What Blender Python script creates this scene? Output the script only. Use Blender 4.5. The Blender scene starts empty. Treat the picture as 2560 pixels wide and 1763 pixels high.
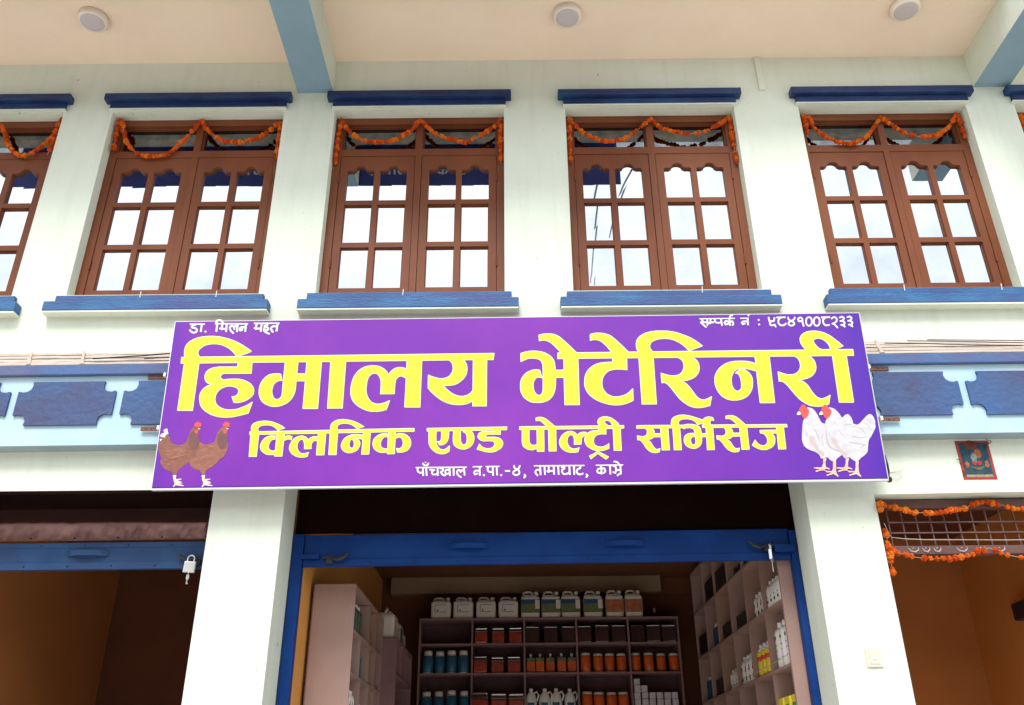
import bpy, bmesh, math, random
from mathutils import Vector, Matrix
from mathutils.geometry import tessellate_polygon
random.seed(7)
SC = bpy.context.scene
COL = SC.collection

# ------------------------------------------------------------ camera
cam = bpy.data.objects.new('camera', bpy.data.cameras.new('camera'))
COL.objects.link(cam)
PITCH, YAW, ROLL, FPX = 0.462214, 0.000977, -0.008525, 2181.079
cam.data.sensor_fit = 'HORIZONTAL'
cam.data.sensor_width = 36.0
cam.data.lens = FPX / 2560.0 * 36.0
cam.data.clip_start = 0.05
cam.data.clip_end = 3000
_r = Vector((1, 0, 0)); _f = Vector((0, math.cos(PITCH), math.sin(PITCH))); _u = Vector((0, -math.sin(PITCH), math.cos(PITCH)))
_rz = Matrix.Rotation(YAW, 3, 'Z')
_r, _f, _u = _rz @ _r, _rz @ _f, _rz @ _u
_r, _u = math.cos(ROLL) * _r + math.sin(ROLL) * _u, -math.sin(ROLL) * _r + math.cos(ROLL) * _u
m3 = Matrix((_r, _u, -_f)).transposed()
cam.matrix_world = Matrix.Translation((0, -5.0, 1.6)) @ m3.to_4x4()
SC.camera = cam

# ------------------------------------------------------------ sky, sun, exposure
W = bpy.data.worlds.new('World'); SC.world = W; W.use_nodes = True
nt = W.node_tree; nt.nodes.clear()
def N(t, k, **kw):
    n = t.nodes.new(k)
    for a, b in kw.items(): setattr(n, a, b)
    return n
SUN_EL, SUN_AZ = math.radians(52), math.radians(190)
wo = N(nt, 'ShaderNodeOutputWorld'); bg = N(nt, 'ShaderNodeBackground')
sk = N(nt, 'ShaderNodeTexSky'); sk.sky_type = 'NISHITA'; sk.sun_disc = False
sk.sun_elevation = SUN_EL; sk.sun_rotation = SUN_AZ; sk.air_density = 1.0; sk.dust_density = 1.5; sk.ozone_density = 1.0
hs = N(nt, 'ShaderNodeHueSaturation'); hs.inputs['Saturation'].default_value = 0.22
tc = N(nt, 'ShaderNodeTexCoord'); mp = N(nt, 'ShaderNodeMapping'); mp.inputs['Scale'].default_value = (1, 1, 2.2)
nz = N(nt, 'ShaderNodeTexNoise'); nz.inputs['Scale'].default_value = 3.2; nz.inputs['Detail'].default_value = 7; nz.inputs['Roughness'].default_value = 0.55
rp = N(nt, 'ShaderNodeValToRGB')
rp.color_ramp.elements[0].position = 0.36; rp.color_ramp.elements[0].color = (0.80, 0.85, 0.93, 1)
rp.color_ramp.elements[1].position = 0.62; rp.color_ramp.elements[1].color = (1.06, 1.06, 1.05, 1)
mx = N(nt, 'ShaderNodeMix'); mx.data_type = 'RGBA'; mx.blend_type = 'MULTIPLY'; mx.inputs[0].default_value = 1.0
m2 = N(nt, 'ShaderNodeMix'); m2.data_type = 'RGBA'; m2.inputs[0].default_value = 0.90
L = nt.links.new
L(sk.outputs[0], hs.inputs['Color']); L(tc.outputs['Generated'], mp.inputs[0]); L(mp.outputs[0], nz.inputs['Vector']); L(nz.outputs[0], rp.inputs[0])
m2.inputs[7].default_value = (7.3, 7.55, 7.9, 1)      # even cloud layer over the clear-sky colour
L(hs.outputs[0], m2.inputs[6])
L(m2.outputs[2], mx.inputs[6]); L(rp.outputs[0], mx.inputs[7]); L(mx.outputs[2], bg.inputs[0]); L(bg.outputs[0], wo.inputs[0])
bg.inputs[1].default_value = 0.118
sun = bpy.data.objects.new('sun', bpy.data.lights.new('sun', 'SUN')); COL.objects.link(sun)
sun.data.energy = 1.5; sun.data.angle = math.radians(19); sun.data.color = (1, 0.985, 0.96)
_sd = Vector((math.sin(SUN_AZ) * math.cos(SUN_EL), math.cos(SUN_AZ) * math.cos(SUN_EL), math.sin(SUN_EL)))
sun.rotation_euler = (-_sd).to_track_quat('-Z', 'Y').to_euler(); sun.location = _sd * 60
SC.view_settings.view_transform = 'Standard'; SC.view_settings.look = 'None'
SC.view_settings.exposure = 1.15; SC.view_settings.gamma = 1; SC.view_settings.use_curve_mapping = False
SC.render.engine = 'CYCLES'
SC.cycles.max_bounces = 10; SC.cycles.diffuse_bounces = 6; SC.cycles.glossy_bounces = 5
SC.cycles.use_denoising = True

# ------------------------------------------------------------ materials
MATS = {}
def mat(name, c1, c2=None, scale=6.0, rough=0.7, spec=0.4, bump=0.0, bscale=60.0, metal=0.0, stretch=(1, 1, 1), lo=0.4, hi=0.65, c3=None, s3=2.0, alpha=None, coat=0.0):
    if name in MATS: return MATS[name]
    m = bpy.data.materials.new(name); m.use_nodes = True; t = m.node_tree
    b = t.nodes['Principled BSDF']
    b.inputs['Roughness'].default_value = rough; b.inputs['Specular IOR Level'].default_value = spec; b.inputs['Metallic'].default_value = metal
    if coat: b.inputs['Coat Weight'].default_value = coat
    b.inputs['Base Color'].default_value = (*c1, 1)
    co = N(t, 'ShaderNodeTexCoord'); mp = N(t, 'ShaderNodeMapping'); mp.inputs['Scale'].default_value = stretch
    t.links.new(co.outputs['Object'], mp.inputs[0])
    last = None
    if c2:
        n = N(t, 'ShaderNodeTexNoise'); n.inputs['Scale'].default_value = scale; n.inputs['Detail'].default_value = 6; n.inputs['Roughness'].default_value = 0.6
        t.links.new(mp.outputs[0], n.inputs['Vector'])
        r = N(t, 'ShaderNodeValToRGB'); r.color_ramp.elements[0].position = lo; r.color_ramp.elements[1].position = hi
        r.color_ramp.elements[0].color = (*c1, 1); r.color_ramp.elements[1].color = (*c2, 1)
        t.links.new(n.outputs[0], r.inputs[0]); last = r.outputs[0]
        if c3:
            n3 = N(t, 'ShaderNodeTexNoise'); n3.inputs['Scale'].default_value = s3; n3.inputs['Detail'].default_value = 3
            n3.noise_dimensions = '4D'; n3.inputs['W'].default_value = 3.7
            t.links.new(mp.outputs[0], n3.inputs['Vector'])
            r3 = N(t, 'ShaderNodeValToRGB'); r3.color_ramp.elements[0].position = 0.5; r3.color_ramp.elements[1].position = 0.66
            t.links.new(n3.outputs[0], r3.inputs[0])
            q = N(t, 'ShaderNodeMix'); q.data_type = 'RGBA'
            t.links.new(r3.outputs[0], q.inputs[0]); t.links.new(last, q.inputs[6]); q.inputs[7].default_value = (*c3, 1); last = q.outputs[2]
        t.links.new(last, b.inputs['Base Color'])
    if bump:
        n = N(t, 'ShaderNodeTexNoise'); n.inputs['Scale'].default_value = bscale; n.inputs['Detail'].default_value = 4
        t.links.new(mp.outputs[0], n.inputs['Vector'])
        bu = N(t, 'ShaderNodeBump'); bu.inputs['Strength'].default_value = bump; bu.inputs['Distance'].default_value = 0.01
        t.links.new(n.outputs[0], bu.inputs['Height']); t.links.new(bu.outputs[0], b.inputs['Normal'])
    MATS[name] = m
    return m
M_wall = mat('cream plaster', (0.675, 0.715, 0.605), (0.64, 0.685, 0.575), 2.5, 0.85, 0.2, 0.25, 45, c3=(0.665, 0.695, 0.58), s3=0.9)
def streaks(m, amt=0.10):
    t = m.node_tree; b = t.nodes['Principled BSDF']; src = b.inputs['Base Color'].links[0].from_socket
    co = N(t, 'ShaderNodeTexCoord'); mp = N(t, 'ShaderNodeMapping'); mp.inputs['Scale'].default_value = (7, 7, 0.55); t.links.new(co.outputs['Object'], mp.inputs[0])
    n = N(t, 'ShaderNodeTexNoise'); n.inputs['Scale'].default_value = 2.0; n.inputs['Detail'].default_value = 6; t.links.new(mp.outputs[0], n.inputs['Vector'])
    r = N(t, 'ShaderNodeValToRGB'); r.color_ramp.elements[0].position = 0.50; r.color_ramp.elements[1].position = 0.78
    r.color_ramp.elements[0].color = (1, 1, 1, 1); r.color_ramp.elements[1].color = (1 - amt * 2, 1 - amt * 2.1, 1 - amt * 2.6, 1); t.links.new(n.outputs[0], r.inputs[0])
    n2 = N(t, 'ShaderNodeTexNoise'); n2.inputs['Scale'].default_value = 19; n2.inputs['Detail'].default_value = 3; t.links.new(co.outputs['Object'], n2.inputs['Vector'])
    r2 = N(t, 'ShaderNodeValToRGB'); r2.color_ramp.elements[0].position = 0.71; r2.color_ramp.elements[1].position = 0.78
    r2.color_ramp.elements[0].color = (1, 1, 1, 1); r2.color_ramp.elements[1].color = (0.55, 0.50, 0.42, 1); t.links.new(n2.outputs[0], r2.inputs[0])
    q = N(t, 'ShaderNodeMix'); q.data_type = 'RGBA'; q.blend_type = 'MULTIPLY'; q.inputs[0].default_value = 1; t.links.new(src, q.inputs[6]); t.links.new(r.outputs[0], q.inputs[7])
    q2 = N(t, 'ShaderNodeMix'); q2.data_type = 'RGBA'; q2.blend_type = 'MULTIPLY'; q2.inputs[0].default_value = 1; t.links.new(q.outputs[2], q2.inputs[6]); t.links.new(r2.outputs[0], q2.inputs[7])
    t.links.new(q2.outputs[2], b.inputs['Base Color'])
streaks(M_wall, 0.035)
M_soffit = mat('peach ceiling paint', (0.85, 0.685, 0.535), (0.80, 0.635, 0.49), 1.4, 0.9, 0.2, 0.22, 30)
M_beamblue = mat('dusty blue beam paint', (0.215, 0.325, 0.385), (0.19, 0.295, 0.355), 3, 0.7, 0.3, 0.08, 50)
M_navy = mat('navy moulding paint', (0.008, 0.020, 0.085), (0.011, 0.046, 0.13), 4, 0.5, 0.4, 0.35, 30, stretch=(1, 1, 4))
M_sill = mat('blue sill paint', (0.025, 0.080, 0.215), (0.032, 0.135, 0.29), 2.6, 0.6, 0.4, 0.45, 30, stretch=(1, 1, 4), c3=(0.045, 0.065, 0.20), s3=1.6)
M_panel = mat('faded blue panel paint', (0.060, 0.070, 0.150), (0.050, 0.095, 0.205), 3.5, 0.65, 0.3, 0.9, 26, c3=(0.045, 0.105, 0.25), s3=0.8)
M_cap = mat('faded indigo cap paint', (0.085, 0.105, 0.22), (0.065, 0.13, 0.28), 5, 0.65, 0.3, 0.5, 28, c3=(0.12, 0.125, 0.21), s3=1.2)
M_pale = mat('pale blue plaster', (0.44, 0.59, 0.65), (0.38, 0.56, 0.65), 3, 0.75, 0.3, 0.15, 40)
M_tile = mat('pink clay tile', (0.52, 0.44, 0.38), (0.42, 0.35, 0.295), 9, 0.85, 0.2, 0.5, 70, stretch=(1, 3, 3))
M_mortar = mat('beige mortar', (0.50, 0.42, 0.36), (0.40, 0.33, 0.28), 12, 0.9, 0.2, 0.7, 50)
M_wood = mat('brown window paint', (0.180, 0.055, 0.022), (0.150, 0.045, 0.018), 4, 0.45, 0.18, 0.10, 40, stretch=(1, 1, 0.4), c3=(0.20, 0.066, 0.028), s3=1.5)
M_pane = mat('mirrored window glass', (0.53, 0.55, 0.58), (0.44, 0.465, 0.51), 2.4, 0.015, 0.5, 0.012, 2.5, lo=0.42, hi=0.72, metal=1.0)
M_transom = mat('dark window glass', (0.20, 0.215, 0.225), (0.11, 0.12, 0.13), 7.0, 0.03, 0.5, metal=1.0, bump=0.01, bscale=3)
M_gap = mat('dark gap', (0.02, 0.014, 0.012))
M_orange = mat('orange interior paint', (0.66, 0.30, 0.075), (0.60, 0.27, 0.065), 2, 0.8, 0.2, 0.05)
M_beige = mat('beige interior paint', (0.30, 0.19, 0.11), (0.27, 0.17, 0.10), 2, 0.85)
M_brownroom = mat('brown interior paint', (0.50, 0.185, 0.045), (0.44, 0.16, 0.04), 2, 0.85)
M_maroonroom = mat('dark maroon interior paint', (0.13, 0.037, 0.013), (0.10, 0.029, 0.011), 2, 0.85)  # light falloff across the left shop is put into this darker wall colour
M_shutblue = mat('blue shutter paint', (0.022, 0.060, 0.155), (0.030, 0.082, 0.195), 5, 0.5, 0.2, 0.15, 20, c3=(0.028, 0.06, 0.15), s3=3)
M_shutroyal = mat('royal blue shutter paint', (0.003, 0.031, 0.155), (0.005, 0.042, 0.19), 4, 0.5, 0.15, 0.12, 20)
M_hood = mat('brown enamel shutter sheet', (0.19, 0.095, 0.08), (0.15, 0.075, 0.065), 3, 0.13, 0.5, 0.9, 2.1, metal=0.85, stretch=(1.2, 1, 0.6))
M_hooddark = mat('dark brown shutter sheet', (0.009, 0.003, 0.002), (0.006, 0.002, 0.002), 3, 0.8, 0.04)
M_darkiron = mat('dark iron', (0.03, 0.03, 0.035), rough=0.5, metal=0.3)
M_steel = mat('bright steel', (0.75, 0.74, 0.72), rough=0.28, metal=1.0)
M_padwhite = mat('plated lock body', (0.80, 0.80, 0.78), rough=0.35, metal=0.5)
M_rust = mat('rusty flat bar', (0.20, 0.09, 0.06), (0.13, 0.055, 0.04), 30, 0.8, 0.3, 0.4, 60)
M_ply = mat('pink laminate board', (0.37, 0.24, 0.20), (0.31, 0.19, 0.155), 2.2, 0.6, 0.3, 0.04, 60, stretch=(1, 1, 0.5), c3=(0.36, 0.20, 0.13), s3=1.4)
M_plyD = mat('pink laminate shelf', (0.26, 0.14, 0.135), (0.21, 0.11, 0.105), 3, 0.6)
M_plastic = mat('white plastic', (0.78, 0.74, 0.68), rough=0.4)
M_canw = mat('milky plastic', (0.66, 0.58, 0.50), rough=0.45)
M_black = mat('black rubber', (0.015, 0.015, 0.016), rough=0.5)
M_blackp = mat('black print', (0.03, 0.03, 0.03))
M_bluelab = mat('blue bottle label', (0.02, 0.09, 0.15), (0.03, 0.14, 0.24), 14, 0.45)
M_redjar = mat('red jar contents', (0.30, 0.035, 0.02), (0.42, 0.06, 0.02), 18, 0.2, 0.6)
M_darkjar = mat('dark jar contents', (0.05, 0.022, 0.02), (0.08, 0.03, 0.025), 12, 0.2, 0.6)
M_redor = mat('orange red bottle label', (0.60, 0.085, 0.015), (0.68, 0.14, 0.02), 20, 0.35)
M_greenlab = mat('green yellow label', (0.16, 0.17, 0.04), (0.08, 0.12, 0.07), 30, 0.45)
M_navylab = mat('dark blue label', (0.02, 0.07, 0.14), rough=0.45)
M_brownlab = mat('brown printed label', (0.33, 0.11, 0.05), (0.42, 0.17, 0.05), 16, 0.45)
M_silver = mat('clear lid', (0.55, 0.5, 0.5), rough=0.15, metal=0.8)
M_cream = mat('cream lid', (0.55, 0.50, 0.38), rough=0.4)
M_yellow = mat('yellow packet', (0.80, 0.62, 0.03), (0.70, 0.50, 0.05), 20, 0.4)
M_redp = mat('red print', (0.62, 0.05, 0.03), rough=0.5)
M_green = mat('green print', (0.05, 0.25, 0.06), rough=0.5)
M_lightbody = mat('cream lamp body', (0.78, 0.68, 0.56), rough=0.45)
M_lightface = mat('grey lamp diffuser', (0.52, 0.46, 0.45), rough=0.5)
M_flower = [mat('marigold orange', (0.68, 0.125, 0.012), (0.48, 0.065, 0.008), 90, 0.9, 0.1, 0.8, 120),
            mat('marigold deep orange', (0.40, 0.042, 0.006), (0.52, 0.075, 0.010), 90, 0.9, 0.1, 0.8, 120),
            mat('marigold amber', (0.70, 0.19, 0.018), (0.52, 0.10, 0.010), 90, 0.9, 0.1, 0.8, 120)]
M_string = mat('garland thread', (0.45, 0.35, 0.22))
M_ground = mat('dusty concrete road', (0.60, 0.57, 0.52), (0.54, 0.51, 0.47), 0.7, 0.9, 0.2, 0.3, 12)
M_doorframe = mat('brown door paint', (0.13, 0.065, 0.055), (0.10, 0.05, 0.042), 5, 0.45, 0.4)
M_signedge = mat('aluminium sign edge', (0.72, 0.70, 0.72), rough=0.4, metal=0.3)
M_switch = mat('cream switch plastic', (0.60, 0.575, 0.47), rough=0.4)
M_chalk = mat('chalk white', (0.42, 0.33, 0.32), rough=0.9)
M_rim = mat('white letter outline', (0.76, 0.76, 0.62), rough=0.5)
M_letter = mat('yellow letter vinyl', (0.72, 0.69, 0.035), (0.69, 0.66, 0.035), 3, 0.5)
M_ledge = mat('grey letter edge print', (0.16, 0.08, 0.17), rough=0.6)
M_whitep = mat('white print', (0.74, 0.73, 0.74), (0.66, 0.65, 0.66), 25, 0.5)
M_whiteh = mat('white feather print', (0.60, 0.585, 0.60), (0.50, 0.485, 0.505), 16, 0.5, stretch=(1, 1, 2))
M_fline = mat('grey feather line print', (0.42, 0.38, 0.41))
M_hlight = mat('peach feather print', (0.38, 0.18, 0.12))
M_hen = mat('brown hen print', (0.21, 0.078, 0.055), (0.27, 0.105, 0.075), 26, 0.55, stretch=(1, 1, 2))
M_hen2 = mat('brown hen print light', (0.24, 0.090, 0.060), (0.31, 0.13, 0.085), 26, 0.55, stretch=(1, 1, 2))
M_hneck = mat('brown hen neck print', (0.15, 0.065, 0.06), (0.18, 0.075, 0.065), 18, 0.55)
M_hred = mat('hen comb print', (0.62, 0.085, 0.075), rough=0.5)
M_hleg = mat('hen leg print', (0.80, 0.62, 0.42), (0.80, 0.70, 0.55), 30, 0.5)
M_wleg = mat('white hen leg print', (0.80, 0.42, 0.24), (0.85, 0.60, 0.50), 30, 0.5)
M_wtint = mat('white hen shade print', (0.52, 0.40, 0.39), (0.54, 0.44, 0.45), 14, 0.5)
def sign_purple():
    m = mat('purple sign flex', (0.165, 0.024, 0.33), (0.215, 0.034, 0.36), 1.1, 0.45, 0.28, 0.06, 2.2)
    t = m.node_tree; b = t.nodes['Principled BSDF']
    src = b.inputs['Base Color'].links[0].from_socket
    co = N(t, 'ShaderNodeTexCoord'); sx = N(t, 'ShaderNodeSeparateXYZ'); t.links.new(co.outputs['Object'], sx.inputs[0])
    nn = N(t, 'ShaderNodeTexNoise'); nn.inputs['Scale'].default_value = 2.0; nn.inputs['Detail'].default_value = 3; t.links.new(co.outputs['Object'], nn.inputs['Vector'])
    # magenta towards the left, deep violet towards the far right edge
    ma = N(t, 'ShaderNodeMath', operation='MULTIPLY_ADD'); ma.inputs[1].default_value = 0.8; t.links.new(nn.outputs[0], ma.inputs[0]); t.links.new(sx.outputs[0], ma.inputs[2])
    mr = N(t, 'ShaderNodeMapRange'); mr.inputs[1].default_value = 0.6; mr.inputs[2].default_value = 2.75; t.links.new(ma.outputs[0], mr.inputs[0])
    q = N(t, 'ShaderNodeMix'); q.data_type = 'RGBA'; t.links.new(mr.outputs[0], q.inputs[0]); t.links.new(src, q.inputs[6]); q.inputs[7].default_value = (0.090, 0.022, 0.34, 1)
    ab = N(t, 'ShaderNodeMath', operation='ABSOLUTE'); t.links.new(sx.outputs[0], ab.inputs[0])
    mr2 = N(t, 'ShaderNodeMapRange'); mr2.inputs[1].default_value = 1.98; mr2.inputs[2].default_value = 2.16; t.links.new(ab.outputs[0], mr2.inputs[0])
    mu = N(t, 'ShaderNodeMath', operation='MULTIPLY'); t.links.new(mr2.outputs[0], mu.inputs[0]); t.links.new(nn.outputs[0], mu.inputs[1])
    q2 = N(t, 'ShaderNodeMix'); q2.data_type = 'RGBA'; t.links.new(mu.outputs[0], q2.inputs[0]); t.links.new(q.outputs[2], q2.inputs[6]); q2.inputs[7].default_value = (0.045, 0.022, 0.33, 1)
    t.links.new(q2.outputs[2], b.inputs['Base Color'])
    return m
M_purple = sign_purple()

# ------------------------------------------------------------ mesh helpers
class MB:
    def __init__(s): s.v = []; s.f = []; s.m = []; s.mats = []
    def mi(s, m):
        if m is None: return 0
        if m not in s.mats: s.mats.append(m)
        return s.mats.index(m)
    def add(s, v, f, m=None):
        o = len(s.v); s.v += [tuple(p) for p in v]; k = s.mi(m)
        for q in f: s.f.append(tuple(i + o for i in q)); s.m.append(k)
        return s
    def box(s, x0, x1, y0, y1, z0, z1, m=None, bev=0.0):
        if bev:
            bm = bmesh.new(); bmesh.ops.create_cube(bm, size=1.0)
            for v in bm.verts: v.co = Vector(((x0 + x1) / 2 + v.co.x * (x1 - x0), (y0 + y1) / 2 + v.co.y * (y1 - y0), (z0 + z1) / 2 + v.co.z * (z1 - z0)))
            bmesh.ops.bevel(bm, geom=bm.edges[:], offset=bev, segments=2, affect='EDGES', profile=0.6)
            bm.verts.index_update()
            s.add([v.co.copy() for v in bm.verts], [[v.index for v in f.verts] for f in bm.faces], m); bm.free(); return s
        v = [(x, y, z) for z in (z0, z1) for y in (y0, y1) for x in (x0, x1)]
        return s.add(v, [(0, 1, 5, 4), (1, 3, 7, 5), (3, 2, 6, 7), (2, 0, 4, 6), (4, 5, 7, 6), (0, 2, 3, 1)], m)
    def plate(s, outer, holes, y0, y1, m=None):
        """flat x-z shape with holes, front at y0, back at y1"""
        loops = [outer] + holes
        tri = tessellate_polygon([[Vector((p[0], p[1], 0)) for p in l] for l in loops])
        fl = [p for l in loops for p in l]; n = len(fl)
        v = [(p[0], y0, p[1]) for p in fl] + [(p[0], y1, p[1]) for p in fl]
        f = [tuple(t) for t in tri] + [tuple(i + n for i in t[::-1]) for t in tri]
        o = 0
        for l in loops:
            k = len(l)
            for i in range(k): f.append((o + i, o + (i + 1) % k, o + (i + 1) % k + n, o + i + n))
            o += k
        return s.add(v, f, m)
    def tube(s, pts, r, seg=8, m=None, caps=True):
        pts = [Vector(p) for p in pts]; rings = []; up = Vector((0, 0, 1))
        for i, p in enumerate(pts):
            d = (pts[min(i + 1, len(pts) - 1)] - pts[max(i - 1, 0)]).normalized()
            a = d.cross(up if abs(d.z) < 0.95 else Vector((0, 1, 0))).normalized(); b = d.cross(a)
            rr = r[i] if isinstance(r, (list, tuple)) else r
            rings.append([p + rr * (math.cos(t) * a + math.sin(t) * b) for t in [2 * math.pi * k / seg for k in range(seg)]])
        v = [q for g in rings for q in g]; f = []
        for i in range(len(pts) - 1):
            for k in range(seg): f.append((i * seg + k, i * seg + (k + 1) % seg, (i + 1) * seg + (k + 1) % seg, (i + 1) * seg + k))
        if caps: f.append(tuple(range(seg))[::-1]); f.append(tuple(range((len(pts) - 1) * seg, len(pts) * seg)))
        return s.add(v, f, m)
    def lathe(s, prof, c=(0, 0, 0), seg=20, m=None, sx=1, sy=1):
        v = []; f = []
        for r, z in prof:
            for k in range(seg):
                t = 2 * math.pi * k / seg; v.append((c[0] + r * sx * math.cos(t), c[1] + r * sy * math.sin(t), c[2] + z))
        for i in range(len(prof) - 1):
            for k in range(seg): f.append((i * seg + k, i * seg + (k + 1) % seg, (i + 1) * seg + (k + 1) % seg, (i + 1) * seg + k))
        f.append(tuple(range(seg))[::-1]); f.append(tuple(range((len(prof) - 1) * seg, len(prof) * seg)))
        return s.add(v, f, m)
    def shear(s, k):
        s.v = [(x, y, z + k * x) for x, y, z in s.v]; return s
    def build(s, name, m=None, parent=None, smooth=False, loc=None):
        me = bpy.data.meshes.new(name); me.from_pydata(s.v, [], s.f)
        ms = s.mats if s.mats else [m]
        for q in ms: me.materials.append(q)
        if s.mats:
            for p, k in zip(me.polygons, s.m): p.material_index = k
        if smooth:
            for p in me.polygons: p.use_smooth = len(p.vertices) <= 4
        me.update()
        return link(name, me, parent, loc)
def link(name, data, parent=None, loc=None):
    o = bpy.data.objects.new(name, data); COL.objects.link(o)
    if parent is not None: o.parent = parent
    if loc is not None: o.location = loc
    return o
def tag(o, label, cat, group=None):
    o['label'] = label; o['category'] = cat
    if group: o['group'] = group
    return o
def thing(name, label, cat, loc=(0, 0, 0), group=None):
    return tag(link(name, None, None, loc), label, cat, group)
def copy_tree(root):
    r = root.copy(); COL.objects.link(r)
    for ch in list(root.children):
        c = ch.copy(); COL.objects.link(c); c.parent = r
        for g in list(ch.children):
            d = g.copy(); COL.objects.link(d); d.parent = c
    return r
def B(x0, x1, y0, y1, z0, z1, name, m, parent, bev=0.0, shear=0.0):
    b = MB().box(x0, x1, y0, y1, z0, z1, bev=bev)
    if shear: b.shear(shear)
    return b.build(name, m, parent)
def openwall(mb, x0, x1, z0, z1, y0, y1, ops, m=None):
    """wall in x-z with rectangular openings, one front sheet with holes and thickness"""
    holes = [[(a, c), (b, c), (b, d), (a, d)] for a, b, c, d in ops]
    mb.plate([(x0, z0), (x1, z0), (x1, z1), (x0, z1)], holes, y0, y1, m)

# ------------------------------------------------------------ ground
g = MB().add([(-900, -900, 0), (900, -900, 0), (900, 900, 0), (-900, 900, 0)], [(0, 1, 2, 3)]).build('ground', M_ground); g['kind'] = 'structure'

# ------------------------------------------------------------ building
BLD = thing('shop_building', 'cream plastered two storey shop building with blue mouldings, brown windows and shuttered shops', 'building')
Z0, Z1 = 4.545, 6.118                       # window openings
WIN = [(-4.60, -3.324), (-2.961, -1.683), (-1.307, -0.050), (0.406, 1.659), (2.137, 3.382), (3.742, 5.0)]
w = MB(); openwall(w, -5.6, 6.2, 3.95, 6.62, 0.0, 0.26, [(a, b, Z0, Z1) for a, b in WIN]); w.build('upper_wall', M_wall, BLD)
SH = 0.0052                                  # the floor band runs slightly out of level, as in the photograph
# ground floor wall: pillars and the wall over the openings
low = MB()
low.plate([(-5.6, -0.0), (-4.45, 0.0), (-4.45, 3.20), (-1.786, 3.199), (-1.786, 0), (-1.357, 0), (-1.357, 3.335), (1.722, 3.335), (1.722, 0), (2.127, 0), (2.127, 3.132), (3.45, 3.146), (3.45, 0), (6.2, 0), (6.2, 3.948), (-5.6, 3.948)], [], 0.0, 0.28)
low.build('lower_wall', M_wall, BLD)
B(-5.6, 6.2, -0.66, 0.0, 6.60, 6.74, 'ceiling_slab', M_soffit, BLD)
B(-5.6, 6.2, 0.0, 6.0, 6.622, 6.74, 'floor_slab', M_wall, BLD)
B(-5.6, 6.2, -0.69, -0.661, 6.601, 7.60, 'balcony_parapet', M_wall, BLD)
for a, b, z in ((-6.7, -6.43, 6.29), (-1.598, -1.333, 6.287), (3.479, 3.748, 6.287)):
    if a < -6: continue
    o = MB(); o.box(a, b, -0.900, -0.001, z, 6.5995)
    o.mats = [M_wall, M_beamblue]; o.m = [0] * 6
    o.m[5] = 1; o.build('balcony_beam', None, BLD)
B(-5.6, -5.35, 0.3, 6, 0, 6.6, 'side_wall', M_wall, BLD); B(5.95, 6.2, 0.3, 6, 0, 6.6, 'side_wall', M_wall, BLD)
B(-5.6, 6.2, 6.0, 6.2, 0, 9.0, 'rear_wall', M_wall, BLD)
B(1.868, 1.915, -0.016, 0.0, 6.27, 6.598, 'conduit_ridge', M_wall, BLD, bev=0.006)

for i, (x0_, x1_, y_, h_, c_, lb) in enumerate(((-22, -8.2, -13.5, 6.4, (0.30, 0.24, 0.17), 'ochre two storey house across the street behind the camera, left'), (-8, 4.2, -14.2, 6.8, (0.26, 0.19, 0.15), 'brown brick two storey house across the street behind the camera'), (4.4, 20, -13.8, 6.2, (0.22, 0.23, 0.22), 'grey two storey house across the street behind the camera, right'))):
    hb = thing('opposite_house', lb, 'house', (x0_, y_, 0), 'houses across the street')  # unseen houses, added to cut the low sky light reaching the shops
    MB().box(0, x1_ - x0_, -7, 0, 0, h_).build('wall', mat('house plaster %d' % i, c_, tuple(q * .8 for q in c_), 2, 0.9), hb)
    MB().box(-0.2, x1_ - x0_ + .2, -7.2, 0.4, h_ + .001, h_ + .2).build('roof', M_gap, hb)
    for lv in (1.0, 4.0):
        x = 1.2
        while x < x1_ - x0_ - 2:
            MB().box(x, x + 1.3, 0.001, 0.05, lv, lv + 1.5).build('window', M_hooddark, hb); x += 2.8

# window head mouldings and sills, one part each per window
for a, b in WIN:
    j = random.uniform(-0.004, 0.004)
    h = MB(); h.box(a - 0.014, b + 0.014, -0.032, -0.001, Z1 + 0.015, 6.186, bev=0.004); h.box(a - 0.054, b + 0.054, -0.066, -0.001, 6.188, 6.248 + j, bev=0.005)
    o = h.build('head_moulding', M_navy, BLD)
    MB().box(a - 0.018, b + 0.018, -0.028, -0.001, Z1 + 0.004, Z1 + 0.0145).build('moulding_soffit', M_wall, o)
    q = MB(); q.box(a - 0.046, b + 0.046, -0.034, -0.001, 4.458, 4.526 + j, bev=0.004); q.box(a - 0.092, b + 0.092, -0.078, -0.001, 4.388, 4.4575, bev=0.006)
    o = q.build('sill_moulding', M_sill, BLD)
    MB().box(a - 0.090, b + 0.090, -0.074, -0.001, 4.376, 4.3875).build('sill_underside', M_wall, o)
    B(a - 0.0, b, -0.001, 0.085, 4.50, 4.5445, 'sill_bed', M_wall, BLD)

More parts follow.
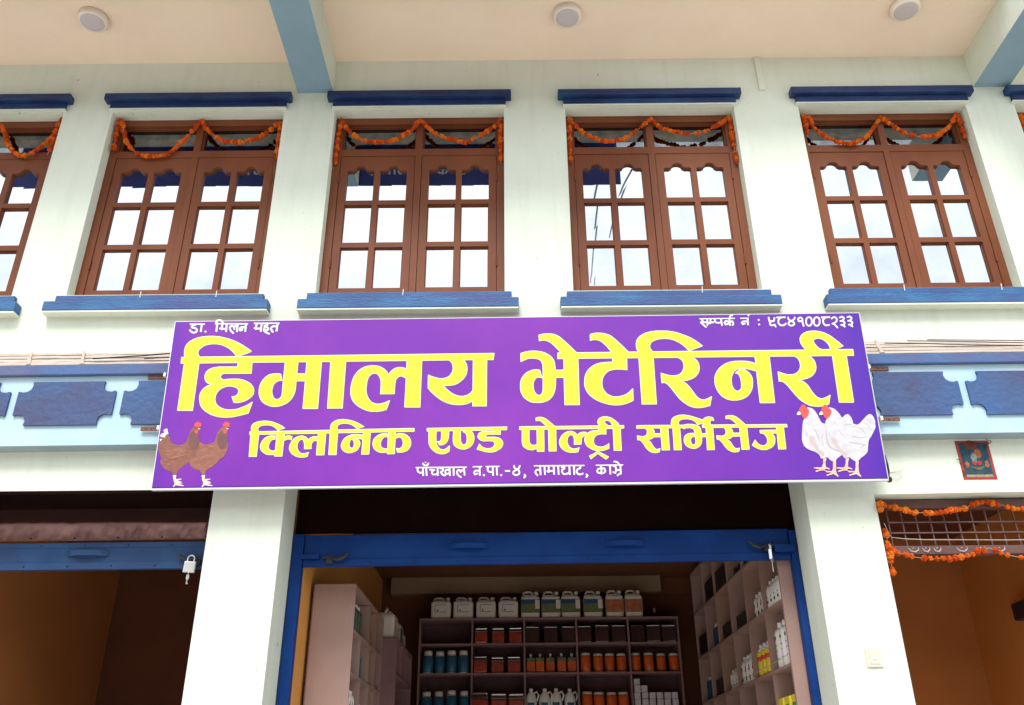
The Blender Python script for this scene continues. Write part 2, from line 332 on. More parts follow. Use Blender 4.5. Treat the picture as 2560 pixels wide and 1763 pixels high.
# windows
def arch(x0, x1, zb, zs, za):
    """pane opening: square shoulders stepping into a round head"""
    w_ = x1 - x0; c = (x0 + x1) / 2; r = w_ * 0.20
    pts = [(x0, zb), (x1, zb), (x1, zs - 0.006), (x1 - 0.008, zs), (c + r + 0.020, zs), (c + r + 0.010, zs + 0.006), (c + r, zs + 0.012)]
    for k in range(1, 8):
        t = math.pi * k / 8; pts.append((c + r * math.cos(t), zs + 0.012 + (za - zs - 0.012) * math.sin(t)))
    pts += [(c - r, zs + 0.012), (c - r - 0.010, zs + 0.006), (c - r - 0.020, zs), (x0 + 0.008, zs), (x0, zs - 0.006)]
    return pts
def rect(x0, x1, z0, z1): return [(x0, z0), (x1, z0), (x1, z1), (x0, z1)]
def inset_rect(x0, x1, z0, z1, d): return rect(x0 + d, x1 - d, z0 + d, z1 - d)
def make_window(a, b):
    c = (a + b) / 2; s = (b - a) / 1.26
    jf, st, mu, po = 0.058 * s, 0.054 * s, 0.040 * s, 0.050 * s
    xl0, xl1 = a + jf, c - po / 2; xr0, xr1 = c + po / 2, b - jf
    f = MB(); e = 0.0005
    f.plate(rect(a + e, b - e, Z0, Z1 - e), [rect(xl0, xl1, 5.823, 6.059), rect(xr0, xr1, 5.823, 6.059), rect(xl0 - .002, xl1 + .002, 4.572, 5.762), rect(xr0 - .002, xr1 + .002, 4.572, 5.762)], 0.092, 0.160)
    win = f.build('window', M_wood, BLD)
    bd = MB()
    for x0, x1 in ((xl0, xl1), (xr0, xr1)):
        bd.plate(rect(x0, x1, 5.823, 6.059), [inset_rect(x0, x1, 5.823, 6.059, 0.010)], 0.118, 0.158)
    bd.build('glazing_bead', M_wood, win)
    for x0, x1 in ((xl0, xl1), (xr0, xr1)):
        MB().box(x0 + .004, x1 - .004, 0.140, 0.146, 5.827, 6.055).build('transom_pane', M_transom, win)
        g0, g1 = x0 + 0.0015, x1 - 0.0015
        pw = (g1 - g0 - 2 * st - mu) / 2
        p1 = (g0 + st, g0 + st + pw); p2 = (p1[1] + mu, p1[1] + mu + pw)
        rows = [(4.639, 4.968), (5.008, 5.329), (5.367, 5.634)]
        holes = []; beads = MB()
        for q0, q1 in (p1, p2):
            for r0, r1 in rows[:2]:
                holes.append(rect(q0, q1, r0, r1)); beads.plate(rect(q0, q1, r0, r1), [inset_rect(q0, q1, r0, r1, 0.006)], 0.113, 0.138)
            holes.append(arch(q0, q1, 5.367, 5.634, 5.675))
        cs = MB(); cs.plate(rect(g0, g1, 4.574, 5.7605), holes, 0.099 if x0 < c - 0.2 else 0.0965, 0.140)
        k = cs.build('casement', M_wood, win)
        beads.build('glazing_bead', M_wood, win)
        for q0, q1 in (p1, p2):
            for r0, r1 in rows:
                top = 5.69 if r1 > 5.6 else r1 + .004
                tx = random.uniform(-.0012, .0012)
                MB().add([(q0 - .004, 0.121 + tx, r0 - .004), (q1 + .004, 0.121 - tx, r0 - .004), (q1 + .004, 0.121 - tx * .5, top), (q0 - .004, 0.121 + tx * .5, top)], [(0, 1, 2, 3)]).build('pane', M_pane, win)
    for x in (a + jf - .002, b - jf + .002):
        for z in (4.80, 5.52):
            MB().tube([(x, 0.088, z), (x, 0.088, z + 0.075)], 0.006, 8).build('hinge', M_wood, win)
    return win
for a, b in WIN: make_window(a, b)
# little hold-back hooks standing on the sills
for x in (-2.45, -1.95, -0.72, 1.25, 2.58, 3.22):
    MB().tube([(x, -0.036, 4.50), (x + .002, -0.040, 4.545)], 0.003, 6).build('sill_hook', M_plastic, BLD)

# ------------------------------------------------------------ floor band: pale beam, blue panels, indigo cap, tile skirt
band = MB(); band.box(-5.6, 6.2, -0.10, -0.0005, 3.462, 3.9145); band.shear(SH); BAND = band.build('floor_band', M_pale, BLD)
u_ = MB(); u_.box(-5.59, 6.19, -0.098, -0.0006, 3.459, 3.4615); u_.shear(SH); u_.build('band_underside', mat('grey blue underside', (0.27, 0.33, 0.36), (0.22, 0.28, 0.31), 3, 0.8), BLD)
cp = MB(); cp.box(-5.6, 6.2, -0.132, -0.0007, 3.915, 3.981, bev=0.006); cp.shear(SH); cp.build('band_cap', M_cap, BLD)
NT = [(.078, 0), (.083, -.026), (.074, -.052), (.052, -.067), (.026, -.070), (.010, -.064), (0, -.066)]
def deco(x0, x1, z0, z1):
    P = [(x0 + a, z1 + b) for a, b in NT[::-1]]
    P += [(x1 - a, z1 + b) for a, b in NT]
    P += [(x1 - a, z0 - b) for a, b in NT[::-1]]
    P += [(x0 + a, z0 - b) for a, b in NT]
    return P
gaps = [-5.0, -4.355, -3.706, -3.058, -2.411, -1.76, -1.11, -0.46, 0.19, 0.84, 1.48, 2.115, 2.755, 3.395, 4.04, 4.68, 5.3]
for a, b in zip(gaps[:-1], gaps[1:]):
    p = MB(); p.plate(deco(a + 0.024, b - 0.024, 3.582, 3.868), [], -0.116, -0.1003); p.shear(SH * 0.6); p.build('decor_panel', M_panel, BLD)
# tile skirt: long clay tiles in four stepped courses between mortar ridges
ridges = [-5.6, -4.9, -4.2, -3.6, -3.01, -2.675, -1.9, -1.1, -0.3, 0.5, 1.3, 2.298, 3.55, 4.4, 5.3, 6.2]
def lean_(x): return -0.075 if x < 0 else 0.035
def slope(t, off=0.0):                       # t 0 at the cap edge, 1 at the wall
    return (-0.126 + 0.125 * t - off * 0.77, 3.980 + 0.150 * t + off * 0.64)
for a, b in zip(ridges[:-1], ridges[1:]):
    for r in range(4):
        t0, t1 = r / 4 + 0.012, (r + 1) / 4 - 0.022
        ja, jb = random.uniform(-.002, .002), random.uniform(-.003, .003)
        (ya, za), (yb, zb) = slope(t0, 0.006 + ja), slope(t1, 0.004 + jb)
        (yc, zc), (yd, zd) = slope(t1, -0.010), slope(t0, -0.010)
        segs = 6; v = []; f = []
        for k in range(segs + 1):
            xs_ = [a + 0.012 + lean_(a) * t_ + (b + lean_(b) * t_ - a - lean_(a) * t_ - 0.024) * k / segs for t_ in (t0, t1)]; d = random.uniform(-.0014, .0014)
            v += [(xs_[0], ya, za + d), (xs_[1], yb, zb + d), (xs_[1], yc, zc), (xs_[0], yd, zd)]
        for k in range(segs):
            for q in range(4): f.append((4 * k + q, 4 * k + (q + 1) % 4, 4 * (k + 1) + (q + 1) % 4, 4 * (k + 1) + q))
        f += [(0, 1, 2, 3), tuple(4 * segs + q for q in (3, 2, 1, 0))]
        m_ = MB().add(v, f); m_.shear(SH); m_.build('tile', M_tile, BLD)
    if a > -5.5:
        v = []; f = []; n_ = 6
        for k in range(n_ + 1):
            t = k / n_; lean = lean_(a) * t; wv = 0.016 + random.uniform(-.004, .006); y_, z_ = slope(t, 0.012 + random.uniform(-.003, .004)); y2, z2 = slope(t, -0.012)
            v += [(a - wv + lean + random.uniform(-.004, .004), y2, z2), (a - wv * .6 + lean, y_, z_), (a + wv * .6 + lean, y_, z_), (a + wv + lean + random.uniform(-.004, .004), y2, z2)]
        for k in range(n_):
            for q in range(3): f.append((4 * k + q, 4 * k + q + 1, 4 * (k + 1) + q + 1, 4 * (k + 1) + q))
        f += [(0, 1, 2, 3), tuple(4 * n_ + q for q in (3, 2, 1, 0))]
        m_ = MB().add(v, f); m_.shear(SH); m_.build('mortar_ridge', M_mortar, BLD)
sk_ = MB().add([(-5.6, -0.120, 3.978), (6.2, -0.120, 3.978), (6.2, -0.0008, 4.122), (-5.6, -0.0008, 4.122)], [(0, 1, 2, 3)]); sk_.shear(SH); sk_.build('tile_bed', mat('dark tile bed', (0.07, 0.055, 0.05)), BLD)
def cable(pts, r, label, mt=None, name='cable'):
    return tag(MB().tube(pts, r, 6).build(name, mt or M_black), label, 'cable')
cable([(-2.62, -0.125, 4.012), (-2.50, -0.122, 4.02), (-2.36, -0.10, 4.04), (-2.18, -0.085, 4.062), (-2.02, -0.07, 4.075), (-1.5, -0.06, 4.08)], 0.0045, 'thin black cable lying on the tile ledge left of the purple sign')
cable([(-2.30, -0.125, 4.008), (-2.20, -0.118, 4.020), (-2.10, -0.11, 4.028), (-1.7, -0.10, 4.035)], 0.0035, 'short black wire on the lowest tile course touching the purple sign')
for i, P in enumerate([[(2.36, -.06, 4.105), (2.62, -.075, 4.09), (2.9, -.09, 4.07), (3.2, -.10, 4.06)], [(2.52, -.03, 4.135), (2.80, -.05, 4.118), (3.02, -.07, 4.10), (3.3, -.08, 4.085)], [(2.66, -.012, 4.150), (2.95, -.03, 4.135), (3.25, -.05, 4.12)]]):
    cable(P, 0.0028, ['thin dark wire across the lower tile courses right of the purple sign', 'thin dark wire across the middle tile courses at the right', 'thin dark wire along the top of the tile ledge at the far right'][i], M_gap)  # cracks in the tiles, modelled as thin dark tubes

# ------------------------------------------------------------ shops: rooms, shutters
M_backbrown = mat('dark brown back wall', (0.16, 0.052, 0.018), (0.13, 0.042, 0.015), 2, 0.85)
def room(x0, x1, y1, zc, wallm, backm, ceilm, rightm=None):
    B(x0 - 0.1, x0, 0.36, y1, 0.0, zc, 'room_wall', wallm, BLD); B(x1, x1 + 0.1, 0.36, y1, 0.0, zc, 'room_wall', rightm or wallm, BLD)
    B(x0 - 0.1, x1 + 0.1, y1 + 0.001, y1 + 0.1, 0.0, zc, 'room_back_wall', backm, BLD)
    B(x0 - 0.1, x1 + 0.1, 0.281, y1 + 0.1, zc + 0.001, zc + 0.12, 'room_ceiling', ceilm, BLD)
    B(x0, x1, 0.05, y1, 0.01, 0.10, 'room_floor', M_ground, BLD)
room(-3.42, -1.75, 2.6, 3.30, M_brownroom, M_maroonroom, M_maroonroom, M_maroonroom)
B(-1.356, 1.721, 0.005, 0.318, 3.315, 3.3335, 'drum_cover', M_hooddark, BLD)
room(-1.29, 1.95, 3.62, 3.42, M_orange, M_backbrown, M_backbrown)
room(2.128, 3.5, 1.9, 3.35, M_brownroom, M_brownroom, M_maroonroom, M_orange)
B(-1.19, 1.40, 3.50, 3.619, 3.265, 3.418, 'room_beam', M_beige, BLD)
def shutter(x0, x1, zt, zr1, zr0, railm, hoodm, handles, sh, gl=True):
    y = 0.30
    h = MB().box(x0 - 0.068, x1 + 0.063 if x1 > 0 else x1, y + 0.02, y + 0.045, zr1 + 0.012, zt + 0.15); s_ = h.build('rolling_shutter', hoodm, BLD)
    r = MB(); r.box(x0, x1, y, y + 0.03, zr0, zr1, bev=0.004); r.box(x0, x1, y - 0.006, y - 0.0002, zr0 + 0.001, zr0 + 0.042, bev=0.002); r.box(x0, x1, y - 0.005, y - 0.0003, zr1 - 0.034, zr1 - 0.004, bev=0.002); r.shear(sh); rail = r.build('bottom_rail', railm, s_)
    rv = MB(); x = x0 + 0.14
    while x < x1 - 0.05:
        rv.lathe([(0.006, 0), (0.005, 0.004), (0.002, 0.006)], (0, 0, 0), 8)
        k = len(rv.v) - 24
        for q in range(24):
            vx, vy, vz = rv.v[k + q]; rv.v[k + q] = (x + vx, y - 0.006 - vz, zr0 + 0.02 + vy)
        x += 0.265
    x = x0 + 0.22
    while x < x1 - 0.05:
        rv.lathe([(0.005, 0), (0.004, 0.004), (0.002, 0.005)], (0, 0, 0), 8)
        k = len(rv.v) - 24
        for q in range(24):
            vx, vy, vz = rv.v[k + q]; rv.v[k + q] = (x + vx, y - 0.005 - vz, zr1 - 0.02 + vy)
        x += 0.265
    rv.shear(sh); rvo = rv.build('rivets', M_darkiron, s_); rvo['kind'] = 'stuff'
    if not gl:
        rv2 = MB(); x = x0 + .1
        while x < x1:
            rv2.box(x, x + .007, y + .012, y + .0198, zr1 + .03, zr1 + .037); x += 0.27
        rv2.shear(sh); q_ = rv2.build('sheet_rivets', M_darkiron, s_); q_['kind'] = 'stuff'
        e_ = MB().box(x0, x1, y + .008, y + .0198, zr1 + .014, zr1 + .022); e_.shear(sh); e_.build('sheet_lip', M_rust, s_)
    for hx in handles:
        hd = MB(); zc_ = (zr0 + zr1) / 2 + 0.012 + sh * hx
        pts = [(hx - 0.125 + 0.25 * k / 10, y - 0.004 - 0.038 * math.sin(math.pi * k / 10) ** 0.6, zc_) for k in range(11)]
        v = []; f = []
        for p in pts:
            v += [(p[0], p[1], p[2] - 0.016), (p[0], p[1], p[2] + 0.016), (p[0], p[1] + 0.004, p[2] + 0.016), (p[0], p[1] + 0.004, p[2] - 0.016)]
        for k in range(10):
            for q in range(4): f.append((4 * k + q, 4 * k + (q + 1) % 4, 4 * k + 4 + (q + 1) % 4, 4 * k + 4 + q))
        hd.add(v, f); hd.build('handle', railm, s_)
    return s_
SL = shutter(-4.44, -1.789, 3.2, 2.972, 2.806, M_shutblue, M_hood, [-2.60], 0.003, gl=False)
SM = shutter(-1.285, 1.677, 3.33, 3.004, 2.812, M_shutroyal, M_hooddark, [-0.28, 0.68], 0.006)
B(-1.355, -1.288, 0.285, 0.345, 0.0, 3.0, 'shutter_guide', M_shutroyal, BLD, bev=0.004)
B(1.680, 1.720, 0.285, 0.345, 0.0, 3.0, 'shutter_guide', M_shutroyal, BLD, bev=0.004)
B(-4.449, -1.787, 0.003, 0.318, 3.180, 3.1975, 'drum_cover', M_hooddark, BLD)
# angle cleats and sliding latches on the rails
B(-1.300, -1.185, 0.270, 0.2845, 2.846, 2.870, 'guide_cleat', M_shutroyal, BLD); B(-1.197, -1.185, 0.270, 0.2845, 2.8705, 2.885, 'guide_cleat', M_shutroyal, BLD)
B(1.575, 1.700, 0.262, 0.2845, 2.862, 2.908, 'guide_cleat', M_shutroyal, BLD)
def latch(x, z, par, flip=1):
    l = MB(); l.box(x - 0.020, x + 0.020, 0.268, 0.2925, z - 0.028, z + 0.022, bev=0.003)
    l.tube([(x - 0.11 * flip, 0.262, z + 0.032), (x - 0.09 * flip, 0.262, z + 0.010), (x - 0.05 * flip, 0.264, z - 0.004), (x, 0.266, z + 0.006), (x + 0.04 * flip, 0.268, z + 0.010)], [0.010, 0.013, 0.012, 0.006, 0.006], 8)
    l.build('latch', M_darkiron, par)
latch(-1.921, 2.842, SL); latch(-1.12, 2.842, SM, -1); latch(1.535, 2.895, SM)

def padlock(x, y, z, rot, label):
    t = thing('padlock', label, 'padlock', (x, y, z))
    MB().box(-0.035, 0.035, -0.010, 0.010, -0.068, 0.0, bev=0.006).build('lock_body', M_padwhite if rot == 0 else M_steel, t)
    pts = [(0.020, 0, 0), (0.020, 0, 0.016)] + [(0.020 * math.cos(a), 0, 0.016 + 0.020 * math.sin(a)) for a in [math.pi * k / 8 for k in range(1, 8)]] + [(-0.020, 0, 0.016), (-0.020, 0, 0)]
    MB().tube(pts, 0.0050, 8).build('shackle', M_steel, t)
    k = MB().box(-0.003, 0.003, -0.001, 0.001, -0.082, -0.066); k.box(-0.009, 0.009, -0.0012, 0.0012, -0.102, -0.0825, bev=0.001); k.build('key', M_steel, t)
    k = MB().box(-0.0035, 0.0035, -0.0012, 0.0012, -0.135, -0.108); k.box(0.0036, 0.009, -0.001, 0.001, -0.135, -0.128); k.box(-0.009, 0.009, -0.0014, 0.0014, -0.1075, -0.096, bev=0.001); k.build('hanging_key', M_steel, t)
    t.rotation_euler = (0, 0.05, rot); t.scale = (1.0, 1.0, 1.0)
    return t
padlock(-1.950, 0.255, 2.832, 0.0, 'square plated padlock with key hanging from the left shop shutter')
padlock(1.545, 0.250, 2.872, 1.15, 'silver padlock turned edge-on with key hanging from the middle shop shutter')

# ------------------------------------------------------------ right-hand doorway
DR = thing('doorway', 'brown framed doorway at the right with barred fanlight', 'door frame', (2.13, 0.1, 0))
def D(x0, x1, y0, y1, z0, z1, name, m=M_doorframe, bev=0.003):
    b = MB().box(x0, x1, y0, y1, z0, z1, bev=bev); b.v = [(x - 2.13, y - 0.1, z) for x, y, z in b.v]
    return b.build(name, m, DR)
D(2.174, 3.40, 0.10, 0.16, 3.075, 3.128, 'frame_head'); D(2.128, 2.1735, 0.10, 0.17, 0.10, 3.128, 'jamb'); D(3.401, 3.446, 0.10, 0.17, 0.10, 3.13, 'jamb')
D(2.174, 3.40, 0.10, 0.15, 2.800, 2.850, 'transom_bar')
for z in (2.995, 2.932): D(2.235, 3.39, 0.118, 0.126, z - .004, z + .004, 'grille_bar', M_doorframe, 0)
x = 2.235
while x < 3.38:
    D(x - .004, x + .004, 0.127, 0.135, 2.851, 3.074, 'grille_bar', M_doorframe, 0); x += 0.084
tr = MB()
for cx, s_ in ((2.335, 1), (2.41, .7), (2.475, .7), (2.62, 1), (2.73, .8), (2.84, 1)):
    pts = [(cx - .03 * s_, 0.0985, 2.838), (cx - .015 * s_, .0985, 2.817), (cx + .01 * s_, .0985, 2.812), (cx + .03 * s_, .0985, 2.825), (cx + .034 * s_, .0985, 2.842)]
    tr.tube([(a - 2.13, b_ - .1, c_) for a, b_, c_ in pts], [.002, .005, .0055, .004, .0015], 5)
    tr.tube([(cx - 2.13 - .005, -.0015, 2.832), (cx - 2.13 + .006, -.0015, 2.838)], [.003, .002], 5)
tr.build('chalk_marks', M_chalk, DR)
cable([(2.20, 0.112, 2.99), (2.225, 0.112, 2.905), (2.30, 0.11, 2.895), (2.42, 0.108, 2.888), (2.9, 0.108, 2.882), (3.4, 0.108, 2.884)], 0.0022, 'thin metal wire stretched across the barred fanlight of the right doorway', M_steel, 'wire')
tag(MB().box(3.40, 3.49, 0.9, 1.15, 2.585, 2.70, bev=.01).build('speaker_box', M_black), 'black box hanging inside the right doorway', 'box')

# ------------------------------------------------------------ garlands of marigolds
def flower_mesh(i):
    bm = bmesh.new(); bmesh.ops.create_icosphere(bm, subdivisions=3, radius=0.0165)
    rnd = random.Random(i)
    for v in bm.verts:
        d = v.co.normalized(); k = 0.76 + 0.34 * rnd.random() + 0.13 * math.sin(9 * math.atan2(d.y, d.x) + i) * math.cos(7 * d.z + i)
        v.co = d * 0.0165 * k; v.co.z *= 0.82
    me = bpy.data.meshes.new('flower'); bm.to_mesh(me); bm.free()
    me.materials.append(M_flower[i % 3]); return me
FLW = [flower_mesh(i) for i in range(6)]
def resample(P, step):
    P = [Vector(p) for p in P]; out = [P[0].copy()]; d = 0
    for a, b in zip(P[:-1], P[1:]):
        l = (b - a).length; t = step - d
        while t <= l: out.append(a.lerp(b, t / l)); t += step
        d = l - (t - step)
    return out
def garland(label, strands, dens=0.026, big=1.0, seed=0, group='marigold garlands over the windows'):
    rnd = random.Random(seed)
    base = Vector(strands[0][0])
    t = thing('marigold_garland', label, 'garland', base, group)
    for s_ in strands:
        P = [Vector(p) for p in s_]
        # smooth the drape
        Q = []
        for i in range(len(P) - 1):
            p0, p1, p2, p3 = P[max(i - 1, 0)], P[i], P[i + 1], P[min(i + 2, len(P) - 1)]
            for k in range(5):
                u = k / 5; Q.append(0.5 * ((2 * p1) + (-p0 + p2) * u + (2 * p0 - 5 * p1 + 4 * p2 - p3) * u * u + (-p0 + 3 * p1 - 3 * p2 + p3) * u ** 3))
        Q.append(P[-1])
        MB().tube([q - base for q in Q], 0.0018, 5).build('string', M_string, t)
        for q in resample(Q, dens):
            if rnd.random() < 0.07: continue
            o = link('flower', FLW[rnd.choice([0, 0, 1, 1, 2, 3, 3, 4, 4, 5])], t, q - base + Vector((rnd.uniform(-.003, .003), rnd.uniform(-.004, .002), rnd.uniform(-.004, .003))))
            sc = big * rnd.uniform(0.72, 1.12); o.scale = (sc, sc, sc); o.rotation_euler = (rnd.uniform(0, 6), rnd.uniform(0, 6), rnd.uniform(0, 6))
    return t
garland('marigold garland on the cut-off window at the far left edge', [[(-3.803, 0.068, 6.054), (-3.759, 0.068, 5.968), (-3.721, 0.068, 5.882), (-3.659, 0.068, 5.811), (-3.595, 0.068, 5.776), (-3.541, 0.068, 5.782), (-3.496, 0.068, 5.823), (-3.442, 0.068, 5.879), (-3.406, 0.068, 5.942), (-3.393, 0.068, 6.006), (-3.378, 0.068, 6.064), (-3.368, 0.068, 6.107)], [(-3.362, 0.058, 6.098), (-3.376, 0.058, 6.026), (-3.381, 0.058, 5.926), (-3.384, 0.058, 5.842), (-3.396, 0.058, 5.772)]], big=1.22, seed=1)
garland('double swag marigold garland on the window left of the balcony beam, lowest at left', [[(-2.928, 0.068, 6.095), (-2.876, 0.068, 5.972), (-2.829, 0.068, 5.872), (-2.761, 0.068, 5.801), (-2.688, 0.068, 5.765), (-2.609, 0.068, 5.757), (-2.534, 0.068, 5.77), (-2.459, 0.068, 5.846), (-2.397, 0.068, 5.945), (-2.344, 0.068, 6.037), (-2.312, 0.068, 6.087)], [(-2.312, 0.068, 6.087), (-2.266, 0.068, 6.007), (-2.195, 0.068, 5.942), (-2.122, 0.068, 5.899), (-2.042, 0.068, 5.884), (-1.954, 0.068, 5.89), (-1.891, 0.068, 5.917), (-1.818, 0.068, 5.959), (-1.759, 0.068, 6.03), (-1.722, 0.068, 6.051)], [(-2.922, 0.058, 6.086), (-2.926, 0.058, 6.021), (-2.929, 0.058, 5.949), (-2.924, 0.058, 5.879), (-2.921, 0.058, 5.822)], [(-2.901, 0.048, 6.067), (-2.879, 0.048, 6.012), (-2.877, 0.048, 5.976)], [(-1.722, 0.068, 6.051), (-1.721, 0.068, 5.944), (-1.719, 0.068, 5.859), (-1.716, 0.068, 5.803), (-1.713, 0.068, 5.726)]], big=1.22, seed=2)
garland('double swag marigold garland on the window just right of the balcony beam', [[(-1.265, 0.068, 6.082), (-1.219, 0.068, 5.995), (-1.158, 0.068, 5.93), (-1.088, 0.068, 5.887), (-0.965, 0.068, 5.871), (-0.877, 0.068, 5.884), (-0.791, 0.068, 5.933), (-0.737, 0.068, 5.982), (-0.705, 0.068, 6.032), (-0.676, 0.068, 6.075)], [(-0.676, 0.068, 6.075), (-0.65, 0.068, 6.046), (-0.597, 0.068, 5.981), (-0.523, 0.068, 5.923), (-0.433, 0.068, 5.886), (-0.343, 0.068, 5.864), (-0.266, 0.068, 5.898), (-0.189, 0.068, 5.947), (-0.133, 0.068, 5.997), (-0.088, 0.068, 6.046), (-0.071, 0.068, 6.075)], [(-1.265, 0.068, 6.075), (-1.273, 0.068, 5.996), (-1.279, 0.068, 5.91), (-1.279, 0.068, 5.798), (-1.281, 0.068, 5.666)], [(-0.071, 0.068, 6.068), (-0.074, 0.068, 5.854), (-0.074, 0.068, 5.659)]], big=1.22, seed=3)
garland('double swag marigold garland on the window directly above the sign centre', [[(0.446, 0.068, 6.062), (0.483, 0.068, 6.004), (0.526, 0.068, 5.953), (0.59, 0.068, 5.903), (0.666, 0.068, 5.866), (0.755, 0.068, 5.858), (0.833, 0.068, 5.878), (0.903, 0.068, 5.927), (0.963, 0.068, 5.984), (1.024, 0.068, 6.041), (1.048, 0.068, 6.062)], [(1.048, 0.068, 6.062), (1.084, 0.068, 6.018), (1.13, 0.068, 5.975), (1.287, 0.068, 5.926), (1.365, 0.068, 5.929), (1.434, 0.068, 5.942), (1.504, 0.068, 5.977), (1.559, 0.068, 6.013), (1.602, 0.068, 6.048), (1.629, 0.068, 6.084)], [(0.441, 0.068, 6.062), (0.434, 0.068, 5.848), (0.431, 0.068, 5.661)], [(0.452, 0.048, 6.044), (0.471, 0.048, 6.008), (0.481, 0.048, 5.972)], [(1.633, 0.068, 6.077), (1.638, 0.068, 5.976), (1.638, 0.068, 5.862), (1.639, 0.068, 5.75), (1.64, 0.068, 5.64)]], big=1.22, seed=4)
garland('double swag marigold garland on the rightmost full window with a thick left cluster', [[(2.195, 0.068, 6.07), (2.234, 0.068, 5.997), (2.261, 0.068, 5.954), (2.298, 0.068, 5.911), (2.336, 0.068, 5.875), (2.387, 0.068, 5.846), (2.438, 0.068, 5.825), (2.503, 0.068, 5.817), (2.575, 0.068, 5.844), (2.653, 0.068, 5.907), (2.714, 0.068, 5.992), (2.767, 0.068, 6.063)], [(2.767, 0.068, 6.063), (2.813, 0.068, 6.012), (2.863, 0.068, 5.954), (2.93, 0.068, 5.904), (2.992, 0.068, 5.882), (3.068, 0.068, 5.874), (3.149, 0.068, 5.887), (3.228, 0.068, 5.943), (3.29, 0.068, 6.014), (3.338, 0.068, 6.086)], [(2.186, 0.048, 6.053), (2.186, 0.048, 5.981), (2.188, 0.048, 5.923), (2.186, 0.048, 5.86)], [(2.191, 0.048, 6.045), (2.223, 0.048, 6.038), (2.236, 0.048, 5.98)], [(3.338, 0.068, 6.078), (3.345, 0.068, 6.013), (3.349, 0.068, 5.956), (3.35, 0.068, 5.913), (3.349, 0.068, 5.863)]], big=1.22, seed=5)
garland('short end of a marigold garland on the cut-off window at the right edge', [[(3.81, 0.068, 6.065), (3.805, 0.068, 6.022), (3.801, 0.068, 5.979), (3.802, 0.068, 5.936)]], big=1.22, seed=6)
garland('upper marigold garland swagged across the head of the right doorway', [[(2.179, 0.07, 3.096), (2.247, 0.07, 3.076), (2.318, 0.07, 3.061), (2.364, 0.07, 3.046), (2.404, 0.07, 3.039), (2.445, 0.07, 3.041), (2.502, 0.07, 3.038), (2.543, 0.07, 3.042), (2.582, 0.07, 3.05), (2.62, 0.07, 3.054), (2.655, 0.07, 3.062), (2.685, 0.07, 3.068), (2.73, 0.07, 3.087), (2.778, 0.07, 3.097), (2.829, 0.07, 3.101), (2.866, 0.07, 3.086), (2.922, 0.07, 3.079), (2.958, 0.07, 3.059), (3.007, 0.07, 3.059), (3.062, 0.07, 3.05)], [(2.143, -0.015, 3.071), (2.136, -0.015, 3.021)]], dens=0.03, big=1.25, seed=20, group="marigold garlands on the right doorway")
garland('lower marigold garland along the transom of the right doorway with black knot', [[(2.203, 0.07, 2.815), (2.243, 0.07, 2.798), (2.289, 0.07, 2.788), (2.327, 0.07, 2.776), (2.381, 0.07, 2.767), (2.424, 0.07, 2.765), (2.469, 0.07, 2.768), (2.517, 0.07, 2.766), (2.57, 0.07, 2.771), (2.611, 0.07, 2.777), (2.654, 0.07, 2.789), (2.689, 0.07, 2.803), (2.732, 0.07, 2.81), (2.76, 0.07, 2.826), (2.797, 0.07, 2.814), (2.821, 0.07, 2.799), (2.857, 0.07, 2.785), (2.895, 0.07, 2.777), (2.937, 0.07, 2.768), (2.985, 0.07, 2.768)]], dens=0.036, big=1.25, seed=21, group="marigold garlands on the right doorway")
garland('marigold garland hanging down the left jamb of the right doorway', [[(2.173, 0.06, 2.927), (2.176, 0.06, 2.882), (2.175, 0.06, 2.845), (2.177, 0.06, 2.817), (2.176, 0.06, 2.793), (2.175, 0.06, 2.769), (2.175, 0.06, 2.745), (2.173, 0.06, 2.725), (2.174, 0.06, 2.701), (2.175, 0.06, 2.677)]], dens=0.022, big=1.25, seed=22, group="marigold garlands on the right doorway")


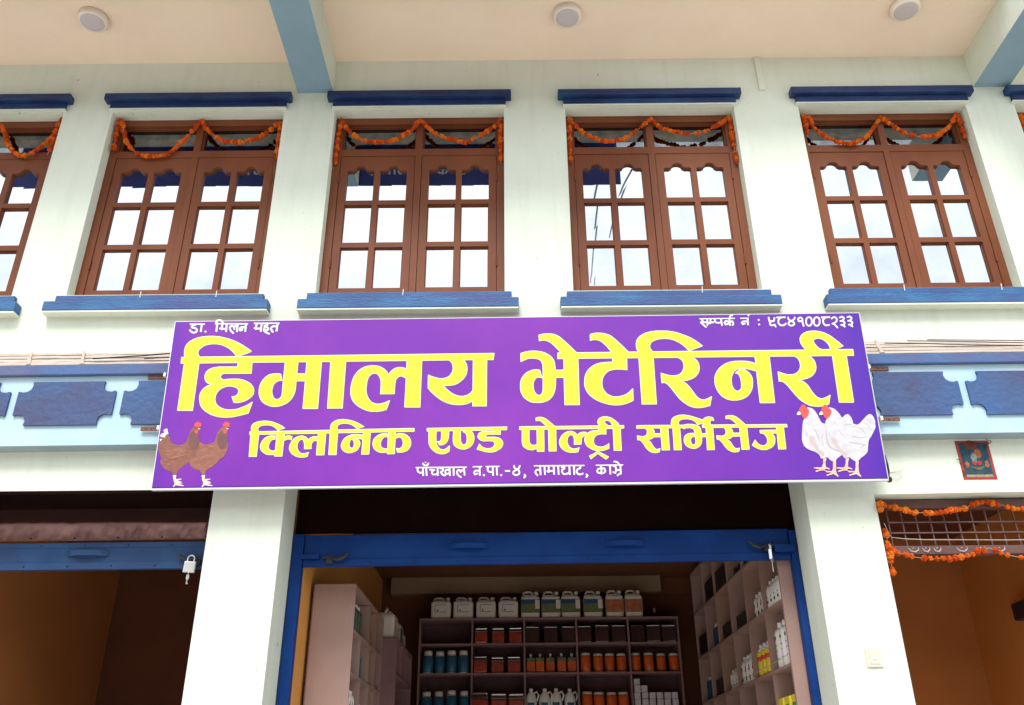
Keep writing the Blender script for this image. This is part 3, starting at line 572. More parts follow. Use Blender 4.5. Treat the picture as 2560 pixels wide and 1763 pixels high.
# ------------------------------------------------------------ purple sign
# outlines of the printed lettering and pictures, in half millimetres on the face of the sign
ART = {
'l1_rim': """1713,846 1837,844 1891,836 1941,825 1989,809 2076,773 2128,745 2173,716 2210,687 2247,653 2263,637 2262,631 2259,629 2156,593 2099,570 3504,568 3505,570 3473,620 3461,653 3456,682 3459,716 3464,732 3480,757 3499,777 3520,791 3551,806 3581,814 3617,818 3667,818 3701,813 3742,803 3775,790 3819,767 3854,740 3925,672 3981,613 3980,608 3977,605 3895,568 4057,568 4091,567 4093,566 4090,481 4087,479 4003,479 4001,475 3997,-74 3997,-107 3995,-118 3993,-120 3941,-120 3817,-118 3815,-114 3822,474 3821,480 3558,480 3571,468 3593,439 3603,418 3611,388 3613,357 3611,333 3603,302 3594,282 3583,264 3561,238 3541,220 3524,209 3493,195 3468,187 3435,180 3394,176 3430,158 3458,134 3481,104 3508,45 3541,-11 3563,-39 3584,-53 3610,-61 3634,-59 3676,-44 3724,-19 3730,-21 3696,-138 3651,-154 3610,-163 3574,-166 3549,-166 3494,-160 3458,-150 3412,-123 3372,-92 3344,-65 3305,-13 3229,103 3202,135 3186,148 3167,158 3153,159 3135,157 3133,159 3134,274 3138,288 3145,288 3170,277 3224,257 3257,250 3293,249 3320,252 3353,265 3372,278 3394,301 3408,327 3415,352 3417,382 3414,414 3403,443 3391,460 3381,468 3358,480 3063,481 3056,-104 3055,-110 3052,-113 2875,-112 2873,-110 2873,70 2877,287 2876,292 2873,293 2799,316 2751,327 2729,330 2771,299 2783,288 2805,259 2815,237 2821,219 2824,195 2825,169 2819,121 2813,94 2802,65 2789,39 2773,14 2755,-8 2735,-25 2711,-41 2689,-52 2652,-66 2602,-75 2546,-75 2499,-64 2482,-57 2458,-43 2433,-24 2417,-7 2396,23 2383,48 2372,75 2361,121 2358,158 2362,211 2368,236 2379,265 2401,302 2429,337 2460,366 2498,393 2530,408 2587,426 2633,433 2722,434 2777,430 2814,423 2878,402 2880,407 2880,426 2877,482 2133,483 2158,467 2174,448 2187,426 2194,403 2199,369 2195,325 2183,289 2174,275 2152,247 2136,232 2114,216 2089,204 2046,189 2021,183 1980,178 2013,158 2046,122 2067,91 2096,41 2126,-7 2143,-28 2162,-44 2194,-56 2218,-55 2254,-44 2305,-17 2311,-19 2310,-28 2278,-138 2212,-155 2159,-163 2115,-163 2087,-159 2061,-152 2032,-140 2016,-131 1963,-91 1920,-47 1888,-2 1827,93 1795,134 1779,149 1756,160 1724,157 1721,160 1720,282 1723,291 1732,290 1771,275 1818,261 1851,256 1889,255 1913,259 1943,270 1958,280 1981,305 1991,325 2002,360 2005,383 2003,409 1996,432 1986,451 1968,468 1941,483 1651,484 1646,-89 1644,-109 1642,-111 1467,-109 1465,-107 1465,484 1328,485 1323,368 1321,333 1319,331 1250,339 1183,340 1136,333 1103,323 1074,305 1047,277 1038,264 1026,241 1014,207 1011,189 1009,157 1010,137 1016,105 1026,81 1046,50 1066,29 1084,18 1119,3 1148,-4 1184,-4 1224,3 1258,13 1288,26 1308,39 1327,54 1369,96 1374,96 1376,73 1371,-57 1368,-61 1352,-69 1314,-88 1270,-102 1221,-113 1188,-116 1138,-116 1074,-106 1036,-95 990,-79 959,-65 924,-46 902,-32 866,-3 844,20 826,45 810,77 797,112 791,135 790,154 792,204 800,252 810,285 824,312 838,334 856,356 884,381 912,400 944,416 972,426 998,432 1051,439 1100,442 1144,442 1145,485 738,487 734,485 727,-96 725,-107 546,-105 544,-103 547,242 455,243 453,181 447,130 440,86 433,62 423,36 404,3 381,-22 363,-37 346,-48 323,-59 294,-68 258,-73 187,-72 153,-66 135,-59 106,-43 76,-19 52,9 33,47 23,74 18,106 19,170 22,196 27,219 42,253 66,287 88,310 117,330 162,349 197,356 224,357 264,350 289,256 291,240 284,239 255,250 239,250 222,245 212,238 201,224 187,191 181,163 181,140 184,110 188,89 197,65 207,51 223,35 242,27 252,28 268,37 279,53 285,68 289,110 295,299 295,395 293,415 285,444 275,463 265,473 247,484 216,493 179,497 153,497 129,494 81,477 37,455 31,455 29,457 29,521 30,569 31,571 88,590 132,598 177,601 214,600 264,594 298,586 328,575 365,554 390,536 416,509 431,487 438,471 447,433 452,393 453,348 515,347 550,349 552,486 480,486 478,489 483,571 485,573 515,572 516,575 480,617 433,670 407,695 386,710 359,724 327,732 298,732 267,724 260,724 256,788 257,808 258,810 307,823 372,828 431,822 456,815 480,805 515,783 555,746 652,645 715,572 1086,571 1135,573 1079,649 1035,697 1005,716 982,726 965,730 930,731 894,722 888,722 886,725 886,783 887,809 889,811 936,824 980,829 1023,827 1064,821 1120,802 1148,787 1161,776 1219,720 1280,654 1345,579 1346,572 1460,571 1461,573 1451,597 1445,623 1444,669 1449,695 1457,722 1468,741 1483,760 1502,778 1527,795 1554,810 1588,824 1642,838|3628,677 3634,656 3655,616 3672,595 3688,582 3716,571 3810,570 3806,605 3790,641 3769,671 3739,695 3710,708 3695,711 3673,711 3640,700 3631,687|1619,630 1621,614 1625,603 1648,571 2083,571 2066,594 2038,627 2013,651 1979,677 1921,710 1886,723 1845,732 1800,734 1742,730 1715,725 1675,711 1650,696 1637,685 1623,659 1619,647|2679,325 2667,325 2652,319 2632,307 2611,289 2599,272 2587,250 2578,228 2570,196 2567,155 2570,120 2575,101 2585,76 2596,62 2608,53 2621,48 2631,49 2648,57 2660,67 2665,73 2670,87 2676,119 2677,155 2674,207 2669,226 2661,248 2649,262 2636,268 2620,269 2619,275
-3800,853 -3745,852 -3676,845 -3611,830 -3538,808 -3486,787 -3426,757 -3375,727 -3312,685 -3263,650 -3260,646 -3259,633 -3322,605 -3401,578 -289,577 -286,574 -286,567 -299,487 -301,485 -376,485 -382,-104 -384,-106 -395,-107 -551,-106 -553,-104 -554,-46 -593,-66 -632,-79 -667,-85 -694,-87 -751,-86 -781,-82 -823,-72 -878,-52 -929,-23 -966,4 -1004,35 -1060,92 -1093,134 -1093,284 -1091,305 -1084,305 -1043,286 -1014,275 -974,263 -934,256 -909,257 -875,266 -851,277 -838,286 -824,300 -805,333 -795,371 -796,405 -801,431 -811,456 -826,475 -841,484 -849,487 -895,487 -1167,487 -1173,-95 -1174,-109 -1176,-111 -1352,-108 -1366,-105 -1359,260 -1388,278 -1411,287 -1426,287 -1437,284 -1453,274 -1467,258 -1479,225 -1482,198 -1486,125 -1485,65 -1487,63 -1513,62 -1660,63 -1662,64 -1659,176 -1662,234 -1667,254 -1681,286 -1690,301 -1705,316 -1716,323 -1737,329 -1759,325 -1773,317 -1787,306 -1801,289 -1809,274 -1816,249 -1821,223 -1828,152 -1826,108 -1821,81 -1812,50 -1797,16 -1778,-11 -1758,-30 -1735,-44 -1700,-55 -1663,-56 -1637,-51 -1596,-38 -1548,-15 -1542,-15 -1540,-23 -1572,-127 -1574,-133 -1579,-137 -1621,-149 -1680,-158 -1738,-157 -1762,-155 -1798,-147 -1833,-135 -1892,-105 -1911,-92 -1939,-71 -1965,-44 -1985,-18 -1998,5 -2009,35 -2016,61 -2020,91 -2021,140 -2017,194 -2006,246 -1989,296 -1970,330 -1955,351 -1936,373 -1910,394 -1873,416 -1832,430 -1780,437 -1737,436 -1720,433 -1694,427 -1662,414 -1628,393 -1602,369 -1590,356 -1568,318 -1553,347 -1530,373 -1505,391 -1479,403 -1448,409 -1415,408 -1378,399 -1358,387 -1358,487 -2092,488 -2099,-94 -2099,-109 -2101,-111 -2282,-109 -2285,-107 -2285,487 -2387,488 -2393,-109 -2396,-112 -2576,-110 -2578,-108 -2576,239 -2577,241 -2677,242 -2677,147 -2683,100 -2688,80 -2696,56 -2712,26 -2730,-1 -2753,-24 -2771,-38 -2802,-55 -2842,-70 -2874,-77 -2895,-79 -2930,-79 -2949,-76 -2988,-65 -3030,-44 -3059,-24 -3076,-6 -3088,12 -3103,40 -3113,64 -3118,84 -3123,130 -3122,163 -3119,191 -3107,232 -3085,272 -3061,302 -3030,327 -3005,339 -2963,347 -2916,348 -2874,343 -2871,338 -2848,259 -2847,250 -2849,249 -2878,251 -2888,248 -2913,238 -2926,229 -2943,205 -2953,177 -2958,147 -2959,123 -2955,97 -2948,72 -2939,50 -2924,31 -2907,22 -2889,18 -2876,22 -2861,32 -2852,43 -2845,59 -2841,94 -2842,247 -2839,488 -3220,490 -3231,487 -3230,351 -3232,347 -3555,351 -3572,347 -3584,340 -3594,327 -3596,316 -3593,298 -3573,282 -3562,278 -3549,278 -3521,284 -3472,287 -3398,286 -3369,283 -3333,275 -3301,264 -3262,245 -3241,232 -3228,222 -3201,193 -3187,170 -3177,143 -3174,114 -3179,85 -3189,64 -3206,43 -3221,29 -3248,10 -3280,-6 -3301,-13 -3336,-22 -3362,-25 -3405,-23 -3408,-20 -3432,36 -3440,56 -3440,60 -3439,62 -3413,62 -3400,67 -3384,77 -3376,87 -3368,107 -3366,118 -3370,136 -3377,151 -3388,161 -3409,173 -3451,185 -3480,187 -3511,184 -3546,172 -3575,157 -3592,144 -3607,126 -3621,101 -3629,73 -3632,42 -3628,8 -3620,-14 -3604,-39 -3585,-58 -3563,-73 -3533,-88 -3503,-97 -3465,-104 -3439,-105 -3402,-103 -3365,-98 -3331,-88 -3259,-57 -3227,-39 -3188,-11 -3182,-11 -3180,-20 -3216,-158 -3308,-183 -3398,-202 -3476,-207 -3551,-201 -3603,-189 -3635,-179 -3666,-166 -3704,-145 -3738,-122 -3770,-94 -3786,-75 -3803,-48 -3814,-19 -3824,22 -3829,57 -3829,76 -3823,110 -3811,140 -3786,173 -3749,201 -3712,217 -3738,226 -3751,232 -3767,246 -3778,261 -3784,271 -3794,297 -3797,325 -3795,343 -3793,356 -3784,379 -3765,403 -3748,416 -3724,428 -3684,440 -3629,446 -3417,443 -3410,488 -3826,490 -3878,488 -3883,-114 -3885,-116 -4068,-113 -4070,-112 -4071,-106 -4067,486 -4068,490 -4104,490 -4106,492 -4108,506 -4109,562 -4107,579 -4073,579 -4080,604 -4086,649 -4084,689 -4078,721 -4066,747 -4041,777 -4014,798 -3982,817 -3946,831 -3899,844 -3855,850|-3908,629 -3899,604 -3884,579 -3451,578 -3444,580 -3463,608 -3503,648 -3540,678 -3568,696 -3597,711 -3633,726 -3671,735 -3701,740 -3749,740 -3777,738 -3808,732 -3839,720 -3864,705 -3891,680 -3901,665 -3908,647|-654,485 -634,458 -624,435 -617,410 -615,369 -618,331 -625,303 -640,274 -656,250 -676,228 -698,208 -732,185 -756,174 -785,165 -834,158 -880,159 -899,161 -855,113 -837,96 -801,69 -777,55 -749,42 -730,35 -700,28 -658,29 -638,34 -615,42 -584,62 -570,77 -553,101 -551,485 -592,487|-2577,487 -2578,488 -2673,488 -2675,343 -2577,342""".split(chr(10)),
'l1_face': """1717,838 1809,837 1858,832 1925,819 1984,801 2053,773 2122,738 2167,708 2204,679 2250,636 2090,578 2053,624 2018,659 1977,690 1926,718 1878,735 1839,742 1796,742 1738,738 1710,733 1670,719 1641,700 1625,682 1616,665 1612,652 1611,619 1617,598 1643,563 3514,559 3516,562 3516,570 3489,610 3476,638 3466,668 3464,687 3466,711 3471,727 3486,752 3503,769 3524,783 3555,798 3584,806 3621,810 3661,810 3695,805 3736,795 3769,783 3813,759 3848,732 3919,665 3970,612 3877,570 3875,568 3876,560 4085,559 4082,488 3997,487 3995,485 3993,479 3989,-112 3938,-113 3824,-111 3823,-109 3830,479 3830,486 3828,488 3541,488 3539,486 3539,479 3565,460 3579,443 3588,428 3599,400 3603,382 3605,352 3601,322 3587,288 3576,270 3554,243 3538,228 3520,216 3489,203 3450,191 3411,185 3374,185 3369,181 3369,175 3407,161 3430,146 3452,127 3473,99 3500,40 3528,-8 3549,-38 3567,-54 3578,-61 3604,-69 3631,-68 3669,-57 3719,-32 3690,-131 3648,-146 3607,-156 3555,-159 3517,-156 3487,-150 3450,-136 3417,-115 3377,-84 3350,-58 3319,-18 3245,97 3214,137 3200,150 3180,163 3168,167 3142,166 3144,278 3218,250 3263,241 3297,241 3324,244 3357,257 3375,270 3401,295 3414,322 3421,346 3425,387 3422,419 3411,448 3397,468 3387,476 3364,488 3152,490 3058,490 3056,488 3054,478 3048,-88 3046,-105 2882,-104 2880,-103 2884,297 2879,301 2829,317 2757,335 2713,342 2704,342 2701,340 2702,333 2739,312 2760,296 2777,280 2793,260 2804,241 2813,214 2816,190 2817,164 2813,126 2804,93 2793,65 2777,34 2757,6 2740,-10 2713,-30 2685,-45 2635,-62 2582,-69 2535,-64 2505,-56 2488,-50 2448,-24 2419,4 2407,22 2394,47 2375,98 2367,141 2365,173 2368,206 2376,236 2392,271 2419,312 2436,331 2472,365 2502,385 2544,404 2591,418 2653,426 2716,426 2771,422 2808,415 2866,396 2884,392 2887,394 2888,412 2886,487 2884,489 2112,491 2110,488 2111,482 2145,464 2158,454 2176,427 2185,405 2189,390 2191,364 2188,330 2176,294 2167,280 2145,252 2132,239 2110,224 2085,212 2042,197 2001,188 1957,186 1954,185 1954,180 1955,178 1993,161 2019,140 2038,117 2060,86 2088,36 2118,-12 2138,-36 2157,-51 2189,-63 2215,-64 2258,-51 2302,-30 2271,-132 2208,-148 2155,-156 2121,-155 2101,-153 2054,-140 2013,-118 1969,-84 1928,-42 1896,3 1835,98 1801,142 1784,156 1761,167 1747,169 1729,167 1729,280 1773,265 1812,254 1846,248 1893,247 1917,251 1947,263 1962,273 1988,299 1998,320 2008,354 2012,388 2011,414 2004,437 1994,456 1980,470 1947,492 1645,492 1643,491 1638,-94 1636,-104 1472,-101 1474,490 1472,492 1322,493 1321,490 1318,443 1314,340 1255,347 1179,348 1131,341 1098,330 1069,313 1040,282 1031,269 1019,246 1007,212 1004,194 1002,141 1008,105 1018,76 1038,45 1057,26 1079,10 1113,-4 1143,-11 1188,-12 1228,-5 1262,5 1293,19 1313,31 1332,46 1367,82 1364,-52 1309,-80 1274,-92 1224,-104 1184,-109 1143,-108 1080,-98 1041,-88 995,-72 964,-58 929,-38 907,-24 871,4 852,25 834,50 817,82 804,117 799,140 797,159 799,198 807,247 817,280 831,307 845,329 863,351 888,374 917,393 948,408 976,418 1002,424 1056,431 1105,435 1149,434 1151,437 1154,490 1152,493 734,495 726,492 720,-60 718,-99 551,-97 550,-90 556,247 554,249 450,251 448,249 445,187 440,136 433,91 426,67 415,41 397,8 377,-14 358,-29 341,-40 318,-51 290,-60 254,-66 192,-65 158,-58 140,-51 111,-36 81,-11 60,14 48,35 36,61 28,88 25,111 27,181 37,223 49,248 73,281 92,302 122,322 151,336 194,347 219,349 257,342 282,251 260,257 234,258 212,250 200,238 185,212 179,197 174,169 173,135 177,98 184,73 195,53 213,31 227,22 237,19 256,20 273,29 286,48 294,76 299,149 303,304 303,400 301,420 293,449 282,468 270,481 252,492 221,500 184,505 136,504 95,493 37,465 37,527 37,562 39,564 79,579 105,585 137,590 182,593 229,591 259,587 293,578 323,567 360,547 385,528 409,504 424,482 431,466 440,428 444,388 447,340 519,339 554,340 557,342 559,493 557,494 485,495 490,565 522,565 523,580 488,623 438,677 412,703 392,718 364,732 332,740 304,741 266,734 264,802 305,814 367,820 425,814 451,807 475,797 510,775 559,729 646,638 706,571 709,564 1143,564 1146,565 1146,572 1144,576 1099,638 1059,686 1040,705 1027,714 999,729 970,738 926,739 894,732 895,803 940,816 966,820 997,820 1058,813 1115,794 1143,779 1156,768 1214,712 1275,646 1338,574 1339,564 1471,563 1473,566 1473,571 1459,602 1454,623 1451,664 1456,690 1464,716 1475,736 1490,754 1507,770 1531,787 1558,802 1592,816 1646,830|3620,672 3626,651 3647,611 3666,587 3682,575 3710,563 3816,562 3818,563 3819,571 3815,604 3811,621 3801,641 3775,678 3745,703 3729,711 3710,717 3663,718 3639,710 3631,703 3622,688|2696,328 2697,333 2695,336 2663,332 2648,327 2621,309 2605,294 2592,277 2580,256 2568,220 2563,201 2559,161 2560,136 2565,103 2573,78 2582,63 2598,48 2616,41 2630,41 2652,49 2667,62 2677,82 2683,114 2685,148 2683,197 2679,225 2669,253 2658,267 2646,274 2634,276
-3794,845 -3725,843 -3658,832 -3594,817 -3519,791 -3464,767 -3386,723 -3299,665 -3267,642 -3267,639 -3356,603 -3433,580 -3456,613 -3499,656 -3545,692 -3581,714 -3629,733 -3684,746 -3755,748 -3783,746 -3823,737 -3856,722 -3889,697 -3906,676 -3916,652 -3917,640 -3916,625 -3906,599 -3892,574 -3888,571 -296,569 -295,564 -307,494 -380,494 -383,492 -389,-97 -399,-99 -546,-98 -546,-38 -549,-36 -559,-39 -592,-56 -624,-68 -671,-77 -699,-79 -747,-78 -777,-74 -818,-65 -873,-45 -924,-15 -962,12 -999,43 -1053,97 -1085,137 -1084,295 -1034,273 -979,255 -939,248 -904,249 -870,258 -846,269 -833,278 -816,294 -798,328 -789,358 -787,392 -794,436 -804,461 -821,483 -844,494 -900,495 -1172,495 -1174,493 -1181,-90 -1183,-104 -1347,-100 -1359,-99 -1351,265 -1354,269 -1383,286 -1406,294 -1432,295 -1452,287 -1468,273 -1480,250 -1487,225 -1491,193 -1493,71 -1654,71 -1651,171 -1654,227 -1657,248 -1664,272 -1674,291 -1689,314 -1704,327 -1720,334 -1732,336 -1748,337 -1770,330 -1792,314 -1808,295 -1816,279 -1824,254 -1828,228 -1836,157 -1833,103 -1828,77 -1819,45 -1804,11 -1785,-16 -1762,-38 -1739,-52 -1704,-63 -1658,-63 -1632,-59 -1591,-45 -1551,-26 -1579,-122 -1581,-128 -1584,-129 -1626,-142 -1685,-151 -1734,-150 -1766,-146 -1794,-139 -1828,-127 -1887,-98 -1907,-85 -1934,-63 -1958,-39 -1978,-13 -1991,9 -2002,40 -2009,66 -2013,96 -2014,135 -2010,189 -1999,241 -1981,290 -1962,325 -1931,365 -1905,386 -1885,399 -1859,412 -1815,424 -1775,429 -1741,429 -1712,423 -1666,406 -1628,381 -1597,351 -1588,338 -1573,305 -1566,303 -1546,341 -1525,366 -1500,383 -1474,395 -1443,401 -1420,401 -1383,391 -1358,376 -1352,375 -1350,383 -1349,480 -1350,492 -1352,495 -2098,496 -2100,487 -2106,-72 -2108,-104 -2277,-101 -2279,493 -2281,496 -2394,496 -2396,483 -2401,-104 -2571,-102 -2568,233 -2569,246 -2572,249 -2683,250 -2685,249 -2685,152 -2690,105 -2695,85 -2704,61 -2720,31 -2738,5 -2759,-17 -2777,-30 -2807,-47 -2848,-62 -2879,-69 -2901,-72 -2926,-71 -2945,-68 -2984,-57 -3026,-37 -3055,-16 -3069,-1 -3082,17 -3096,45 -3106,69 -3112,89 -3115,137 -3111,186 -3099,226 -3077,267 -3056,294 -3024,319 -2999,331 -2957,339 -2920,340 -2880,335 -2856,258 -2884,258 -2908,251 -2931,237 -2943,223 -2953,204 -2961,182 -2966,152 -2966,128 -2962,92 -2955,67 -2945,45 -2936,31 -2928,24 -2907,13 -2884,10 -2870,14 -2855,24 -2845,38 -2838,54 -2833,89 -2834,242 -2831,478 -2833,494 -2835,496 -2923,497 -3226,497 -3237,496 -3239,494 -3238,355 -3561,359 -3577,355 -3590,348 -3599,336 -3604,321 -3602,303 -3598,290 -3577,275 -3566,270 -3543,270 -3516,276 -3467,279 -3402,278 -3373,275 -3337,267 -3305,256 -3266,238 -3245,224 -3218,200 -3205,184 -3191,159 -3184,138 -3182,119 -3186,90 -3193,74 -3211,50 -3227,37 -3253,18 -3285,2 -3307,-6 -3356,-16 -3382,-17 -3401,-15 -3430,53 -3412,53 -3394,59 -3378,69 -3368,82 -3362,95 -3359,113 -3363,141 -3371,156 -3384,169 -3405,181 -3447,193 -3485,195 -3516,191 -3552,180 -3580,165 -3598,151 -3615,131 -3629,106 -3637,79 -3639,47 -3637,18 -3629,-14 -3619,-32 -3605,-50 -3578,-74 -3550,-90 -3525,-99 -3488,-109 -3445,-113 -3408,-112 -3379,-109 -3345,-102 -3310,-91 -3268,-72 -3230,-52 -3192,-26 -3223,-152 -3333,-181 -3404,-195 -3450,-199 -3481,-199 -3547,-194 -3599,-182 -3631,-171 -3662,-158 -3700,-138 -3734,-115 -3763,-89 -3780,-70 -3796,-43 -3813,8 -3818,27 -3821,52 -3819,86 -3808,125 -3797,145 -3770,174 -3739,195 -3694,215 -3690,218 -3692,224 -3722,229 -3747,240 -3760,251 -3771,266 -3778,276 -3787,302 -3789,320 -3785,350 -3773,379 -3754,399 -3724,418 -3690,430 -3652,436 -3602,439 -3411,435 -3407,448 -3401,487 -3402,495 -3405,497 -3428,498 -3832,498 -3884,497 -3886,495 -3891,-108 -4062,-106 -4063,-102 -4059,489 -4059,495 -4062,497 -4100,498 -4101,567 -4099,571 -4065,571 -4063,572 -4064,580 -4074,609 -4078,643 -4076,684 -4070,715 -4058,742 -4035,769 -4008,790 -3976,808 -3940,823 -3893,836 -3850,842|-668,487 -650,466 -636,443 -625,405 -622,383 -624,344 -633,309 -647,279 -664,255 -680,236 -703,216 -737,193 -761,182 -790,173 -838,166 -876,167 -907,171 -912,171 -914,168 -914,164 -904,152 -860,105 -819,71 -786,50 -766,39 -735,27 -705,21 -653,21 -633,26 -610,35 -579,55 -563,72 -546,96 -544,491 -546,494 -665,494 -668,492|-2569,481 -2569,494 -2572,496 -2679,496 -2681,495 -2684,352 -2681,336 -2571,334 -2569,335""".split(chr(10)),
'l1_edge': """1717,848 1841,845 1894,837 1945,826 1993,810 2062,782 2129,748 2167,724 2233,672 2264,643 2270,636 2271,628 2262,620 2130,571 3498,569 3499,571 3472,613 3463,636 3456,658 3454,686 3457,713 3465,735 3479,756 3501,777 3521,791 3555,807 3584,815 3621,820 3671,819 3705,815 3746,805 3779,792 3825,767 3860,740 3931,672 3988,612 3988,604 3982,597 3920,569 4095,568 4101,561 4099,486 4096,474 4089,470 4011,470 4009,463 4005,-78 4003,-122 3995,-128 3820,-127 3813,-118 3819,471 3575,470 3603,432 3610,416 3619,383 3621,353 3619,329 3611,298 3602,278 3589,258 3567,231 3546,212 3529,201 3479,181 3419,169 3455,143 3480,115 3515,44 3543,-5 3561,-30 3579,-47 3608,-59 3632,-59 3680,-43 3728,-18 3737,-22 3737,-30 3702,-144 3653,-163 3613,-172 3552,-175 3497,-169 3460,-158 3412,-130 3372,-99 3344,-73 3311,-29 3237,85 3209,121 3177,146 3165,150 3138,148 3133,152 3133,270 3134,282 3139,288 3148,289 3228,259 3261,252 3297,250 3324,253 3354,265 3373,278 3394,299 3406,323 3413,348 3416,378 3412,410 3403,436 3391,452 3360,471 3071,472 3064,-108 3061,-118 3055,-122 2877,-121 2872,-116 2870,-110 2875,283 2802,307 2753,317 2789,288 2812,258 2825,228 2833,177 2825,105 2808,56 2780,7 2749,-25 2707,-54 2655,-75 2605,-84 2549,-83 2502,-73 2458,-50 2417,-14 2395,16 2371,71 2359,117 2356,154 2360,208 2366,232 2384,273 2412,316 2429,335 2469,372 2499,393 2543,413 2591,427 2636,434 2683,436 2769,432 2818,424 2876,405 2878,422 2874,473 2155,473 2169,461 2186,440 2194,424 2204,391 2207,365 2203,321 2191,285 2159,240 2142,224 2120,209 2092,195 2049,180 2000,171 2023,154 2053,121 2133,-8 2149,-28 2168,-44 2192,-53 2215,-55 2257,-43 2308,-16 2318,-20 2318,-32 2284,-145 2275,-150 2215,-164 2162,-172 2118,-172 2064,-161 2016,-139 1964,-99 1920,-53 1827,87 1796,127 1779,141 1759,151 1727,148 1721,154 1719,278 1724,291 1736,291 1822,263 1855,257 1892,257 1917,260 1944,270 1959,280 1981,303 1990,321 2000,356 2003,379 2002,405 1996,426 1985,444 1968,460 1944,474 1659,475 1654,-93 1652,-113 1645,-120 1470,-118 1463,-111 1464,475 1336,475 1329,329 1325,323 1316,321 1253,330 1186,331 1139,324 1112,316 1079,297 1054,270 1034,237 1022,203 1019,185 1019,133 1025,101 1033,79 1053,49 1072,29 1087,19 1122,4 1152,-2 1188,-3 1228,4 1261,14 1310,39 1329,54 1370,96 1380,96 1384,89 1384,69 1379,-61 1373,-68 1317,-96 1273,-111 1224,-122 1191,-125 1141,-124 1077,-115 993,-88 925,-53 867,-11 844,13 826,39 809,71 795,108 788,150 791,200 799,248 809,281 824,311 856,355 885,381 914,400 975,427 1055,440 1143,443 1143,476 742,477 735,-100 734,-109 730,-115 549,-114 544,-110 542,-99 546,233 463,234 456,126 441,58 431,32 411,-3 387,-30 369,-44 326,-68 298,-76 262,-82 190,-81 138,-68 107,-51 77,-27 52,3 31,44 22,70 16,102 17,166 25,216 36,241 52,268 89,310 136,339 185,355 228,358 270,350 274,342 293,270 292,411 281,447 266,465 243,478 210,485 156,488 132,485 85,468 41,446 32,447 28,453 30,568 47,577 91,592 181,602 217,602 267,596 331,576 360,561 396,536 423,508 439,485 447,467 455,429 462,349 549,350 550,477 484,477 477,485 482,567 489,574 510,575 434,662 408,687 387,702 350,719 331,723 301,722 270,715 261,716 257,723 255,784 255,804 259,810 311,825 375,829 434,823 484,806 521,783 561,746 722,573 1090,572 1129,574 1079,642 1029,694 997,712 968,721 933,721 897,713 888,714 884,721 886,805 890,811 923,822 966,829 1006,830 1068,822 1130,801 1167,776 1265,678 1354,573 1457,572 1444,619 1443,665 1447,692 1455,718 1468,740 1483,759 1522,791 1592,825 1645,840|3636,673 3641,654 3662,614 3678,594 3692,584 3719,572 3808,572 3802,609 3784,643 3763,669 3731,691 3706,700 3675,701 3645,692|1627,626 1632,602 1654,572 2044,571 2076,573 2048,609 2023,634 1972,675 1935,695 1898,710 1836,725 1803,725 1736,719 1709,713 1678,701 1651,684 1639,670 1629,649|2664,313 2637,299 2610,272 2590,234 2578,192 2575,151 2583,97 2592,74 2602,62 2611,54 2625,49 2650,57 2665,73 2674,115 2676,160 2672,203 2660,242 2647,256 2621,261 2618,271|289,149 292,229 259,241 232,238 214,227 200,203 189,159 193,100 200,74 209,56 224,38 236,31 250,28 262,32 270,38 280,55 286,78
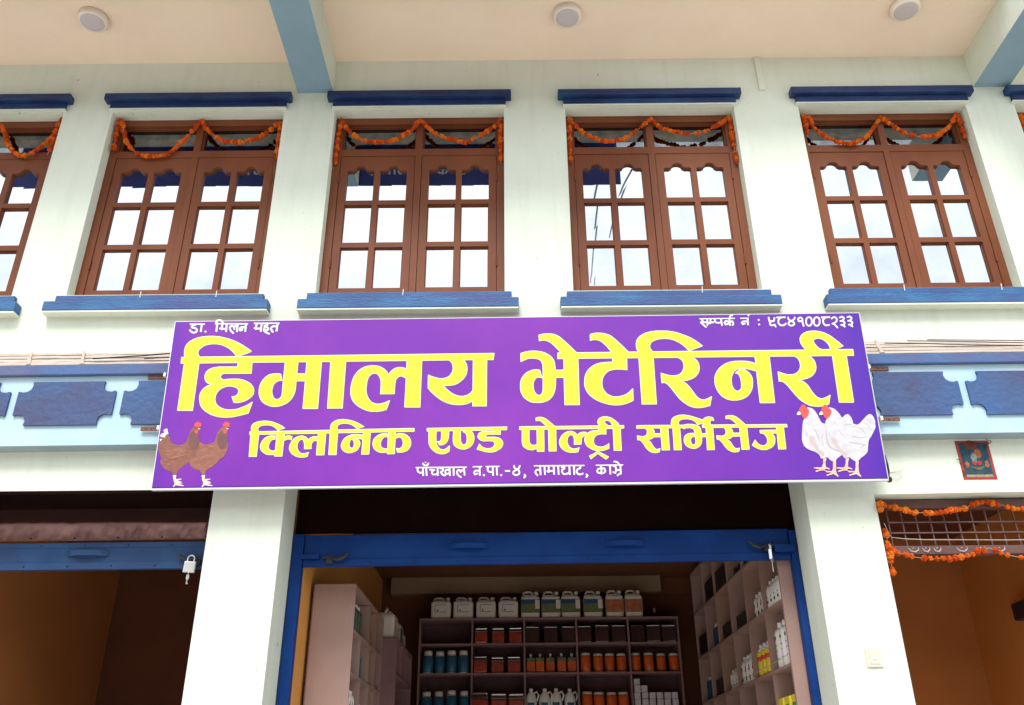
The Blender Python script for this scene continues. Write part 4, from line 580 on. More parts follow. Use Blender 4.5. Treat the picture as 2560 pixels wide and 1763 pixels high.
-3797,854 -3741,854 -3681,847 -3573,822 -3530,808 -3470,783 -3420,757 -3352,716 -3257,650 -3251,642 -3250,630 -3257,621 -3363,579 -285,578 -279,574 -278,562 -292,480 -298,476 -367,476 -373,-107 -379,-114 -391,-116 -547,-115 -554,-107 -555,-57 -583,-73 -615,-84 -675,-94 -748,-95 -819,-81 -874,-61 -927,-30 -1003,27 -1060,85 -1094,130 -1094,280 -1093,299 -1089,305 -1081,307 -1039,287 -985,268 -952,260 -917,257 -883,263 -844,281 -824,298 -806,329 -797,367 -797,401 -802,427 -811,449 -825,468 -845,477 -892,478 -1158,477 -1165,-99 -1166,-114 -1173,-120 -1348,-117 -1360,-115 -1366,-111 -1368,-90 -1360,254 -1384,269 -1407,278 -1433,275 -1447,266 -1460,251 -1470,221 -1474,194 -1477,121 -1476,62 -1483,54 -1509,53 -1656,54 -1661,58 -1663,68 -1660,172 -1663,230 -1675,270 -1689,294 -1703,309 -1733,320 -1755,316 -1781,298 -1800,270 -1812,219 -1820,148 -1818,104 -1813,78 -1804,46 -1790,14 -1771,-12 -1752,-30 -1725,-46 -1696,-54 -1659,-55 -1633,-50 -1592,-36 -1545,-14 -1536,-15 -1532,-21 -1532,-27 -1565,-137 -1575,-146 -1617,-158 -1676,-167 -1758,-163 -1794,-155 -1829,-143 -1890,-113 -1937,-78 -1965,-50 -1982,-28 -2006,18 -2017,58 -2022,115 -2020,168 -2011,230 -1997,274 -1975,320 -1955,350 -1935,373 -1909,394 -1869,417 -1829,431 -1777,438 -1716,435 -1658,415 -1622,393 -1583,355 -1565,324 -1548,352 -1529,373 -1504,391 -1475,404 -1444,410 -1411,410 -1387,404 -1359,391 -1360,478 -2084,479 -2090,-113 -2097,-120 -2278,-118 -2286,-111 -2286,478 -2378,479 -2385,-112 -2389,-120 -2571,-119 -2579,-112 -2577,219 -2579,232 -2668,233 -2668,143 -2679,76 -2704,19 -2722,-7 -2747,-32 -2798,-64 -2838,-79 -2891,-88 -2945,-85 -2984,-74 -3029,-52 -3057,-31 -3075,-12 -3088,6 -3104,36 -3119,80 -3123,126 -3120,187 -3107,230 -3080,279 -3060,302 -3034,323 -2993,342 -2945,349 -2871,344 -2863,334 -2843,267 -2840,479 -3216,480 -3221,479 -3222,474 -3221,347 -3228,338 -3551,342 -3567,338 -3577,332 -3586,320 -3587,312 -3584,295 -3558,279 -3469,288 -3366,284 -3298,265 -3256,245 -3235,232 -3194,192 -3178,166 -3168,139 -3165,110 -3170,81 -3181,57 -3199,35 -3241,3 -3297,-22 -3358,-34 -3403,-30 -3409,-24 -3441,56 -3436,63 -3410,63 -3383,77 -3375,85 -3369,103 -3367,114 -3370,132 -3377,145 -3386,154 -3404,164 -3446,176 -3475,178 -3506,175 -3542,163 -3568,150 -3586,136 -3599,120 -3613,94 -3620,69 -3623,38 -3619,4 -3611,-17 -3597,-40 -3579,-58 -3557,-73 -3530,-86 -3499,-96 -3461,-103 -3398,-102 -3327,-87 -3256,-56 -3187,-11 -3179,-10 -3174,-14 -3171,-23 -3208,-165 -3213,-168 -3279,-186 -3394,-211 -3472,-216 -3546,-210 -3598,-198 -3630,-187 -3661,-175 -3702,-153 -3742,-125 -3769,-101 -3785,-82 -3803,-51 -3825,18 -3829,72 -3823,106 -3811,139 -3785,173 -3756,196 -3724,213 -3754,228 -3772,246 -3785,267 -3794,293 -3798,321 -3796,339 -3783,377 -3763,403 -3720,430 -3681,441 -3626,447 -3417,444 -3411,479 -3821,481 -3868,480 -3869,475 -3875,-120 -3881,-124 -4063,-122 -4069,-118 -4072,-109 -4067,473 -4069,480 -4099,481 -4107,488 -4110,558 -4106,579 -4075,580 -4081,600 -4087,645 -4085,685 -4079,717 -4066,746 -4046,771 -4018,794 -3978,818 -3942,832 -3896,845|-3899,625 -3890,600 -3878,580 -3448,580 -3469,609 -3501,640 -3566,688 -3629,716 -3697,730 -3772,729 -3804,723 -3834,711 -3857,697 -3883,673 -3899,643|-641,476 -627,457 -614,426 -608,397 -606,365 -610,327 -617,299 -632,267 -649,243 -692,200 -726,178 -752,165 -782,156 -818,150 -885,151 -849,113 -808,78 -757,48 -712,32 -663,29 -620,40 -583,62 -554,98 -552,476|-2578,466 -2579,479 -2664,479 -2666,344 -2578,343|-2843,230 -2843,241 -2874,241 -2898,234 -2919,221 -2928,211 -2942,182 -2950,135 -2946,93 -2934,55 -2922,35 -2910,26 -2888,19 -2872,23 -2855,36 -2846,55 -2842,90""".split(chr(10)),
'l2_rim': """1923,-243 1961,-243 2013,-251 2078,-271 2134,-292 2174,-305 2197,-284 2218,-274 2235,-270 2265,-271 2291,-277 2298,-281 2310,-319 2309,-322 2303,-323 2276,-318 2265,-328 2261,-349 2264,-370 2565,-371 2535,-335 2507,-313 2479,-302 2460,-302 2449,-304 2445,-303 2445,-269 2448,-265 2474,-257 2497,-255 2525,-257 2537,-259 2560,-268 2576,-276 2619,-313 2674,-373 3158,-374 3161,-376 3163,-382 3164,-410 3162,-415 3121,-417 3115,-677 3111,-682 3101,-683 3026,-683 3023,-682 3021,-676 3027,-499 3026,-489 2976,-490 2994,-511 3002,-534 3003,-553 2996,-599 2982,-626 2965,-646 2949,-659 2918,-675 2892,-684 2866,-688 2839,-688 2818,-684 2788,-674 2756,-656 2729,-637 2719,-627 2759,-564 2765,-560 2767,-561 2782,-590 2798,-609 2814,-621 2828,-627 2838,-630 2859,-630 2869,-628 2883,-618 2893,-606 2902,-590 2906,-567 2903,-546 2897,-528 2889,-513 2878,-500 2868,-492 2854,-488 2832,-486 2829,-448 2831,-444 2876,-442 3027,-443 3028,-439 3028,-416 2690,-413 2688,-434 2687,-673 2685,-679 2681,-681 2596,-681 2593,-679 2594,-520 2505,-522 2481,-542 2466,-549 2441,-553 2458,-565 2473,-579 2485,-600 2499,-631 2517,-654 2527,-660 2537,-663 2554,-661 2570,-655 2574,-657 2575,-663 2562,-702 2541,-708 2519,-711 2495,-710 2474,-705 2445,-689 2432,-680 2409,-654 2377,-600 2344,-557 2319,-556 2315,-552 2315,-516 2317,-502 2321,-500 2359,-508 2381,-507 2408,-499 2421,-487 2429,-470 2430,-445 2424,-429 2411,-411 2289,-411 2287,-426 2281,-674 2276,-679 2200,-680 2192,-680 2189,-675 2194,-533 2193,-522 2146,-523 2143,-566 2139,-584 2129,-607 2115,-628 2099,-641 2083,-651 2053,-662 2024,-662 1988,-653 1961,-637 1941,-614 1931,-592 1928,-580 1926,-561 1928,-541 1938,-511 1946,-499 1966,-484 1989,-474 2013,-469 2047,-468 2056,-473 2062,-501 2062,-465 2058,-443 2051,-425 2036,-417 2016,-410 1997,-409 1976,-411 1956,-416 1937,-424 1933,-420 1932,-410 1902,-409 1898,-411 1897,-672 1892,-676 1807,-676 1803,-672 1802,-662 1807,-411 1805,-409 1758,-409 1757,-664 1755,-674 1752,-676 1690,-676 1665,-676 1662,-674 1661,-658 1662,-516 1578,-517 1562,-531 1551,-537 1531,-543 1511,-546 1529,-560 1543,-575 1571,-632 1585,-649 1605,-660 1643,-649 1646,-650 1647,-656 1635,-694 1631,-699 1592,-707 1564,-707 1546,-703 1535,-699 1512,-684 1484,-655 1467,-628 1445,-585 1427,-563 1412,-549 1390,-552 1385,-547 1382,-500 1384,-492 1387,-490 1431,-500 1456,-501 1485,-492 1495,-479 1501,-465 1503,-439 1500,-426 1485,-409 1384,-409 1380,-404 1383,-371 1384,-368 1404,-365 1794,-367 1793,-347 1797,-321 1803,-303 1813,-287 1830,-271 1855,-258 1890,-247|1887,-352 1891,-367 1946,-367 1971,-359 1989,-357 2045,-359 2090,-369 2119,-385 2135,-404 2141,-421 2146,-474 2195,-474 2197,-410 2162,-409 2158,-404 2157,-374 2163,-369 2179,-369 2173,-356 2108,-374 2105,-372 2088,-344 2065,-323 2047,-313 2029,-306 1987,-299 1940,-302 1910,-312 1892,-327 1888,-337|2495,-413 2510,-432 2516,-449 2520,-473 2594,-473 2595,-412 2502,-411|1574,-410 1588,-425 1592,-433 1594,-449 1593,-467 1662,-468 1663,-410 1601,-408|2012,-569 2017,-592 2028,-607 2035,-611 2050,-609 2060,-593 2062,-565 2061,-520 2034,-521 2022,-532 2013,-547
1002,-251 1049,-253 1069,-258 1091,-267 1108,-276 1131,-294 1164,-325 1184,-348 1185,-351 1182,-354 1162,-363 1235,-363 1240,-367 1240,-380 1237,-403 1197,-407 1194,-658 1194,-668 1190,-673 1104,-674 1100,-670 1103,-406 1028,-406 1024,-469 1023,-473 1009,-474 968,-471 932,-477 908,-486 891,-502 885,-510 880,-520 874,-540 873,-559 875,-571 883,-592 893,-603 913,-614 941,-621 973,-620 1001,-611 1025,-597 1046,-582 1049,-580 1052,-582 1053,-585 1050,-643 1049,-647 1019,-659 988,-669 955,-674 920,-674 1040,-743 1040,-749 1005,-778 996,-773 913,-709 832,-770 829,-771 826,-768 808,-731 809,-727 866,-701 906,-673 874,-666 842,-653 808,-632 787,-613 777,-596 768,-576 762,-553 761,-530 767,-506 772,-494 771,-493 756,-496 750,-500 736,-518 729,-552 727,-589 722,-594 642,-594 638,-593 637,-589 640,-540 639,-516 631,-492 622,-482 610,-477 601,-476 581,-493 572,-507 565,-535 564,-556 566,-570 576,-600 592,-621 610,-635 628,-640 659,-639 699,-626 702,-628 703,-631 691,-665 686,-680 681,-686 631,-692 595,-691 569,-686 542,-676 510,-656 492,-639 479,-621 468,-592 464,-569 465,-548 468,-535 481,-504 497,-479 516,-459 533,-447 557,-435 575,-429 595,-425 616,-426 628,-428 645,-435 665,-448 685,-473 703,-452 724,-442 751,-437 784,-439 793,-442 795,-458 816,-441 851,-426 895,-421 933,-421 933,-406 437,-405 432,-667 427,-672 344,-671 340,-667 340,-405 295,-407 292,-617 290,-669 289,-672 286,-674 208,-673 204,-669 203,-661 203,-637 175,-648 154,-653 137,-654 102,-647 87,-642 59,-625 43,-608 34,-589 29,-568 27,-540 30,-407 0,-404 -1,-400 0,-366 1,-362 4,-361 53,-360 315,-361 302,-347 261,-308 245,-298 228,-295 200,-300 197,-299 196,-260 200,-255 229,-247 256,-246 282,-251 302,-259 320,-269 340,-286 424,-362 942,-363 933,-349 927,-335 925,-324 926,-309 929,-299 937,-285 957,-267 974,-258|1016,-325 1019,-333 1029,-344 1055,-363 1095,-363 1092,-346 1088,-338 1072,-319 1061,-311 1042,-306 1024,-307 1016,-310|119,-510 121,-552 127,-569 133,-576 146,-585 159,-589 178,-589 203,-581 205,-406 121,-406
-2105,-242 -2078,-242 -2034,-248 -2001,-255 -1966,-265 -1930,-279 -1883,-304 -1834,-334 -1829,-339 -1830,-342 -1837,-345 -1916,-368 -1951,-336 -1990,-314 -2035,-301 -2085,-300 -2119,-309 -2139,-322 -2144,-332 -2146,-343 -2143,-362 -2138,-371 -1287,-364 -1239,-365 -1236,-367 -1235,-370 -1235,-406 -1239,-410 -1453,-411 -1454,-437 -1434,-430 -1411,-425 -1384,-426 -1362,-430 -1340,-437 -1321,-449 -1294,-474 -1286,-486 -1278,-501 -1270,-530 -1269,-564 -1272,-579 -1283,-605 -1294,-622 -1311,-639 -1330,-649 -1364,-660 -1390,-663 -1428,-660 -1433,-656 -1443,-612 -1442,-606 -1435,-605 -1418,-609 -1408,-609 -1395,-605 -1382,-592 -1377,-585 -1373,-575 -1369,-556 -1370,-525 -1378,-502 -1388,-489 -1410,-478 -1423,-480 -1454,-493 -1456,-668 -1458,-677 -1471,-679 -1543,-679 -1548,-674 -1549,-659 -1589,-663 -1621,-661 -1647,-655 -1672,-641 -1688,-629 -1704,-612 -1712,-597 -1719,-578 -1723,-562 -1723,-528 -1719,-508 -1710,-489 -1687,-461 -1670,-448 -1641,-433 -1623,-428 -1597,-424 -1573,-424 -1557,-427 -1550,-432 -1547,-452 -1546,-414 -1582,-412 -1701,-413 -1750,-414 -1755,-667 -1757,-677 -1777,-680 -1844,-680 -1848,-679 -1849,-674 -1843,-497 -1900,-487 -1878,-508 -1869,-524 -1866,-536 -1865,-549 -1869,-572 -1875,-591 -1887,-614 -1895,-625 -1914,-639 -1933,-648 -1956,-657 -1980,-661 -1999,-661 -2016,-657 -2046,-645 -2061,-634 -2077,-616 -2090,-589 -2093,-578 -2094,-562 -2092,-545 -2083,-521 -2069,-493 -2051,-473 -2041,-465 -2025,-454 -1992,-438 -1961,-431 -1934,-429 -1887,-431 -1843,-438 -1841,-427 -1842,-415 -2117,-416 -2136,-418 -2137,-677 -2141,-681 -2227,-680 -2232,-675 -2233,-664 -2234,-418 -2274,-417 -2278,-669 -2280,-680 -2315,-682 -2375,-681 -2377,-667 -2375,-509 -2387,-506 -2402,-507 -2415,-513 -2427,-526 -2433,-538 -2437,-556 -2434,-600 -2435,-603 -2461,-605 -2518,-606 -2523,-601 -2524,-551 -2532,-518 -2545,-494 -2570,-490 -2588,-510 -2596,-526 -2600,-542 -2602,-564 -2600,-582 -2597,-598 -2586,-619 -2566,-642 -2554,-650 -2542,-653 -2507,-652 -2488,-647 -2466,-639 -2461,-644 -2474,-693 -2478,-699 -2522,-706 -2558,-705 -2577,-703 -2615,-691 -2650,-670 -2665,-657 -2676,-644 -2695,-613 -2700,-591 -2698,-562 -2690,-535 -2672,-496 -2657,-478 -2632,-459 -2608,-447 -2578,-440 -2549,-440 -2519,-450 -2502,-460 -2476,-486 -2470,-475 -2462,-466 -2433,-452 -2422,-449 -2392,-450 -2374,-452 -2373,-419 -2760,-420 -2762,-424 -2762,-447 -2747,-438 -2735,-435 -2708,-436 -2673,-444 -2670,-448 -2675,-487 -2677,-491 -2681,-492 -2711,-484 -2725,-486 -2743,-492 -2764,-502 -2768,-680 -2769,-689 -2772,-690 -2858,-689 -2863,-684 -2863,-669 -2878,-671 -2929,-670 -2943,-668 -2968,-659 -3002,-638 -3020,-621 -3031,-604 -3040,-580 -3042,-552 -3037,-527 -3022,-493 -3002,-467 -2987,-454 -2965,-442 -2923,-432 -2895,-432 -2859,-439 -2858,-422 -3065,-422 -3067,-686 -3071,-690 -3158,-689 -3162,-685 -3167,-424 -3176,-423 -3179,-419 -3183,-385 -3179,-380 -3164,-380 -3170,-337 -3168,-319 -3162,-301 -3158,-294 -3146,-281 -3119,-266 -3077,-254 -3026,-249 -2982,-251 -2935,-259 -2889,-274 -2846,-292 -2796,-319 -2765,-343 -2768,-348 -2845,-376 -2871,-352 -2888,-339 -2909,-325 -2925,-318 -2944,-312 -2972,-308 -3019,-309 -3056,-318 -3065,-323 -3076,-333 -3081,-346 -3081,-357 -3077,-369 -3070,-379 -2256,-373 -2231,-372 -2234,-337 -2233,-324 -2223,-298 -2211,-282 -2187,-264 -2157,-250 -2136,-245|-2859,-451 -2858,-447 -2872,-446 -2866,-473 -2867,-481 -2872,-484 -2897,-486 -2906,-489 -2919,-503 -2931,-526 -2937,-558 -2935,-580 -2928,-596 -2917,-607 -2911,-611 -2891,-617 -2862,-615|-1547,-492 -1547,-474 -1553,-475 -1563,-472 -1582,-473 -1592,-478 -1603,-489 -1618,-513 -1624,-545 -1623,-566 -1620,-578 -1616,-586 -1605,-597 -1590,-606 -1572,-610 -1547,-608|-1959,-496 -1958,-495 -1962,-495 -1977,-498 -1988,-521 -1993,-543 -1992,-566 -1987,-580 -1968,-596 -1958,-594 -1948,-587 -1942,-565 -1942,-544 -1945,-528 -1949,-516 -1962,-502
-183,-361 -145,-361 -141,-363 -140,-366 -145,-402 -150,-406 -217,-406 -220,-461 -223,-462 -259,-459 -368,-459 -379,-461 -392,-474 -388,-483 -294,-484 -246,-492 -229,-501 -216,-511 -203,-525 -194,-542 -190,-555 -190,-576 -198,-601 -207,-616 -224,-633 -246,-648 -280,-665 -321,-675 -357,-675 -405,-667 -467,-648 -497,-637 -502,-631 -472,-567 -469,-566 -463,-570 -454,-584 -435,-602 -417,-612 -393,-620 -378,-623 -345,-621 -322,-614 -307,-603 -298,-588 -296,-578 -296,-563 -299,-554 -306,-544 -341,-538 -420,-539 -441,-535 -465,-522 -482,-506 -488,-495 -492,-479 -489,-462 -480,-441 -467,-427 -452,-420 -435,-415 -397,-412 -309,-413 -309,-406 -561,-408 -543,-434 -534,-451 -529,-470 -527,-502 -529,-523 -535,-548 -551,-580 -560,-591 -576,-606 -588,-615 -609,-625 -626,-631 -646,-635 -681,-633 -714,-623 -747,-603 -759,-592 -769,-578 -779,-554 -781,-540 -783,-485 -779,-420 -781,-408 -825,-408 -826,-460 -830,-494 -838,-523 -851,-547 -869,-564 -895,-577 -912,-580 -937,-580 -940,-579 -967,-532 -962,-528 -939,-532 -924,-514 -921,-495 -919,-461 -921,-409 -974,-408 -975,-452 -975,-501 -971,-537 -968,-557 -961,-576 -948,-600 -933,-615 -917,-625 -903,-629 -887,-629 -874,-625 -857,-615 -820,-583 -817,-582 -814,-586 -818,-651 -821,-657 -837,-669 -860,-681 -876,-686 -898,-689 -936,-685 -954,-680 -978,-669 -999,-655 -1017,-640 -1041,-612 -1059,-578 -1066,-548 -1070,-441 -1068,-409 -1086,-409 -1091,-404 -1091,-371 -1088,-367 -1079,-366|-651,-409 -650,-407 -689,-408 -688,-485 -684,-531 -679,-548 -672,-562 -663,-569 -652,-574 -637,-568 -628,-560 -622,-543 -618,-514 -620,-475 -627,-451 -643,-432 -652,-427 -665,-424 -668,-420 -666,-416""".split(chr(10)),
'l2_face': """1922,-250 1960,-250 2013,-259 2077,-278 2133,-300 2176,-314 2181,-311 2183,-306 2201,-289 2217,-281 2234,-278 2265,-278 2291,-285 2294,-289 2302,-313 2297,-314 2276,-310 2261,-323 2256,-332 2254,-348 2256,-370 2258,-375 2261,-377 2542,-379 2575,-377 2576,-372 2549,-340 2533,-324 2513,-308 2480,-295 2452,-295 2451,-286 2454,-270 2474,-265 2496,-263 2525,-264 2536,-267 2571,-281 2613,-318 2671,-380 3155,-382 3156,-408 3118,-408 3113,-413 3109,-673 3102,-676 3028,-676 3034,-487 3030,-482 2969,-482 2964,-486 2967,-492 2989,-516 2993,-527 2996,-553 2992,-592 2984,-611 2973,-628 2953,-648 2934,-661 2913,-670 2877,-680 2830,-679 2802,-672 2783,-664 2750,-644 2728,-626 2764,-570 2777,-595 2792,-613 2819,-632 2837,-637 2858,-637 2879,-629 2895,-615 2907,-595 2911,-582 2913,-567 2910,-546 2900,-517 2883,-495 2874,-487 2862,-482 2839,-480 2837,-450 3029,-450 3034,-446 3035,-439 3036,-414 3034,-410 3031,-408 2687,-405 2683,-406 2681,-411 2680,-673 2599,-673 2600,-514 2589,-512 2504,-515 2500,-516 2492,-527 2477,-537 2451,-545 2430,-546 2426,-550 2427,-554 2453,-569 2468,-584 2480,-605 2494,-636 2512,-659 2526,-668 2536,-671 2548,-669 2565,-664 2566,-669 2557,-697 2520,-704 2496,-702 2475,-697 2450,-685 2424,-663 2410,-643 2378,-589 2349,-551 2323,-549 2321,-544 2323,-509 2358,-515 2381,-514 2400,-510 2412,-504 2422,-495 2432,-479 2436,-470 2437,-446 2432,-427 2416,-405 2413,-404 2322,-402 2286,-403 2280,-408 2274,-672 2196,-673 2201,-519 2197,-514 2154,-514 2141,-516 2139,-520 2134,-577 2122,-607 2110,-623 2101,-632 2077,-647 2048,-655 2017,-654 1983,-643 1960,-626 1946,-609 1938,-592 1934,-569 1935,-541 1940,-522 1950,-504 1964,-492 1988,-481 2027,-475 2047,-476 2051,-479 2056,-513 2033,-514 2018,-527 2006,-547 2005,-574 2008,-587 2015,-602 2023,-611 2034,-618 2051,-617 2062,-603 2067,-593 2069,-565 2068,-530 2070,-481 2067,-455 2060,-429 2056,-420 2037,-410 2017,-403 1998,-402 1964,-406 1941,-416 1938,-404 1935,-402 1902,-402 1893,-404 1891,-411 1889,-668 1811,-669 1809,-662 1813,-406 1809,-401 1755,-402 1751,-403 1749,-410 1750,-668 1669,-668 1670,-522 1668,-510 1665,-508 1640,-508 1577,-510 1552,-530 1526,-537 1502,-539 1497,-544 1524,-565 1537,-580 1566,-637 1580,-654 1604,-668 1638,-657 1638,-661 1627,-693 1592,-700 1564,-700 1547,-696 1536,-692 1517,-679 1489,-650 1472,-623 1450,-580 1432,-558 1412,-542 1394,-544 1392,-540 1390,-499 1430,-508 1456,-508 1486,-500 1493,-494 1504,-477 1508,-465 1510,-439 1505,-421 1495,-409 1487,-402 1388,-402 1390,-374 1404,-373 1797,-374 1802,-369 1800,-347 1804,-321 1810,-303 1817,-292 1835,-276 1855,-265 1890,-254|1880,-352 1884,-370 1888,-374 1946,-375 1970,-367 1988,-365 2045,-367 2090,-376 2114,-390 2130,-409 2136,-430 2139,-480 2143,-482 2197,-481 2203,-476 2204,-403 2201,-402 2167,-401 2164,-399 2164,-377 2185,-377 2190,-373 2178,-351 2175,-349 2110,-366 2086,-332 2058,-310 2042,-303 2020,-296 1974,-291 1941,-295 1918,-301 1906,-307 1888,-322 1880,-337|2483,-410 2497,-425 2505,-437 2509,-449 2514,-479 2517,-481 2555,-481 2599,-479 2601,-476 2602,-458 2602,-411 2600,-406 2597,-405 2503,-404 2488,-405 2485,-406|1560,-406 1582,-429 1587,-449 1587,-473 1590,-474 1665,-475 1669,-474 1670,-469 1671,-434 1669,-404 1666,-402 1565,-402
1001,-259 1040,-259 1060,-263 1091,-275 1119,-292 1147,-318 1176,-349 1142,-363 1141,-366 1144,-370 1232,-371 1232,-397 1196,-398 1191,-403 1187,-665 1107,-665 1110,-423 1110,-403 1106,-398 1040,-397 1022,-400 1021,-403 1017,-466 968,-464 942,-467 921,-473 899,-485 883,-502 873,-520 867,-540 866,-558 870,-579 878,-597 888,-608 912,-622 941,-628 973,-628 987,-624 1008,-615 1046,-590 1043,-642 1009,-656 978,-664 955,-667 926,-668 883,-661 842,-646 823,-635 802,-619 792,-608 781,-591 773,-570 769,-553 770,-522 774,-506 782,-489 778,-485 761,-488 749,-493 735,-508 726,-526 724,-540 719,-587 644,-587 647,-540 644,-507 633,-483 618,-473 601,-467 598,-469 577,-488 565,-507 558,-535 557,-555 564,-587 576,-612 594,-632 610,-642 621,-646 651,-647 693,-636 678,-679 631,-685 595,-684 569,-679 542,-669 510,-648 491,-627 480,-606 472,-577 472,-548 475,-535 490,-500 501,-484 521,-464 538,-452 563,-440 595,-433 616,-433 628,-436 645,-442 660,-452 684,-483 689,-479 697,-466 711,-454 729,-448 751,-445 773,-445 787,-448 788,-466 792,-471 810,-453 821,-446 850,-434 879,-429 936,-429 939,-427 942,-403 937,-398 508,-397 434,-398 431,-399 430,-402 427,-470 424,-665 347,-664 348,-406 346,-399 342,-397 293,-398 288,-403 283,-666 211,-665 211,-632 207,-627 190,-636 154,-646 137,-647 102,-640 87,-635 64,-620 48,-603 41,-589 36,-568 34,-540 37,-403 32,-398 6,-398 7,-369 323,-369 328,-365 322,-357 295,-331 265,-303 251,-293 233,-288 204,-292 203,-261 229,-254 256,-253 282,-258 302,-266 318,-277 346,-299 421,-369 949,-370 954,-366 938,-344 933,-330 933,-309 936,-299 942,-290 961,-272 974,-266|1008,-325 1014,-337 1024,-349 1041,-362 1055,-370 1097,-371 1101,-367 1100,-351 1093,-333 1077,-314 1061,-304 1043,-299 1030,-298 1017,-302 1012,-305 1009,-310|112,-510 114,-552 122,-574 132,-585 159,-596 178,-596 209,-586 211,-582 212,-530 212,-403 211,-400 208,-398 152,-397 115,-400 113,-403
-2104,-250 -2077,-250 -2033,-255 -2001,-262 -1966,-272 -1930,-287 -1887,-308 -1841,-338 -1915,-361 -1946,-331 -1990,-307 -2036,-294 -2086,-293 -2108,-298 -2125,-304 -2139,-312 -2147,-322 -2153,-337 -2153,-350 -2145,-373 -2140,-379 -1242,-373 -1243,-403 -1456,-404 -1461,-408 -1461,-440 -1457,-445 -1434,-437 -1411,-433 -1383,-433 -1362,-437 -1340,-445 -1325,-454 -1299,-478 -1290,-491 -1281,-512 -1277,-529 -1276,-563 -1280,-584 -1288,-600 -1299,-617 -1316,-634 -1336,-644 -1364,-653 -1390,-656 -1419,-655 -1426,-653 -1427,-650 -1435,-612 -1408,-616 -1391,-610 -1377,-597 -1372,-590 -1366,-575 -1362,-556 -1363,-525 -1373,-497 -1383,-484 -1410,-470 -1415,-470 -1458,-486 -1461,-490 -1463,-668 -1464,-670 -1540,-672 -1541,-656 -1545,-652 -1590,-656 -1621,-654 -1647,-648 -1667,-636 -1695,-612 -1705,-597 -1712,-578 -1715,-562 -1717,-537 -1713,-513 -1705,-494 -1699,-484 -1676,-461 -1659,-449 -1641,-441 -1597,-431 -1573,-432 -1557,-435 -1552,-467 -1578,-464 -1587,-467 -1603,-478 -1618,-498 -1625,-513 -1629,-531 -1631,-545 -1630,-566 -1627,-579 -1620,-591 -1602,-607 -1585,-615 -1571,-617 -1544,-615 -1540,-611 -1539,-410 -1544,-405 -1702,-405 -1752,-406 -1757,-411 -1763,-671 -1841,-673 -1836,-494 -1842,-489 -1925,-476 -1931,-477 -1931,-483 -1911,-490 -1894,-501 -1883,-513 -1874,-529 -1873,-558 -1877,-577 -1884,-596 -1900,-620 -1919,-634 -1939,-644 -1957,-650 -1980,-654 -2000,-654 -2016,-650 -2041,-640 -2057,-629 -2066,-620 -2076,-606 -2085,-584 -2087,-562 -2083,-541 -2072,-513 -2059,-492 -2046,-478 -2020,-459 -2001,-449 -1979,-442 -1951,-437 -1903,-437 -1838,-445 -1834,-440 -1834,-411 -1838,-407 -1881,-407 -2118,-408 -2138,-409 -2143,-415 -2144,-673 -2224,-673 -2226,-664 -2227,-414 -2232,-409 -2277,-410 -2282,-416 -2286,-674 -2370,-674 -2367,-515 -2368,-507 -2371,-503 -2387,-499 -2398,-498 -2415,-505 -2427,-514 -2436,-529 -2443,-550 -2444,-566 -2441,-597 -2515,-599 -2519,-536 -2523,-522 -2529,-509 -2542,-488 -2572,-483 -2583,-493 -2593,-505 -2603,-526 -2607,-542 -2609,-564 -2607,-582 -2604,-598 -2591,-624 -2570,-647 -2547,-659 -2515,-660 -2495,-657 -2471,-649 -2470,-651 -2482,-693 -2522,-699 -2558,-698 -2577,-695 -2615,-684 -2646,-665 -2661,-652 -2671,-640 -2688,-613 -2693,-591 -2691,-562 -2683,-535 -2676,-516 -2662,-494 -2642,-475 -2627,-464 -2608,-454 -2578,-447 -2548,-448 -2525,-454 -2510,-462 -2490,-480 -2480,-493 -2474,-497 -2472,-496 -2465,-480 -2457,-471 -2440,-462 -2422,-457 -2391,-457 -2372,-461 -2368,-460 -2366,-420 -2368,-413 -2371,-411 -2415,-410 -2764,-413 -2767,-414 -2769,-424 -2770,-446 -2768,-455 -2765,-457 -2746,-445 -2735,-443 -2708,-443 -2680,-448 -2677,-453 -2682,-485 -2704,-478 -2719,-477 -2744,-484 -2770,-499 -2776,-683 -2855,-682 -2856,-666 -2861,-662 -2879,-664 -2937,-662 -2968,-651 -2993,-637 -3016,-616 -3024,-604 -3033,-580 -3035,-552 -3030,-527 -3017,-498 -2997,-472 -2981,-459 -2965,-450 -2929,-440 -2894,-439 -2882,-441 -2880,-443 -2873,-476 -2892,-477 -2904,-481 -2915,-488 -2924,-498 -2935,-518 -2942,-542 -2944,-558 -2942,-580 -2938,-592 -2928,-606 -2922,-612 -2910,-618 -2890,-624 -2869,-624 -2856,-622 -2854,-611 -2851,-483 -2851,-450 -2852,-443 -2850,-428 -2853,-416 -2856,-414 -2890,-414 -3068,-415 -3071,-416 -3073,-423 -3075,-682 -3155,-681 -3156,-668 -3159,-423 -3161,-418 -3173,-416 -3176,-389 -3164,-388 -3157,-385 -3157,-383 -3163,-338 -3161,-320 -3156,-306 -3152,-299 -3141,-286 -3112,-271 -3076,-261 -3045,-258 -3002,-257 -2952,-263 -2904,-276 -2856,-294 -2817,-314 -2775,-342 -2845,-369 -2867,-347 -2884,-334 -2905,-320 -2926,-310 -2945,-305 -2973,-301 -3020,-301 -3057,-311 -3070,-318 -3081,-328 -3087,-341 -3088,-357 -3081,-375 -3075,-385 -3072,-387 -2255,-381 -2225,-378 -2224,-375 -2227,-337 -2226,-324 -2218,-303 -2206,-287 -2182,-269 -2156,-258 -2135,-253|-1940,-489 -1940,-485 -1943,-484 -1979,-491 -1991,-512 -1998,-528 -2000,-543 -1999,-566 -1994,-580 -1981,-596 -1968,-604 -1957,-601 -1945,-594 -1935,-571 -1934,-555 -1938,-528 -1945,-511 -1953,-501
